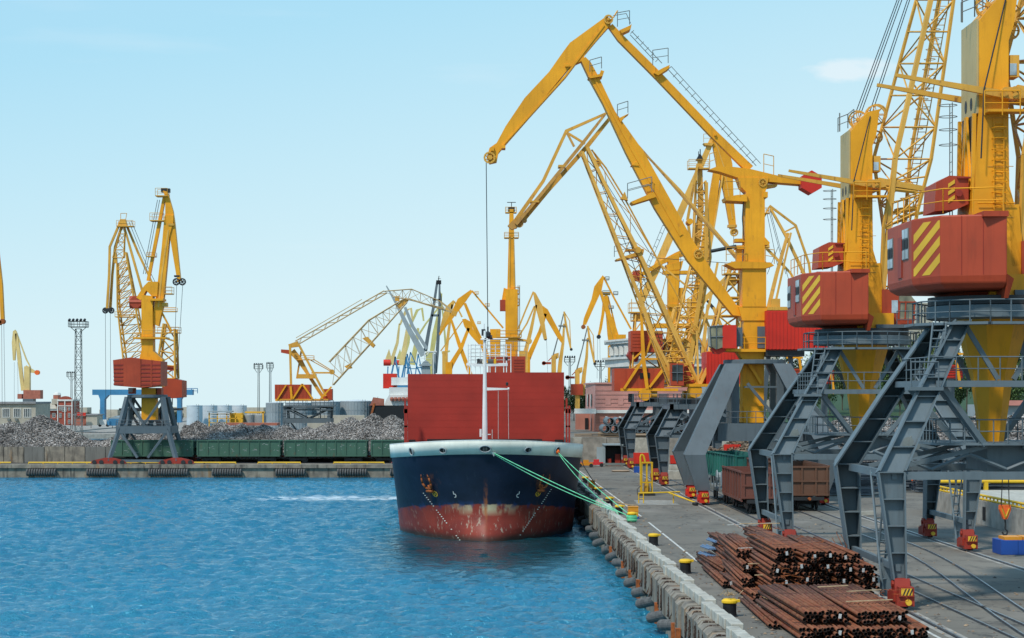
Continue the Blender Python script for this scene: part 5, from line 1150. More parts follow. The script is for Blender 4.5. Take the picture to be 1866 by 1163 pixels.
# left pair of cranes on the far quay
L1, pl = thing('box_jib_crane', 'tall yellow box jib crane on the far quay, octagonal red house, on grey portal', 'portal crane', None, 269, 289, 0, 1.8, [
 ('column', 'crane_yellow', [('pl', [(260, 538), (280, 540), (281, 640), (298, 655), (298, 705), (256, 705), (256, 655), (260, 640)], 2.2)], [('platform', 'crane_yellow', [('bx', (246, 615, 306, 618), 3.4), ('bx', (276, 545, 300, 549), 3)]), ('lower_column', 'crane_yellow', [('bx', (260, 707, 286, 765), 2.2)]), ('rail', 'old_yellow', [('rl', (246, 615), (306, 615), 1, -1.7)])]),
 ('boom', 'crane_yellow', [('pl', [(301, 393), (317, 393), (317, 405), (310, 430), (298, 560), (290, 595), (278, 590), (288, 520), (296, 450)], 1.3)], [('boom_rib', 'far_yellow', [('bm', [(308, 420, 3), (296, 500, 3), (290, 560, 3)], 1.4)]), ('stage', 'old_yellow', [('pf', 300, 315, 536, 2, 1), ('bx', (297, 552, 305, 559), 1.6), ('bx', (308, 408, 318, 412), 1.5)])]),
 ('jib', 'crane_yellow', [('pl', [(298, 348), (306, 350), (316, 385), (319, 405), (330, 512), (324, 514), (310, 430), (302, 395), (302, 362)], .9)], [('jib_head', 'dark_steel', [('wh', 322, 514, .45, .2, -.4), ('wh', 333, 514, .45, .2, -.4), ('bx', (318, 502, 328, 505), 1), ('bx', (294, 344, 310, 351), .8)])]),
 ('tie_rod', 'crane_yellow', [('bm', [(300, 358, 5), (290, 410, 6), (270, 512, 5)], .7)], [('stair', 'old_grey', [('lt', [(292, 365), (266, 500)], .05, -.5), ('lt', [(288, 365), (262, 500)], .05, -.5)]), ('stage', 'old_yellow', [('pf', 285, 307, 358, 2, 1.1), ('pf', 275, 300, 403, 2, 1.1), ('pf', 269, 284, 468, 1.6, .6)])]),
 ('head_arm', 'crane_yellow', [('pl', [(250, 543), (264, 522), (272, 514), (290, 514), (288, 540), (279, 541), (268, 530), (258, 548)], 1.7), ('bm', [(294, 568, 3), (312, 602, 3)], .4)]),
 ('counterweight', 'house_red', [('dk', 249, 551, .9, 1.6, 8), ('cy', 237, 551, 261, 551, .92, 8)]),
 ('machinery_house', 'house_red', [('pl', [(213, 657), (245, 652), (262, 655), (299, 659), (299, 703), (262, 707), (215, 703)], 6.0)],
   [('louvre', 'bogie_red', [('bx', (214, 664 + k * 7, 231, 667 + k * 7), 6.12) for k in range(6)] + [('bx', (263, 664 + k * 7, 298, 667 + k * 7), 6.12) for k in range(6)]), ('corner_post', 'house_red', [('bx', (261, 655, 263, 706), 6.2), ('bx', (281, 657, 283, 705), 6.2)])]),
 ('cab', 'house_red', [('bx', (236, 707, 246, 718), 2), ('bx', (288, 707, 296, 720), 2)], [('cab_glazing', 'glass', [('bx', (237, 708, 244, 715), 2.1)])]),
 ('rope', 'rope_dark', [('lt', [(322, 518), (319, 612)], .035), ('lt', [(333, 518), (328, 600), (322, 690)], .035)])])
far_portal(L1, pl.X, 289, 1.8, 4.9, 4.2, 9.7, 'portal_grey', 'bogie_red', .62, 5.0, .52)
L2, pl = thing('lattice_crane', 'old yellow lattice crane behind the tall one on the far quay, jib hanging left', 'portal crane', None, 262, 312, 0, 1.8, [
 ('boom', 'old_yellow', [('tr', [(214, 480), (216, 560), (228, 660)], [(230, 460), (245, 540), (264, 640)], [1, 2, 3], 6, .15, .07)], [('stage', 'old_yellow', [('pf', 212, 246, 578, 2.4, .8)])]),
 ('jib', 'old_yellow', [('bm', [(219, 405, 4), (200, 450, 4), (199, 500, 4), (195, 562, 4)], .4), ('bm', [(220, 412, 4), (208, 450, 4), (203, 500, 4), (199, 562, 5)], .4, .8), ('tr', [(222, 412), (206, 470)], [(228, 412), (226, 470)], [.6, .8], 4, .08, .05), ('bm', [(210, 460, 5), (211, 480, 6)], .6)], [('jib_head', 'dark_steel', [('wh', 192, 566, .4, .2), ('wh', 203, 566, .4, .2), ('bx', (190, 562, 204, 568), .6)])]),
 ('tie_rod', 'old_yellow', [('bm', [(226, 412, 3), (240, 462, 4), (262, 540, 4)], .4), ('bm', [(230, 412, 4), (250, 460, 4), (278, 520, 3)], .4, .8)], [('stair', 'old_grey', [('lt', [(236, 405), (262, 470), (286, 520)], .05, -.4), ('lt', [(240, 403), (268, 470)], .05, -.4)])]),
 ('head', 'old_yellow', [('pl', [(217, 412), (220, 400), (229, 400), (232, 412)], 1.2), ('pf', 214, 244, 413, 1.8, .9), ('lt', [(220, 400), (220, 389), (231, 389), (229, 400)], .05)]),
 ('tower_frame', 'old_yellow', [('tr', [(300, 590), (286, 690)], [(320, 600), (322, 690)], [2, 3.4], 4, .2, .1), ('pf', 285, 328, 607, 2.4, .9), ('pf', 290, 322, 568, 1.6, .6)]),
 ('machinery_house', 'house_red', [('pl', [(300, 693), (318, 690), (336, 694), (336, 724), (316, 726), (300, 722)], 5), ('pl', [(300, 666), (322, 666), (323, 673), (318, 676), (300, 674)], 2.5)]),
 ('lower_frame', 'dark_steel', [('bx', (222, 744, 330, 748), 5)]),
 ('hook_block', 'dark_steel', [('dk', 314, 722, .35, .5, 8), ('lt', [(314, 716), (314, 670)], .04), ('lt', [(314, 724), (314, 738)], .08)]),
 ('rope', 'rope_dark', [('lt', [(192, 568), (193, 760)], .03), ('lt', [(201, 568), (202, 760)], .03)])])
far_portal(L2, pl.X, 312, 1.8, 4.6, 4.4, 7.6, 'dark_steel', None, .6, 4.4)
L3, pl = thing('lattice_crane', 'low spread lattice crane on grey trestle standing behind the long scrap heap', 'portal crane', None, 562, 372, 0, 1.8, [
 ('boom', 'faded_yellow', [('tr', [(600, 660), (672, 584), (734, 546)], [(607, 702), (690, 610), (742, 551)], [3, 2.4, 1.0], 5, .10, .045)], [('stage', 'old_yellow', [('pl', [(661, 617), (670, 614), (684, 629), (680, 634)], 2.6), ('pl', [(628, 668), (638, 663), (642, 671), (634, 673)], 1.8)]), ('boom_head', 'old_yellow', [('bm', [(725, 560, 8), (742, 545, 8)], .8)])]),
 ('jib', 'faded_yellow', [('tr', [(700, 531), (750, 527), (800, 548)], [(716, 541), (743, 546), (810, 562)], [.8, 1.2, .8], 3, .08, .04), ('bm', [(800, 548, 3), (830, 571, 4)], .4), ('bm', [(745, 545, 3), (826, 570, 3)], .3)], [('jib_head', 'old_yellow', [('pl', [(824, 566), (834, 568), (831, 577), (822, 574)], .9), ('bx', (720, 540, 728, 549), .9)])]),
 ('tie_rod', 'faded_yellow', [('zz', ((538, 622), (700, 530)), ((545, 627), (705, 534)), 14, .07, -.7), ('zz', ((538, 622), (700, 530)), ((545, 627), (705, 534)), 14, .07, .7), ('lt', [(540, 616), (660, 546)], .07, -.7)]),
 ('tower_frame', 'old_yellow', [('bm', [(530, 628, 4), (532, 704, 4)], .4, -1.6), ('bm', [(532, 640, 12), (545, 655, 10), (560, 680, 6), (590, 726, 6)], .5), ('bm', [(545, 627, 4), (595, 722, 4)], .4, -1.5), ('bm', [(548, 640, 3), (540, 690, 3)], .3, 1), ('bx', (543, 682, 576, 690), 2.4), ('pl', [(526, 628), (543, 622), (544, 632), (528, 634)], 1.8), ('pf', 540, 572, 656, 2, .8), ('bx', (568, 678, 602, 681), 1.0), ('dk', 605, 678, .5, 1.5, 8), ('lt', [(562, 654), (600, 675), (620, 690)], .09, -.7), ('lt', [(572, 655), (606, 676)], .09, -.7)]),
 ('machinery_house', 'house_red', [('bx', (503, 701, 566, 728), 4.6), ('bx', (590, 709, 606, 730), 2.5), ('pl', [(513, 637), (528, 638), (528, 646), (513, 643)], 2)] + [('bx', (505 + 6 * k, 702, 506 + 6 * k, 727), 4.68) for k in range(10)]),
 ('side_frame', 'crane_yellow', [('bx', (504, 727, 600, 731), 4.9), ('bm', [(508, 728, 2.5), (524, 702, 2.5)], .3, -2.5), ('bm', [(532, 704, 4), (534, 728, 4)], .3, -2.5), ('bm', [(536, 727, 3), (553, 700, 3)], .3, -2.5), ('bm', [(553, 700, 3), (572, 727, 3)], .3, -2.5), ('bm', [(606, 705, 3), (586, 727, 3)], .3, -2.5)])])
mbp = MB()
run(mbp, pl, ('bx', (519, 739, 610, 741), 8)); run(mbp, pl, ('bx', (524, 746, 605, 748), 8))
mbp.rail([pl.P(516, 739, -4), pl.P(610, 739, -4)], 1.0, .05, .8); mbp.build('trestle_deck', 'portal_grey', L3)
far_portal(L3, pl.X, 372, 1.8, 5.6, 4.4, 7.6, 'portal_grey', None, .5, 5.2, .75)
# crane seen end-on behind the ship
C5, pl = thing('box_jib_crane', 'narrow yellow crane seen end-on rising directly behind the ship hatch wall', 'portal crane', None, 932, 296, 0, 1.8, [
 ('boom', 'crane_yellow', [('bm', [(932, 382, 7), (932, 430, 10), (932, 530, 15), (931, 625, 16)], 1.6), ('bm', [(928, 545, 4), (926, 650, 5)], 2.0)], [('boom_rib', 'old_yellow', [('bm', [(929, 430, 2), (927, 620, 3)], 1.8), ('bm', [(936, 430, 2), (938, 620, 3)], 1.8)]), ('stage', 'old_yellow', [('pf', 921, 941, 388, 1.6, .8), ('pf', 919, 945, 434, 1.8, .8), ('pf', 930, 946, 536, 2, 1), ('pf', 930, 946, 557, 2, 1), ('pf', 905, 950, 615, 3, 1.0)])]),
 ('head', 'dark_steel', [('bx', (926, 378, 938, 386), 1.0), ('lt', [(924, 369), (940, 369)], .06), ('lt', [(932, 369), (932, 380)], .06)]),
 ('column', 'crane_yellow', [('bx', (921, 528, 943, 680), 2.4), ('pl', [(914, 548), (918, 525), (927, 528), (922, 552)], 1.4), ('dk', 952, 530, .01, .01, 6)]),
 ('counterweight', 'house_red', [('bx', (911, 547, 927, 567), 2.0)]),
 ('machinery_house', 'house_red', [('bx', (890, 650, 957, 690), 5)], [('louvre', 'bogie_red', [('bx', (936, 656 + k * 5, 954, 658 + k * 5), 5.12) for k in range(6)])]),
 ('rail', 'old_grey', [('rl', (888, 640), (958, 640), 1.4, -2), ('rl', (940, 655), (958, 655), 1.2, -2.5), ('lt', [(944, 520), (944, 640)], .05), ('lt', [(947, 520), (947, 640)], .05)]),
 ('side_arm', 'far_yellow', [('bm', [(938, 618, 5), (962, 621, 3)], .6), ('dk', 964, 622, .45, .8, 10)])])
far_portal(C5, pl.X, 296, 1.8, 5, 4.2, 10, 'portal_grey', None, .6, 5)
# ================================================================ DISTANT CRANES
def simple_crane(label, px, Y, col, jib, boom, tie, column, extra=(), zg=1.8, name='distant_crane', cat='portal crane', group=None):
    items = [('jib', col, [jib]), ('boom', col, [boom])]
    if tie: items.append(('tie_rod', col, [tie]))
    items.append(('column', col, column if isinstance(column, list) else [column]))
    items += list(extra)
    r_, pl_ = thing(name, label, cat, group, px, Y, 0, zg, items)
    mb = MB(); X = pl_.X
    for sx in (-1, 1):
        for sy in (-1, 1): mb.beam((X + sx * 2, Y + sy * 2, zg + 9), (X + sx * 5, Y + sy * 4, zg), .7, .7)
    mb.build('portal', 'portal_grey', r_); return r_, pl_
B = lambda pts, d=.9, dy=0: ('bm', pts, d, dy)
PLG = lambda pts, d=.9, dy=0: ('pl', pts, d, dy)
simple_crane('yellow box crane with broad bent jib peaking just left of the hanging hook rope', 870, 455, 'crane_yellow',
 PLG([(800, 608), (822, 570), (834, 545), (858, 528), (861, 532), (845, 555), (808, 602), (802, 612)]), B([(847, 553, 5), (862, 590, 7), (880, 630, 9), (895, 670, 9)]), B([(860, 530, 3), (885, 560, 3), (917, 598, 3)], .5),
 [('bx', (893, 600, 912, 720), 2)], [('stage', 'old_yellow', [('pf', 865, 872, 536, 1.5, .6), ('pf', 884, 892, 558, 1.5, .6), ('pf', 870, 876, 590, 1.4, .5)])])
simple_crane('orange yellow crane with crossed booms standing left of the hook rope', 830, 430, 'crane_yellow',
 PLG([(842, 582), (848, 581), (857, 586), (862, 600), (880, 628), (876, 632), (858, 612), (846, 595)]), B([(854, 598, 5), (840, 635, 7), (822, 665, 9), (816, 685, 9)]), B([(822, 582, 4), (836, 625, 7), (858, 685, 8)], .7),
 [('bx', (812, 660, 824, 720), 2)], [('prop', 'old_yellow', [B([(843, 585, 2), (803, 640, 2)], .3)])])
simple_crane('yellow crane with narrow leaf shaped jib behind the lattice jib', 822, 500, 'far_yellow',
 PLG([(806, 580), (812, 560), (826, 547), (829, 550), (820, 575), (803, 604), (800, 606)]), B([(824, 555, 3), (818, 600, 5), (812, 650, 6)]), B([(828, 549, 2), (842, 578, 3)], .4), [('bx', (806, 640, 816, 720), 2)])
simple_crane('pale yellow harbour crane leaning left over the distant white ship', 776, 520, 'pale_yellow',
 B([(802, 532, 3), (808, 580, 3), (813, 640, 4)]), B([(786, 650, 8), (792, 610, 9), (800, 570, 6), (804, 535, 4)]), B([(800, 560, 3), (776, 590, 3), (762, 612, 4)], .5), [('bx', (776, 640, 790, 720), 2)],
 [('blue_lattice', 'crane_blue', [B([(748, 642, 2), (742, 682, 2.5)], .4), B([(748, 642, 2), (758, 664, 2), (766, 682, 3)], .4), B([(745, 660, 1.5), (757, 660, 1.5)], .4), B([(744, 672, 1.5), (761, 672, 1.5)], .4)]), ('hook_arm', 'pale_yellow', [B([(820, 640, 3), (805, 643, 4)])])])
for i, (px, a, col, lab) in enumerate(((732, 0, 'cream_yellow', 'cream harbour crane with a red drum at the far left of the ship cranes'), (752, 1, 'pale_yellow', 'pale yellow blue-legged harbour crane beside the cream one'))):
    dx = px - 732
    thing('distant_crane', lab, 'portal crane', None, px, 560 + 20 * i, 0, 1.8, [
     ('boom', col, [B([(728 + dx, 590, 3), (724 + dx, 625, 5), (716 + dx, 650, 6), (714 + dx, 665, 6)]), B([(742 + dx, 598, 4), (738 + dx, 630, 8), (731 + dx, 665, 10)])]),
     ('jib', col, [B([(729 + dx, 592, 3), (740 + dx, 566, 5), (749 + dx, 562, 4), (752 + dx, 585, 3)])]),
     ('counterweight', 'bright_red', [('cy', 699 + dx, 661, 712 + dx, 661, .9 if not a else .75, 12)]),
     ('hook', col, [PLG([(702 + dx, 655), (709 + dx, 636), (714 + dx, 655)], .6)]),
     ('portal', 'crane_blue', [B([(707 + dx, 668, 2), (706 + dx, 690, 2)], .4), B([(720 + dx, 650, 3), (712 + dx, 690, 3)], .4), B([(720 + dx, 650, 3), (727 + dx, 690, 3)], .4), B([(742 + dx, 645, 2), (736 + dx, 690, 2)], .4), B([(742 + dx, 645, 2), (752 + dx, 690, 2)], .4), B([(738 + dx, 670, 2), (748 + dx, 670, 2)], .4), ('bx', (712 + dx, 688, 740 + dx, 720), 4)])])
simple_crane('two-tone yellow crane right of the ship mast whose jib tip hangs over nothing', 967, 430, 'far_yellow',
 PLG([(971, 531), (976, 534), (988, 556), (994, 600), (997, 618), (991, 619), (984, 590), (976, 560)]), B([(977, 556, 4), (968, 600, 6), (958, 640, 8), (953, 662, 8)]), B([(972, 532, 3), (958, 565, 3), (944, 600, 3)], .4), [('bx', (946, 640, 962, 720), 2)],
 [('jib_head', 'dark_steel', [('dk', 994, 618, .35, .8, 8)]), ('side_boom', 'far_yellow', [B([(974, 558, 3), (960, 590, 3), (944, 615, 3)])]), ('rope', 'rope_dark', [('lt', [(996, 620), (998, 680)], .03)])])
simple_crane('bright yellow crane crossing behind it with thick inclined boom', 985, 450, 'crane_yellow',
 PLG([(984, 554), (998, 564), (1004, 575), (1026, 617), (1024, 626), (1016, 616), (990, 572)]), B([(994, 572, 5), (984, 605, 7), (966, 645, 9), (958, 665, 9)]), B([(984, 556, 3), (978, 545, 3)], .4), [('bx', (952, 650, 966, 720), 2)])
for i, (px, Y, lab) in enumerate(((1012, 470, 'slim yellow crane with hanging jib just left of the poplar trees'), (1060, 440, 'slim yellow crane with hanging jib standing over the trees by the pink building'))):
    # column, boom, dangling jib, counterweight arm
    ox, oy = (0, 0) if i == 0 else (43, 26)
    P_ = lambda x, y: (x + ox, y + oy)
    thing('distant_crane', lab, 'portal crane', None, px, Y, 0, 1.8, [
     ('column', 'far_yellow', [('bx', (*P_(1005, 648), *P_(1013, 720)), 2), ('pl', [P_(1006, 655), P_(1010, 645), P_(1018, 643), P_(1018, 652), P_(1012, 656)], 1.4)]),
     ('boom', 'far_yellow', [B([(*P_(1028, 590), 3), (*P_(1026, 625), 5), (*P_(1021, 660), 7), (*P_(1018, 695), 8)])]),
     ('jib', 'far_yellow', [B([(*P_(1028, 568), 3), (*P_(1031, 590), 4), (*P_(1036, 615), 4), (*P_(1040, 635), 3)], .7), B([(*P_(1029, 570), 1.5), (*P_(1038, 585), 1.5), (*P_(1040, 630), 1.5)], .3)], [('jib_head', 'dark_steel', [('dk', *P_(1041, 637), .35, .8, 8)])]),
     ('tie_rod', 'old_grey', [B([(*P_(1027, 572), 2), (*P_(1018, 610), 2), (*P_(1006, 655), 2.5)], .4)]),
     ('counterweight', 'house_red', [('dk', *P_(991, 662), .5, 1.2, 8), B([(*P_(988, 662), 4), (*P_(1004, 662), 4)], 1.2), B([(*P_(999, 658), 1.5), (*P_(1009, 648), 2)], .3)]),
     ('stage', 'old_grey', [('pf', P_(1018, 0)[0], P_(1030, 0)[0], P_(0, 595)[1], 1.2, .3)])] + ([('machinery_house', 'house_red', [('bx', (1040, 700, 1062, 720), 3)])] if i else []))
for i, (dx, dy, Y) in enumerate(((0, 0, 390), (36, 28, 410))):
    lab = ['yellow crane with tall leaf shaped jib peaking left of the pink building', 'yellow crane close behind the leaf-jib crane with a second hanging jib'][i]
    if i == 0:
        simple_crane(lab, 1118, Y, 'crane_yellow', PLG([(1062, 592), (1064, 580), (1078, 545), (1083, 522), (1098, 502), (1101, 505), (1096, 530), (1080, 565), (1068, 592)]), B([(1093, 528, 4), (1104, 560, 7), (1118, 600, 11), (1130, 640, 12)], 1.2), B([(1100, 505, 3), (1120, 545, 3), (1150, 600, 3)], .5),
          [('bx', (1122, 610, 1140, 720), 2)], [('jib_head', 'rust_orange', [('dk', 1063, 596, .45, 1, 8)]), ('stage', 'old_grey', [('pf', 1103, 1110, 510, 1.4, .6), ('pf', 1118, 1126, 537, 1.4, .6)])])
    else:
        simple_crane(lab, 1112, Y, 'crane_yellow', B([(1101, 540, 4), (1099, 570, 5), (1094, 600, 5), (1091, 612, 4)], .8), B([(1104, 535, 5), (1108, 570, 8), (1112, 610, 10), (1117, 640, 11)], 1.1), B([(1108, 540, 2), (1120, 590, 3), (1130, 640, 3)], .4),
          [('bx', (1108, 630, 1122, 720), 2)], [('jib_head', 'dark_steel', [('dk', 1091, 614, .45, 1.2, 8)]), ('stage', 'old_grey', [('pf', 1098, 1112, 535, 1.6, .6), ('pf', 1108, 1118, 562, 1.6, .5), ('pf', 1102, 1112, 628, 1.6, .5)]), ('head', 'old_yellow', [('bx', (1098, 532, 1112, 538), 1.2)]), ('rope', 'rope_dark', [('lt', [(1089, 618), (1088, 690)], .03), ('lt', [(1093, 618), (1094, 690)], .03)])])
# ships' gear behind: grey and silver cranes of the white ship, small cream crane at far left, jib at the left edge
thing('ship_crane', 'grey ship derrick with black head rising tallest behind the hatch wall', 'ship crane', None, 797, 462, 0, 6, [
 ('boom', 'leg_grey', [B([(797, 512, 4), (790, 560, 5), (782, 600, 6), (775, 640, 7)], .8), B([(801, 512, 3), (801, 570, 5), (797, 640, 6), (793, 680, 7)], .8), ('bx', (786, 573, 800, 577), .8), ('bx', (788, 545, 802, 548), .8)]),
 ('derrick_head', 'black', [('bx', (795, 511, 804, 518), 1.0), ('lt', [(799, 511), (800, 503)], .1), ('lt', [(798, 508), (803, 508)], .06)]),
 ('column', 'silver_grey', [('bx', (788, 645, 794, 690), 1.4)])])
thing('ship_crane', 'silver ship crane boom slanting down right from the lattice jib', 'ship crane', None, 770, 458, 0, 6, [
 ('boom', 'silver_grey', [B([(704, 521, 2), (722, 553, 5), (745, 600, 9), (772, 648, 12)], 1.0), B([(738, 560, 5), (752, 595, 6), (778, 636, 6)], .8)]),
 ('column', 'silver_grey', [('pl', [(768, 690), (769, 662), (776, 656), (783, 662), (785, 690)], 2.0), ('bx', (764, 664, 786, 667), 3)]), ('mast_frame', 'white_paint', [('lt', [(774, 656), (774, 644), (780, 641), (796, 641)], .12, -1), ('lt', [(790, 641), (790, 690)], .14, -1)]),
 ('rail', 'white_paint', [('rl', (764, 664), (786, 664), 1.3, -1.5), ('lt', [(776, 650), (782, 642), (796, 642)], .12)])])
thing('distant_crane', 'small cream crane with orange house above the office roof at far left', 'portal crane', None, 52, 640, 0, 1.8, [
 ('jib', 'cream_yellow', [PLG([(24, 604), (28, 601), (31, 607), (29, 640), (28, 657), (24, 657), (22, 625)])]), ('boom', 'cream_yellow', [B([(30, 608, 4), (35, 650, 7), (42, 712, 6)])]),
 ('tie_rod', 'cream_yellow', [B([(29, 603, 2), (48, 655, 2.5), (56, 670, 2)], .4)]), ('head_arm', 'cream_yellow', [PLG([(44, 672), (48, 666), (66, 677), (62, 680), (46, 678)])]),
 ('column', 'cream_yellow', [('bx', (45, 668, 55, 714), 2)]), ('counterweight', 'vest_orange', [('dk', 68, 679, .8, 1.4, 9)]), ('machinery_house', 'terracotta', [('bx', (45, 711, 76, 727), 4), ('bx', (33, 718, 41, 727), 2)]),
 ('lower_frame', 'portal_grey', [('bx', (44, 727, 63, 733), 4), B([(46, 730, 3), (42, 770, 3)]), B([(60, 730, 3), (64, 770, 3)])]), ('rope', 'rope_dark', [('lt', [(26, 660), (26, 770)], .04), ('lt', [(32, 660), (33, 720)], .04)])])
thing('box_jib_crane', 'yellow jib tip of a crane cut off by the left edge', 'portal crane', None, -60, 330, 0, 1.8, [
 ('jib', 'crane_yellow', [B([(-10, 430, 10), (2, 520, 6), (5, 582, 6)], .9)], [('jib_head', 'rust_orange', [('dk', 5, 586, .45, 1, 8), ('dk', -1, 588, .45, 1, 8)])]),
 ('boom', 'crane_yellow', [B([(-15, 420, 8), (-40, 600, 16), (-55, 700, 14)], 1.2)]), ('column', 'crane_yellow', [('bx', (-75, 560, -50, 820), 2.4)]),
 ('rope', 'rope_dark', [('lt', [(3, 590), (4, 740)], .03), ('lt', [(7, 590), (9, 740)], .03)])])
g_, pl = thing('gantry_crane', 'blue T-topped gantry beam crossing behind the left pair of cranes', 'gantry crane', None, 264, 560, 0, 1.2, [
 ('beam', 'crane_blue', [('bx', (170, 710, 352, 720), 3), ]), ('leg', 'crane_blue', [('pl', [(181, 720), (199, 720), (192, 728), (192, 770), (184, 770), (184, 728)], 3)]), ('leg', 'crane_blue', [('pl', [(320, 720), (336, 720), (331, 728), (331, 770), (324, 770), (324, 728)], 3)]),
 ('walkway', 'crane_blue', [('rl', (338, 717), (360, 717), 1.4, 0, .1)])])
# ================================================================ BUILDINGS
def wbox(x0, y0, x1, y1, Y, d): # pixel rectangle at distance Y, depth d behind
    a, b_ = W(x0, y1, Y), W(x1, y0, Y); return a.x, Y, a.z, b_.x, Y + d, b_.z
def window(root, x0, y0, x1, y1, Y, nx=2, ny=2, frame='trim_white', gl='glass', sill=True):
    a, b_ = W(x0, y1, Y), W(x1, y0, Y); f_ = max(.06, (b_.x - a.x) * .07)
    mb = MB().box(a.x, Y - .10, a.z, a.x + f_, Y + .05, b_.z).box(b_.x - f_, Y - .10, a.z, b_.x, Y + .05, b_.z).box(a.x + f_, Y - .10, b_.z - f_, b_.x - f_, Y + .05, b_.z).box(a.x + f_, Y - .10, a.z, b_.x - f_, Y + .05, a.z + f_)
    for i in range(1, nx): x = lerp(a.x, b_.x, i / nx); mb.box(x - f_ * .4, Y - .09, a.z + f_, x + f_ * .4, Y + .05, b_.z - f_)
    for j in range(1, ny): z = lerp(a.z, b_.z, j / ny); mb.box(a.x + f_, Y - .085, z - f_ * .4, b_.x - f_, Y + .04, z + f_ * .4)
    o = mb.build('window', frame, root); MB().box(a.x + f_, Y - .03, a.z + f_, b_.x - f_, Y - .02, b_.z - f_).build('pane', gl, o)
    return o
# office at far left
Yb = 420; of = empty('office_building', (W(30, 0, Yb).x, Yb, 1.8), 'beige office block with ribbon of tall windows at the left edge', 'building')
MB().box(*wbox(-40, 736, 65, 822, Yb, 14)).build('wall', 'office_wall', of)
MB().box(*[v for v in (W(-41, 0, Yb).x, Yb - .5, W(0, 736, Yb).z, W(65.8, 0, Yb).x, Yb + 14.5, W(0, 732.5, Yb).z)]).build('roof', 'roof_grey', of)
for k, x in enumerate((-32, -14, 4, 24.5, 43)): window(of, x, 744, x + 14, 761, Yb, 4, 1); window(of, x, 772, x + 14, 790, Yb, 4, 1)
MB().box(*wbox(13, 763, 18, 767, Yb - .6, .6)).box(*wbox(27, 763, 32, 767, Yb - .6, .6)).build('air_conditioner', 'old_grey', of)
# red brick villa with cupola
Yb = 560; br = empty('brick_house', (W(100, 0, Yb).x, Yb, 1.2), 'red brick house with white trim, arched gable and small cupola', 'building')
MB().box(*wbox(106, 730, 132, 775, Yb, 10)).build('wall', 'brick_red', br); MB().box(*wbox(76, 748, 104, 775, Yb + 1, 8)).build('wall', 'brick_red', br)
mb = MB()
for x in (105, 118, 131): mb.box(*wbox(x - .8, 731, x + .8, 774, Yb - .25, .3))
mb.box(*wbox(74, 745, 105, 748.5, Yb + .3, 9)).box(*wbox(105, 739, 132, 740.5, Yb - .2, .3)).box(*wbox(104, 728, 133, 731, Yb - .3, 10)); mb.build('trim', 'trim_white', br)
mb = MB().prism([W(74, 745, Yb), W(104, 745, Yb), W(98, 735, Yb + 4), W(82, 735, Yb + 4)], (0, 6, 0)).box(*wbox(94, 727, 106, 737, Yb + 3, 5)); mb.build('roof', 'office_wall', br)
mb = MB().prism([W(107 + 12 - 12 * math.cos(a), 729 - 7 * math.sin(a), Yb - .1) for a in [i * math.pi / 8 for i in range(9)]], (0, .6, 0)); mb.build('arched_gable', 'brick_red', br)
cp = MB().lathe(W(104, 730, Yb + 5), [(1.1, 0), (1.1, 1.6)], 8).build('cupola', 'terracotta', br); MB().lathe(W(104, 720, Yb + 5), [(1.2, 0), (.9, .6), (.3, .9)], 8).build('cupola_cap', 'trim_white', cp)
for x, y, w_, h_ in ((83, 753, 6, 8), (95, 753, 6, 8), (108, 742, 4, 6), (113, 742, 8, 8), (124, 742, 4, 6), (108, 753, 4, 8), (124, 753, 4, 8), (124, 765, 4, 7)): window(br, x, y, x + w_, y + h_, Yb - .1, 2, 2, 'trim_white')
hip = MB(); 
sh = empty('shed', (W(155, 0, 545).x, 545, 1.2), 'low cream shed with brown end right of the brick house', 'building'); MB().box(*wbox(157, 757, 177, 775, 545, 8)).build('wall', 'office_wall', sh); MB().box(*wbox(134, 759, 157, 776, 545.3, 8)).build('wall', 'terracotta', sh); MB().box(*wbox(133, 755, 178, 757, 544.7, 9)).build('roof', 'roof_grey', sh)
sh = empty('billboard', (W(147, 0, 543).x, 543, 1.2), 'small red board above the shed roof', 'sign'); MB().box(*wbox(140, 752, 156, 758, 543, .4)).build('panel', 'bright_red', sh); MB().box(*wbox(147, 758, 148, 775, 543.1, .2)).build('post', 'old_grey', sh)
sh = empty('truck', (W(186, 0, 548).x, 548, 1.2), 'white box truck body parked beside the cream shed', 'truck'); MB().box(*wbox(178, 765, 194, 774, 548, 3)).build('body', 'white_paint', sh); MB().box(*wbox(195, 768, 199, 775, 548, 3)).build('cab', 'crane_blue', sh); MB().tube(W(182, 775, 548), W(182, 775, 549), .5).tube(W(196, 775, 548), W(196, 775, 549), .5).build('wheel', 'black', sh)
sh = empty('shed', (W(208, 0, 552).x, 552, 1.2), 'pale blue shed under the blue gantry leg', 'building'); MB().box(*wbox(198, 763, 222, 776, 552, 7)).build('wall', 'crane_blue', sh); MB().prism([W(197, 763, 552), W(223, 763, 552), W(210, 758, 552)], (0, 7, 0)).build('roof', 'silver_grey', sh)
# far embankment between the heaps
MB().box(-150, 660, .0, 60, 899, 1.3).build('far_pier', 'terracotta', kind='structure') if False else None
MB().box(W(118, 0, 530).x, 530, -1, 30, 900, 1.2).box(-260, 480, -1, W(70, 0, 530).x, 900, 1.2).box(W(100, 0, 536).x, 536, -1, W(119, 0, 530).x, 900, 1.2).build('far_pier', 'concrete', kind='structure')
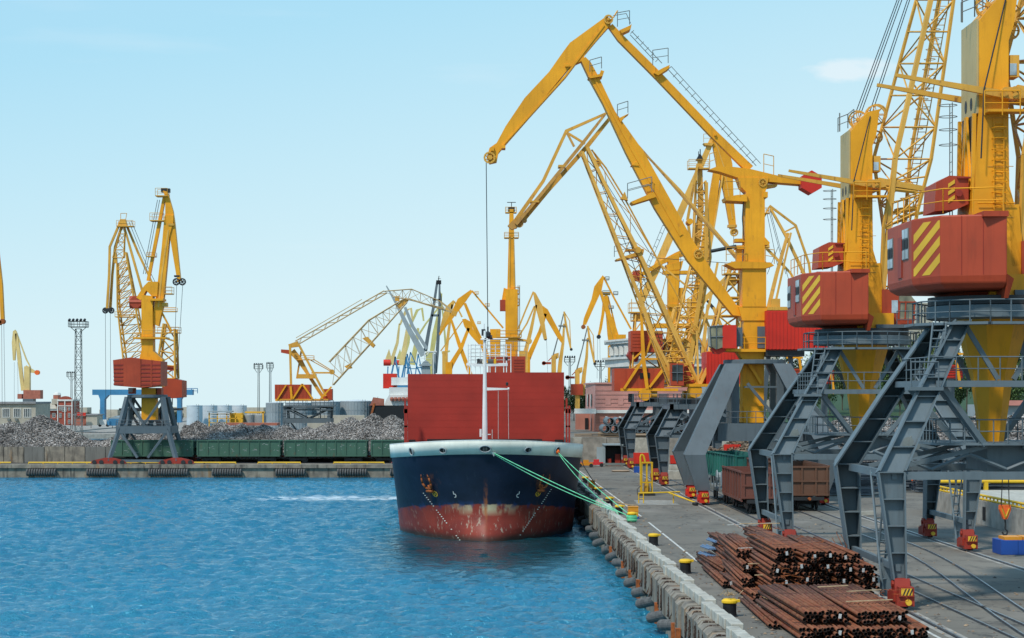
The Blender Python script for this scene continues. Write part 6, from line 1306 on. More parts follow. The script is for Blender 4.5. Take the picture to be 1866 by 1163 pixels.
# black pipes on the near shore left
for r_ in range(1):
    for i in range(8):
        o = MB(); x = W(172, 0, 330).x + i * 1.02; o.tube((x, 326, 3.9), (x, 334, 3.9), .5, n=14, cap=False).tube((x, 326.3, 3.9), (x, 334, 3.9), .42, n=14)
        o.build('large_pipe', 'dark_steel', None, ['leftmost', 'second', 'third', 'fourth', 'fifth', 'sixth', 'seventh', 'rightmost'][i] + ' black large pipe in the row left of the tall left crane', 'pipe', 'large black pipes in a row at left')
MB().box(W(160, 0, 330).x, 325, 1.8, W(225, 0, 330).x, 335, 3.38).build('pipe_bed', 'scrap_brown', None, 'low timber bed under the row of black pipes at left', 'platform')
# tanks and silos
def tank(px0, px1, ytop, Y, mat, label, zg, group=None, top=None, ribs=0, name='storage_tank'):
    cx_ = W((px0 + px1) / 2, 0, Y).x; r_ = (px1 - px0) / 2 / F * Y; zt = W(0, ytop, Y).z
    rt = empty(name, (cx_, Y + r_, zg), label, 'tank', group)
    MB().lathe((cx_, Y + r_, 0), [(r_, zg), (r_, zt)], 36).build('shell', mat, rt, smooth=False)
    MB().lathe((cx_, Y + r_, 0), [(r_ * 1.02, zt), (r_ * 1.02, zt + .15), (.2, zt + r_ * .12)], 36).build('roof', 'tank_grey', rt)
    if ribs:
        mb = MB()
        for k in range(ribs): a = math.pi + math.pi * (k + .5) / ribs; mb.box(cx_ + r_ * math.cos(a) - .06, Y + r_ + r_ * math.sin(a) - .06, zg, cx_ + r_ * math.cos(a) + .06, Y + r_ + r_ * math.sin(a) + .06, zt)
        for z in range(3): mb.lathe((cx_, Y + r_, 0), [(r_ + .05, zg + (zt - zg) * (z + 1) / 4), (r_ + .05, zg + (zt - zg) * (z + 1) / 4 + .12)], 36)
        mb.build('stiffener', mat, rt)
    MB().ladder((cx_ + r_ * .5, Y + r_ * .1, zg), (cx_ + r_ * .5, Y + r_ * .1, zt + .5), .6, .05, 1).build('ladder', 'old_grey', rt)
for k, (a, b_) in enumerate(((338, 367), (367, 394), (394, 421), (421, 448))): tank(a, b_, 740, 520 + k * 6, 'tank_grey', ['first', 'second', 'third', 'fourth'][k] + ' from the left of four pale storage tanks behind the scrap heap', 1.8)
tank(483, 515, 735, 455, 'silo_grey', 'grey ribbed silo just left of the low lattice crane', 1.8, None, None, 10)
tank(519, 566, 735, 462, 'silo_grey', 'grey ribbed silo directly behind the low lattice crane house', 1.8, None, None, 14)
tank(566, 618, 733, 466, 'silo_grey', 'grey ribbed silo behind the right end of the low lattice crane', 1.8, None, None, 14)
tank(618, 678, 732, 470, 'silo_grey', 'grey ribbed silo next to the black ship', 1.8, None, None, 16)
tank(444, 463, 757, 430, 'silo_grey', 'small grey drum tank with a pale patch, left of two', 1.8); tank(464, 484, 757, 430, 'silo_grey', 'small grey drum tank with a pale patch, right of two', 1.8)
# yellow stair and loading frame
yf = empty('pipe_gantry', (W(415, 0, 425).x, 425, 1.8), 'yellow pipe frame with pale green roofed deck before the tanks', 'platform')
mb = MB()
for x in (380, 395, 412, 418, 428, 440): mb.box(*wbox(x, 752, x + 2, 790, 425, .3))
for y in (754, 762, 770): mb.box(*wbox(380, y, 442, y + 1.2, 425, .25))
mb.box(*wbox(446, 750, 482, 753, 426, .6)).box(*wbox(478, 751, 480.5, 772, 426, .3)).build('frame', 'stripe_yellow', yf)
MB().box(*wbox(377, 749, 422, 751, 424.5, 4)).build('deck_roof', 'silver_grey', yf); MB().rail([W(384, 762, 424), W(418, 762, 424)], 1.0, .06).build('rail', 'white_paint', yf); MB().box(*wbox(420, 753, 441, 771, 428, 4)).build('panel', 'stripe_yellow', yf)
MB().box(*wbox(412, 771, 505, 775.5, 420, 6)).build('low_wall', 'terracotta', None, 'low brick wall between the tanks and the scrap heap', 'wall')
MB().box(*wbox(560, 757, 664, 790, 440, 5)).build('low_store', 'office_wall', None, 'long cream store wall beside the lattice crane trestle', 'building')
# light masts
def light_mast(label, px, ytop, Y, zg, r_=.45, lattice=True, group=None, head=1.0):
    p = W(px, ytop, Y); rt = empty('light_mast', (p.x, Y, zg), label, 'light mast', group); z1 = p.z
    if lattice:
        a, b_ = r_ * 1.35, r_
        MB().truss(*[((p.x + sx * a, Y + sy * a, zg), (p.x + sx * b_, Y + sy * b_, z1 - 1.5)) for sx, sy in ((-1, -1), (1, -1), (1, 1), (-1, 1))], max(6, int((z1 - zg) / 1.6)), .07, .045).build('mast', 'old_grey', rt)
    else: MB().tube((p.x - .2, Y, zg), (p.x - .12, Y, z1), .14, .09, 8).tube((p.x + .3, Y, zg), (p.x + .22, Y, z1), .14, .09, 8).build('mast', 'old_grey', rt)
    hw = 1.7 * head; mb = MB().box(p.x - hw, Y - hw, z1 - 1.2, p.x + hw, Y + hw, z1 - 1.05)
    mb.rail([(p.x - hw, Y - hw, z1 - 1.1), (p.x + hw, Y - hw, z1 - 1.1), (p.x + hw, Y + hw, z1 - 1.1), (p.x - hw, Y + hw, z1 - 1.1), (p.x - hw, Y - hw, z1 - 1.1)], 1.1, .06, 1.1)
    for s_ in (-1, 1): mb.beam((p.x + s_ * .4, Y, z1 - 2.2), (p.x + s_ * hw * .9, Y, z1 - 1.2), .12, .12)
    mb.build('head_platform', 'old_grey', rt); mb = MB()
    for k in range(5): x = p.x + (k - 2) * hw * .45; mb.tube((x, Y - hw - .1, z1 + .1), (x + .05, Y - hw + .35, z1 + .35), .26 * head, n=8)
    mb.build('floodlight', 'dark_steel', rt)
light_mast('tall lattice floodlight mast standing left of the left pair of cranes', 143, 586, 400, 1.8, .55, True)
light_mast('thin floodlight mast just left of the tall lattice one', 130, 680, 600, 1.2, .4, False, None, .7)
light_mast('thin twin-pole light mast, left of two before the tanks', 471, 665, 560, 1.8, .4, False, None, .7)
light_mast('pole mast with green band, right of two before the tanks', 492, 663, 520, 1.8, .3, False, None, .5)
light_mast('floodlight mast between the hatch wall and the poplars', 1038, 652, 520, 6, .4, False, None, .8)
light_mast('floodlight mast above the pink building roof', 1094, 660, 500, 6, .4, False, None, .8)
# black ship with white superstructure
bs = empty('moored_ship', (W(730, 0, 470).x, 470, 0), 'black hulled ship with white superstructure lying beyond the scrap heap', 'ship')
MB().prism([W(676, 735, 470), W(672, 768, 470), W(676, 800, 470), W(676, 826, 470), W(800, 826, 470), W(800, 739, 470), W(700, 739, 470)], (0, 12, 0)).build('hull', 'black', bs)
MB().prism([W(676, 735, 469.8), W(680, 724, 469.8), W(700, 727, 469.8), W(700, 739, 469.8), W(673, 739, 469.8)], (0, .5, 0)).build('bow_rail', 'terracotta', bs)
MB().box(*wbox(709, 706, 760, 739, 473, 8)).box(*wbox(713, 688, 760, 702, 475, 8)).prism([W(704, 728, 472), W(709, 720, 472), W(760, 720, 472), W(760, 739, 472), W(700, 739, 472)], (0, 7, 0)).build('superstructure', 'white_paint', bs)
mb = MB()
for k in range(6): mb.lathe(W(714 + k * 7, 727, 471.5), [(.35, -.5), (.5, 0), (.35, .4)], 8)
mb.build('bollard', 'terracotta', bs)
MB().prism([W(676, 766, 469.7), W(684, 735, 469.7), W(680, 735, 469.7), W(673, 764, 469.7)], (0, .1, 0)).build('anchor_stain', 'rust_orange', bs)
MB().box(*wbox(698, 681, 722, 708, 480, 6)).build('container', 'bright_red', None, 'bright crimson crane cabin block left of the white superstructure', 'container')
# pink building and the white classical one behind it
Yb = 313; pk = empty('pink_building', (W(1105, 0, Yb).x, Yb, 6), 'two-storey pink and salmon building with white cornice behind the retaining wall', 'building')
zt_ = W(0, 700, Yb).z; xa, xb, xc = W(1067, 0, Yb + 20).x + .3, W(1085, 0, Yb).x, W(1260, 0, Yb).x; zm = W(0, 753, Yb).z
MB().prism([(xb, Yb, zm), (xc, Yb, zm), (xc, Yb + 20, zm), (xa - .3, Yb + 20, zm)], (0, 0, zt_ - zm)).build('wall', 'pink_wall', pk)
MB().prism([(xb, Yb, 5.5), (xc, Yb, 5.5), (xc, Yb + 20, 5.5), (xa - .3, Yb + 20, 5.5)], (0, 0, zm - 5.52)).build('wall', 'salmon_wall', pk)
mb = MB()
for k in range(6): z = lerp(zm + .3, zt_ - .4, k / 6); mb.box(xb - .02, Yb - .07, z, xc, Yb - .002, z + .28)
mb.build('plaster_course', 'pink_wall', pk); mb = MB()
for k in range(5): z = lerp(6.2, zm - .6, k / 5); mb.box(xb - .02, Yb - .07, z, xc, Yb - .002, z + .3)
mb.build('plaster_course', 'salmon_wall', pk)
MB().box(xb - .3, Yb - .35, zm, xc, Yb - .01, zm + .5).box(*wbox(1047, 745, 1086, 752, Yb - 1.0, .9)).box(*wbox(1046, 752, 1086, 754, Yb - 1.2, 1.1)).build('cornice', 'trim_white', pk)
MB().box(xb - .15, Yb - .2, zt_, xc, Yb + 20, zt_ + .25).prism([(xb - .1, Yb, zt_), (xb, Yb + .2, zt_), (xa - .2, Yb + 20, zt_), (xa - .6, Yb + 20, zt_)], (0, 0, .25)).build('parapet', 'pink_wall', pk)
for x in (1103, 1126): MB().box(*wbox(x, 724, x + 10, 738, Yb - .11, .05)).build('blind_window', 'pink_wall', pk)
for x in (1103, 1128): 
    MB().box(*wbox(x, 759, x + 4, 769, Yb - .35, .3)).build('wall_lamp', 'trim_white', pk)
MB().box(*wbox(1049, 754, 1075, 783, Yb + 6, 2)).build('porch', 'salmon_wall', pk); MB().box(*wbox(1066, 762, 1072, 783, Yb + 5.8, .2)).build('door', 'black', pk)
dx_, dy_ = xa - .3 - xb, 20.0
for k in range(2):
    u = .35 + k * .35; p = Vector((xb + dx_ * u - .1, Yb + dy_ * u, 0)); MB().box(p.x - .08, p.y - 1, zm + 1.0, p.x + .05, p.y + 1, zt_ - 1.6).build('window', 'glass', pk)
Yb = 360; wb = empty('classical_building', (W(1150, 0, Yb).x, Yb, 6), 'white classical building with arched windows and deep cornice, above the pink one', 'building')
xa, xb, xc = W(1112, 0, Yb + 14).x, W(1148, 0, Yb).x, W(1290, 0, Yb).x; za, zb2, zc = W(0, 668, Yb).z, W(0, 650, Yb).z, W(0, 622, Yb).z
poly = [(xb, Yb, 6), (xc, Yb, 6), (xc, Yb + 16, 6), (xa, Yb + 14, 6)]
MB().prism(poly, (0, 0, zc - 6)).build('wall', 'silver_grey', wb)
exp = lambda d: [(xb - d * .4, Yb - d, 0), (xc, Yb - d, 0), (xc, Yb + 16, 0), (xa - d, Yb + 14, 0)]
mb = MB()
for z0, z1, d in ((za, zb2 - .4, 1.0), (zb2 - .4, zb2, 1.6), (zc - .3, zc + .15, .9), (zc + .15, zc + .5, 1.2)): mb.prism([(x, y, z0) for x, y, _ in exp(d)], (0, 0, z1 - z0))
mb.build('cornice', 'trim_white', wb)
for k in range(4):
    u = (k + .5) / 4; x, y = lerp(xb, xa, u) - .1, lerp(Yb, Yb + 14, u)
    f_ = MB().box(x - .55, y - 1.0, zb2 + .4, x + .2, y + 1.0, zc - .8).build('window', 'trim_white', wb); MB().box(x - .62, y - .6, zb2 + .6, x - .56, y + .6, zc - 1.0).build('pane', 'glass', f_)
for k in range(10):
    x = lerp(xb + 1, xc - 1, k / 9); f_ = MB().box(x - .7, Yb - .12, zb2 + .4, x + .7, Yb + .1, zc - .8).build('window', 'trim_white', wb); MB().box(x - .5, Yb - .14, zb2 + .6, x + .5, Yb - .12, zc - 1.0).build('pane', 'glass', f_)
# blocks far away among the trees
for k, (x0, y0, x1, Y, mat, lab) in enumerate(((1012, 715, 1036, 600, 'office_wall', 'pale apartment block half hidden right of the hatch wall'), (1640, 552, 1700, 620, 'office_wall', 'pale block of flats high behind the second tower crane cab'), (1395, 640, 1420, 520, 'office_wall', 'cream house under the trees behind the red machinery house'))):
    rt = empty('apartment_block', (W((x0 + x1) / 2, 0, Y).x, Y, 5.5), lab, 'building'); MB().box(*wbox(x0, y0, x1, 755, Y, 12)).build('wall', mat, rt)
    n = max(2, int((x1 - x0) / 7))
    for i in range(n):
        for j in range(3): x = lerp(x0 + 2, x1 - 5, i / max(1, n - 1)); window(rt, x, y0 + 3 + j * 9, x + 3, y0 + 8 + j * 9, Y, 1, 1)
# ================================================================ TREES
def crown_mesh(r, hh, n, leaf, seed, col):
    g = random.Random(seed); V, Fc = [], []
    lobes = [(Vector((g.gauss(0, .42) * r, g.gauss(0, .42) * r, hh * (.25 + .6 * g.random()))), r * g.uniform(.32, .58)) for _ in range(11)]
    for k in range(n):
        c, lr = g.choice(lobes); d = Vector((g.gauss(0, 1), g.gauss(0, 1), g.gauss(0, 1))).normalized() * lr * g.uniform(.55, 1.08)
        p = c + d; a = g.uniform(0, 6.3); u = Vector((math.cos(a), math.sin(a), g.uniform(-.6, .6))) * leaf * g.uniform(.5, 1.1); v = Vector((-math.sin(a), math.cos(a), g.uniform(-.8, .8))) * leaf * g.uniform(.4, .9)
        b0 = len(V); V += [p - u, p - v * .6, p + u, p + v]; Fc.append((b0, b0 + 1, b0 + 2, b0 + 3))
    return V, Fc
TP = {}
def tree(x, y, zg, h_, r_, kind, label, group=None, poplar=False):
    key = (kind, poplar, rnd.randrange(3)); rt = empty('poplar_tree' if poplar else 'tree', (x, y, zg), label, 'tree', group)
    if key not in TP:
        m1 = MB(); V, Fc = crown_mesh(1.0 if not poplar else .9, 2.0 if not poplar else 4.2, 2600, .085, hash(str(key)) % 999 if False else (key[2] * 7 + len(kind)), kind); m1.v = V; m1.f = Fc
        c = m1.build('crown', kind, rt, orient=False); WL[c] = WL[rt].copy(); me = c.data
        for v in me.vertices: pass
        m2 = MB().tube((0, 0, -1.0), (.02, .01, .9), .10, .05, 7).tube((0, 0, .2), (.45, .1, 1.0), .05, .02, 5).tube((0, 0, .3), (-.4, -.2, 1.1), .05, .02, 5).tube((.02, .01, .8), (.1, .2, 1.6), .04, .01, 5)
        tk = m2.build('trunk', 'bark', rt); TP[key] = (c, tk); 
        c0, t0 = c, tk
    else:
        c0, t0 = TP[key]; c1 = c0.copy(); t1 = t0.copy(); COL.objects.link(c1); COL.objects.link(t1); c1.parent = rt; t1.parent = rt; c0, t0 = c1, t1
    cz = h_ * .5 / (1.1 if not poplar else 2.1)
    c0.location = (0, 0, h_ * (.58 if not poplar else .53)); c0.scale = (r_, r_, h_ * (.36 if not poplar else .21)); t0.location = (0, 0, h_ * .32); t0.scale = (r_ * .6, r_ * .6, h_ * .3)
    c0.rotation_euler[2] = rnd.uniform(0, 6)
    return rt
TG = ['trees on the slope behind the yard', 'trees in the port town']
T = lambda px, ytop, Y, zg, rpx, kind, label, grp=0, pop=False: tree(W(px, 0, Y).x, Y, zg, W(0, ytop, Y).z - zg, rpx / F * Y, kind, label, TG[grp], pop)
def px_ord(px):
    near = ((1410, 'behind the red machinery house'), (1440, 'just right of the red machinery house'), (1455, 'a little right of the red machinery house'), (1475, 'left of the second tower crane cone'), (1500, 'at the left edge of that cone'), (1530, 'hidden mostly by the yellow cone'), (1545, 'at the left rim of the yellow cone'), (1570, 'right behind the yellow cone'), (1600, 'right of the second tower crane cone'), (1635, 'below the second crane cab'), (1660, 'right of the second crane cab'), (1690, 'between the two tower cranes'), (1720, 'left of the large cone'), (1755, 'at the left side of the large cone'), (1780, 'behind the left half of the large cone'), (1810, 'behind the middle of the large cone'), (1840, 'at the right side of the large cone'), (1870, 'at the right edge of the picture'), (1900, 'just past the right edge'), (3000, 'farthest right'))
    return next(t_ for lim, t_ in near if px < lim)
for px, yt, r_ in ((1395, 655, 16), (1420, 640, 18), (1445, 618, 20), (1472, 640, 16), (1488, 610, 18), (1512, 640, 18), (1535, 615, 22), (1560, 640, 18), (1590, 610, 22), (1620, 600, 22), (1650, 620, 20), (1668, 590, 24), (1700, 575, 26), (1730, 600, 24), (1762, 585, 24), (1790, 600, 22), (1822, 580, 24), (1850, 570, 28), (1880, 590, 28), (1910, 580, 28)):
    T(px, yt, 470 + rnd.uniform(0, 40), 5.5, r_, rnd.choice(['leaf_dark', 'leaf_mid', 'leaf_mid', 'leaf_pale']), f'tree on the slope, back row, {px_ord(px)}')
for px, yt, r_ in ((1430, 665, 18), (1500, 668, 16), (1640, 655, 18), (1690, 650, 20), (1745, 660, 18), (1800, 665, 18), (1855, 650, 24)):
    T(px, yt, 400 + rnd.uniform(0, 30), 5.5, r_, rnd.choice(['leaf_mid', 'leaf_dark']), f'lower tree on the slope, front row, {px_ord(px)}')
for px, yt, r_, k in ((1030, 682, 7, 1), (1037, 695, 6, 1), (1052, 692, 16, 0), (1066, 690, 15, 0), (1083, 684, 5, 1), (1076, 694, 8, 0), (1046, 715, 17, 0), (1060, 718, 18, 0), (1025, 720, 8, 0), (1105, 685, 9, 0), (1122, 690, 9, 0)):
    T(px, yt, 440 + rnd.uniform(0, 40), 6, r_, 'leaf_dark', {1030: 'dark poplar touching the hatch wall', 1037: 'shorter dark poplar beside the hatch wall', 1052: 'dark bushy tree left of the slim crane column', 1066: 'dark bushy tree behind the slim crane column', 1083: 'dark poplar tip above the pink building corner', 1076: 'dark bushy tree right of the slim crane column', 1046: 'low dark tree in front of the poplars', 1060: 'low dark tree at the pink building porch', 1025: 'low dark tree half behind the hatch wall', 1105: 'dark tree above the pink parapet, left', 1122: 'dark tree above the pink parapet, right'}[px], 1, bool(k))
for px, yt, r_, lab in ((166, 748, 12, 'dark tree behind the cream shed'), (205, 756, 12, 'bushy tree beside the blue gantry leg'), (325, 743, 10, 'green bush at the foot of the left cranes'), (318, 752, 8, 'lower green bush at the foot of the left cranes'), (590, 724, 14, 'flat-topped tree showing above the silos, left'), (612, 727, 16, 'flat-topped tree showing above the silos, right'), (575, 726, 10, 'small tree showing above the silos')):
    T(px, yt, 620, 1.2, r_, 'leaf_dark', lab, 1)
for px in (688, 697, 706): T(px, 716, 640, 1.2, 3.5, 'leaf_dark', {688: 'leftmost', 697: 'middle', 706: 'rightmost'}[px] + ' of three small dark poplars above the black ship bow', 1, True)
# rising wooded ground and town beyond on the right
mb = MB(); N = 30; vs = []
for j in range(6):
    for i in range(N + 1):
        x = lerp(40, 420, i / N); y = lerp(430, 900, j / 5); vs.append((x, y, 5.4 + (j / 5) * 22 * min(1, i / 6) * (1 + .25 * math.sin(i * .7))))
mb.add(vs, [(j * (N + 1) + i, j * (N + 1) + i + 1, (j + 1) * (N + 1) + i + 1, (j + 1) * (N + 1) + i) for j in range(5) for i in range(N)]).build('wooded_slope', 'leaf_dark', kind='structure')
# low line of far shore at the left
g = random.Random(4); V = MB()
for k in range(60): 
    x = -320 + k * 11; h_ = g.uniform(1.5, 5); V.box(x, 905, 1.2, x + g.uniform(5, 10), 915, 1.2 + h_)
V.build('far_town', 'office_wall', None, 'faint line of low sheds on the far shore', 'buildings', None, 'stuff')
# red things behind the right portals
for k, (x0, y0, x1, y1, Y, lab) in enumerate(((1433, 672, 1463, 697, 340, 'red slatted crane house behind the second tower crane, left'), (1710, 665, 1755, 690, 320, 'red crane house seen through the largest tower crane legs'), (1484, 675, 1520, 700, 345, 'small red cabin behind the second tower crane cone'))):
    rt = empty('yard_cabin', (W((x0 + x1) / 2, 0, Y).x, Y, 5.5), lab, 'cabin'); MB().box(*wbox(x0, y0, x1, y1, Y, 5)).build('body', 'bright_red' if k else 'house_red', rt)
    mb = MB()
    for j in range(5): mb.box(*wbox(x0 + .3, y0 + 2 + j * (y1 - y0) / 5, x1 - .3, y0 + 4 + j * (y1 - y0) / 5, Y - .08, .07))
    mb.build('slat', 'bogie_red', rt); MB().beam(W((x0 + x1) / 2, y1, Y), (W((x0 + x1) / 2, 0, Y).x, Y, 5.5), 1.0, 1.0).build('post', 'portal_grey', rt)
    mb = MB()
    for s_ in (-1, 1): mb.beam(W((x0 + x1) / 2 + s_ * 18, y1 + 18, Y - 3), W((x0 + x1) / 2 + s_ * 2, y0 - 60, Y - 3), .4, .4)
    mb.beam(W(x0, y0 - 20, Y - 3), W(x1, y0 - 20, Y - 3), .3, .3).build('lattice_leg', 'crane_yellow', rt)
lr = empty('shed', (W(1840, 0, 330).x, 330, 5.5), 'long white shed with red roof edge at the right edge', 'building'); MB().box(*wbox(1795, 738, 1930, 760, 330, 12)).build('wall', 'silver_grey', lr); MB().prism([W(1792, 739, 329), W(1935, 739, 329), W(1925, 730, 336), W(1802, 730, 336)], (0, 5, 0)).build('roof', 'terracotta', lr)
MB().box(*wbox(1822, 666, 1866, 690, 430, 8)).build('white_store', 'trim_white', None, 'small white building among the trees at the right edge', 'building')
# ================================================================ WAGONS
def gondola(name, label, group, x, y0, L_, z, mat, along='Y', ang=0.0, grp_label=None, nrib=7, hgt=2.1, chassis=True):
    """open-top gondola: body shell with outside posts, floor frame, two bogies, buffers and coupler"""
    w_ = 3.05; rt = empty(name, (x, y0 + L_ / 2, z) if along == 'Y' else (x + L_ / 2, y0, z), label, 'freight wagon', group)
    if along != 'Y': cx_, cy_ = x + L_ / 2, y0
    else: cx_, cy_ = x, y0 + L_ / 2
    def T_(u, v): return (cx_ + v, cy_ + u) if along == 'Y' else (cx_ + u, cy_ + v)
    def bx(mb, u0, v0, z0, u1, v1, z1):
        a, b_ = T_(u0, v0), T_(u1, v1); mb.box(min(a[0], b_[0]), min(a[1], b_[1]), z + z0, max(a[0], b_[0]), max(a[1], b_[1]), z + z1)
    h = L_ / 2; zb, zt = 1.15, 1.15 + hgt; e = w_ / 2; mb = MB()
    bx(mb, -h, -e, zb, h, -e + .07, zt); bx(mb, -h, e - .07, zb, h, e, zt); bx(mb, -h, -e + .07, zb, -h + .07, e - .07, zt); bx(mb, h - .07, -e + .07, zb, h, e - .07, zt); bx(mb, -h + .07, -e + .07, zb, h - .07, e - .07, zb + .1)
    body = mb.build('body', mat, rt); mb = MB()
    for k in range(nrib + 1):
        u = lerp(-h + .06, h - .06, k / nrib)
        for s_ in (-1, 1): bx(mb, u - .06, s_ * (e + .001), zb - .1, u + .06, s_ * (e + .11), zt - .05)
    for s_ in (-1, 1):
        bx(mb, -h - .05, s_ * (e + .0), zt - .05, h + .05, s_ * (e + .14), zt + .09); bx(mb, -h, s_ * (e + .0), zb - .2, h, s_ * (e + .09), zb - .0)
    for s_ in (-1, 1):
        for v in (-e + .1, -.55, .55, e - .1): bx(mb, s_ * h, v - .06, zb, s_ * (h + .11), v + .06, zt)
        for zz_ in (zb + .1, zb + hgt * .5, zt - .05): bx(mb, s_ * h, -e - .02, zz_ - .05, s_ * (h + .13), e + .02, zz_ + .08)
    mb.build('post', mat, body); mb = MB()
    bx(mb, -h + .1, -.35, .75, h - .1, .35, 1.12)
    for s_ in (-1, 1): bx(mb, s_ * h - .12, -1.2, .82, s_ * h + .12, 1.2, 1.1)
    mb.build('underframe', 'dark_steel', rt)
    for s_ in (-1, 1):
        mb = MB(); u = s_ * (h - 2.0)
        for v in (-.95, .95): bx(mb, u - 1.1, v - .08, .38, u + 1.1, v + .08, .7)
        bx(mb, u - .2, -1, .4, u + .2, 1, .8); bo = mb.build('bogie', 'dark_steel', rt); mb = MB()
        for q in (-.9, .9):
            for v in (-.78, .78):
                a, b_ = T_(u + q, v - .06), T_(u + q, v + .06); mb.tube((*a, z + .46), (*b_, z + .46), .46, n=14)
        mb.build('wheel', 'dark_steel', bo); mb = MB(); a, b_ = T_(s_ * h, 0), T_(s_ * (h + .5), 0); mb.tube((*a, z + .95), (*b_, z + .95), .13, n=6)
        mb.build('coupler', 'rust_orange', rt)
    if ang: rt.rotation_euler = (0, 0, R(ang))
    return rt
G2 = 'open freight wagons on the quay'
gondola('gondola_wagon', 'brown open wagon partly hidden by the second tower crane leg, left track', G2, 21.3, 152, 12.3, 2.75, 'wagon_brown', hgt=2.05)
gondola('gondola_wagon', 'tan brown open wagon right of the second tower crane leg, end facing the viewer', G2, 25.6, 156.5, 12.3, 2.75, 'wagon_tan', hgt=2.35)
gondola('gondola_wagon', 'teal green open wagon behind the left brown wagon', G2, 24.9, 190, 16.5, 2.75, 'wagon_teal', ang=4, hgt=2.15, nrib=12)
gondola('gondola_wagon', 'dark red open wagon behind, end to end with the tan one', G2, 25.9, 171, 12.5, 2.75, 'wagon_brown', hgt=2.1)
# flat wagon with coils
fw = empty('flat_wagon', (21.1, 171.5, 2.75), 'low flat wagon carrying pale cable reels coupled behind the left brown wagon', 'freight wagon', G2)
mb = MB().box(19.7, 165.4, 3.75, 22.7, 178, 4.0)
for k in range(6): mb.box(19.62, 165.8 + k * 2.2, 3.75, 19.7, 165.95 + k * 2.2, 4.9).box(22.7, 165.8 + k * 2.2, 3.75, 22.78, 165.95 + k * 2.2, 4.9)
mb.build('deck', 'old_grey', fw); mb = MB()
for q in (167, 168.8, 174.5, 176.3):
    for v in (-.78, .78): mb.tube((21.2 + v - .06, q, 3.21), (21.2 + v + .06, q, 3.21), .46, n=12)
mb.build('wheel', 'dark_steel', fw)
for k in range(3):
    rl_ = MB(); y = 167.4 + k * 3.6; rl_.tube((20.5, y, 4.65), (22.0, y, 4.65), .42, n=12)
    for v in (20.4, 22.0): rl_.tube((v, y, 4.65), (v + .08, y, 4.65), .64, n=16)
    rl_.build('cable_reel', 'silver_grey', None, ['nearest', 'middle', 'farthest'][k] + ' of three pale cable reels standing on the flat wagon', 'cable reel', 'cable reels on the flat wagon')
# green wagons on the far quay
G3 = 'green open wagons in a train on the far quay'
marks = random.Random(3)
cuts = [(213, 354), (357, 513), (516, 671), (674, 829)]
for k, (a, b_) in enumerate(cuts):
    xa, xb = W(a, 0, 290.5).x, W(b_, 0, 290.5).x; L_ = 12.4
    if k == 0: xa = xb - L_
    rt = gondola('gondola_wagon', ['green wagon behind the legs of the left cranes', 'second green wagon from the left, chalked all over', 'third green wagon from the left, in front of the long scrap heap', 'green wagon half hidden by the ship bow'][k], G3, xa + .22, 292, xb - xa - .44, 1.85, 'wagon_green', along='X', hgt=2.1, nrib=8)
    body = [c for c in rt.children if c.name.startswith('body')][0]; mb = MB()
    for i in range(8):
        for q in range(4 if i % 3 else 2):
            x = lerp(xa, xb, (i + .5) / 8) + marks.uniform(-.5, .5); z = 1.85 + marks.uniform(1.5, 2.8); mb.beam((x, 292 - 1.54, z), (x + marks.uniform(-.3, .5), 292 - 1.54, z + marks.uniform(-.15, .15)), .012, .03)
    mb.build('chalk_mark', 'tank_grey', body)
MB().box(-83, 290.6, 1.8, 8, 293.4, 1.86).build('track_bed', 'dark_steel', bpy.data.objects['far_quay'])
# ================================================================ QUAY FURNITURE
def bollard(x, y, label):
    rt = empty('bollard', (x, y, QZ), label, 'bollard', 'yellow-capped bollards along the quay edge')
    MB().lathe((x, y, QZ), [(.36, 0), (.30, .06), (.28, .18), (.28, .52), (.31, .56)], 18).build('post', 'black', rt)
    hd = MB().lathe((x, y, QZ), [(.29, .54), (.34, .58), (.34, .66), (.25, .74), (.05, .76)], 18)
    hd.prism([(x - .1, y - .24, QZ + .58), (x + .42, y - .14, QZ + .61), (x + .42, y + .14, QZ + .61), (x - .1, y + .24, QZ + .58)], (0, 0, .10)); hd.build('cap', 'bollard_yellow', rt)
bl = [(10.2, 82.6, 'nearest yellow-capped bollard, beside the pipe stack, shavings on top'), (10.35, 102.4, 'second yellow-capped bollard from the viewer, at the end of the white line'), (10.3, 121.2, 'third yellow-capped bollard from the viewer'), (10.6, 143.2, 'yellow-capped bollard with green mooring ropes looped round it'), (10.3, 152.5, 'yellow-capped bollard just beyond the roped one'), (10.3, 164.5, 'yellow-capped bollard with a cable loop hanging from it'), (10.3, 181.5, 'yellow-capped bollard beside the small orange box'), (10.3, 205, 'farthest yellow-capped bollard by the ship side')]
for b_ in bl: bollard(*b_)
mb = MB(); g = random.Random(9)
for k in range(40): p = Vector((10.2 + g.gauss(0, .16), 82.6 + g.gauss(0, .12), QZ + .84 + g.uniform(0, .12))); mb.beam(p, p + Vector((g.uniform(-.2, .2), g.uniform(-.15, .15), g.uniform(0, .2))), .03, .008)
mb.build('wood_shavings', 'wood', None, 'curl of wood shavings lying on the nearest bollard', 'shavings', None, 'stuff')
def crate(name, label, x, y, w_, d, h_, mat, base):
    rt = empty(name, (x, y, QZ), label, 'box'); MB().box(x - w_ / 2 - .06, y - d / 2 - .06, QZ + .01, x + w_ / 2 + .06, y + d / 2 + .06, QZ + .16).build('base', base, rt)
    b_ = MB().box(x - w_ / 2, y - d / 2, QZ + .16, x + w_ / 2, y + d / 2, QZ + h_).build('body', mat, rt)
    MB().box(x - w_ / 2 - .03, y - d / 2 - .03, QZ + h_ * .62, x + w_ / 2 + .03, y + d / 2 + .03, QZ + h_ * .66).box(x - w_ / 2 - .03, y - d / 2 - .03, QZ + h_, x + w_ / 2 + .03, y + d / 2 + .03, QZ + h_ + .05).build('lid', mat, b_)
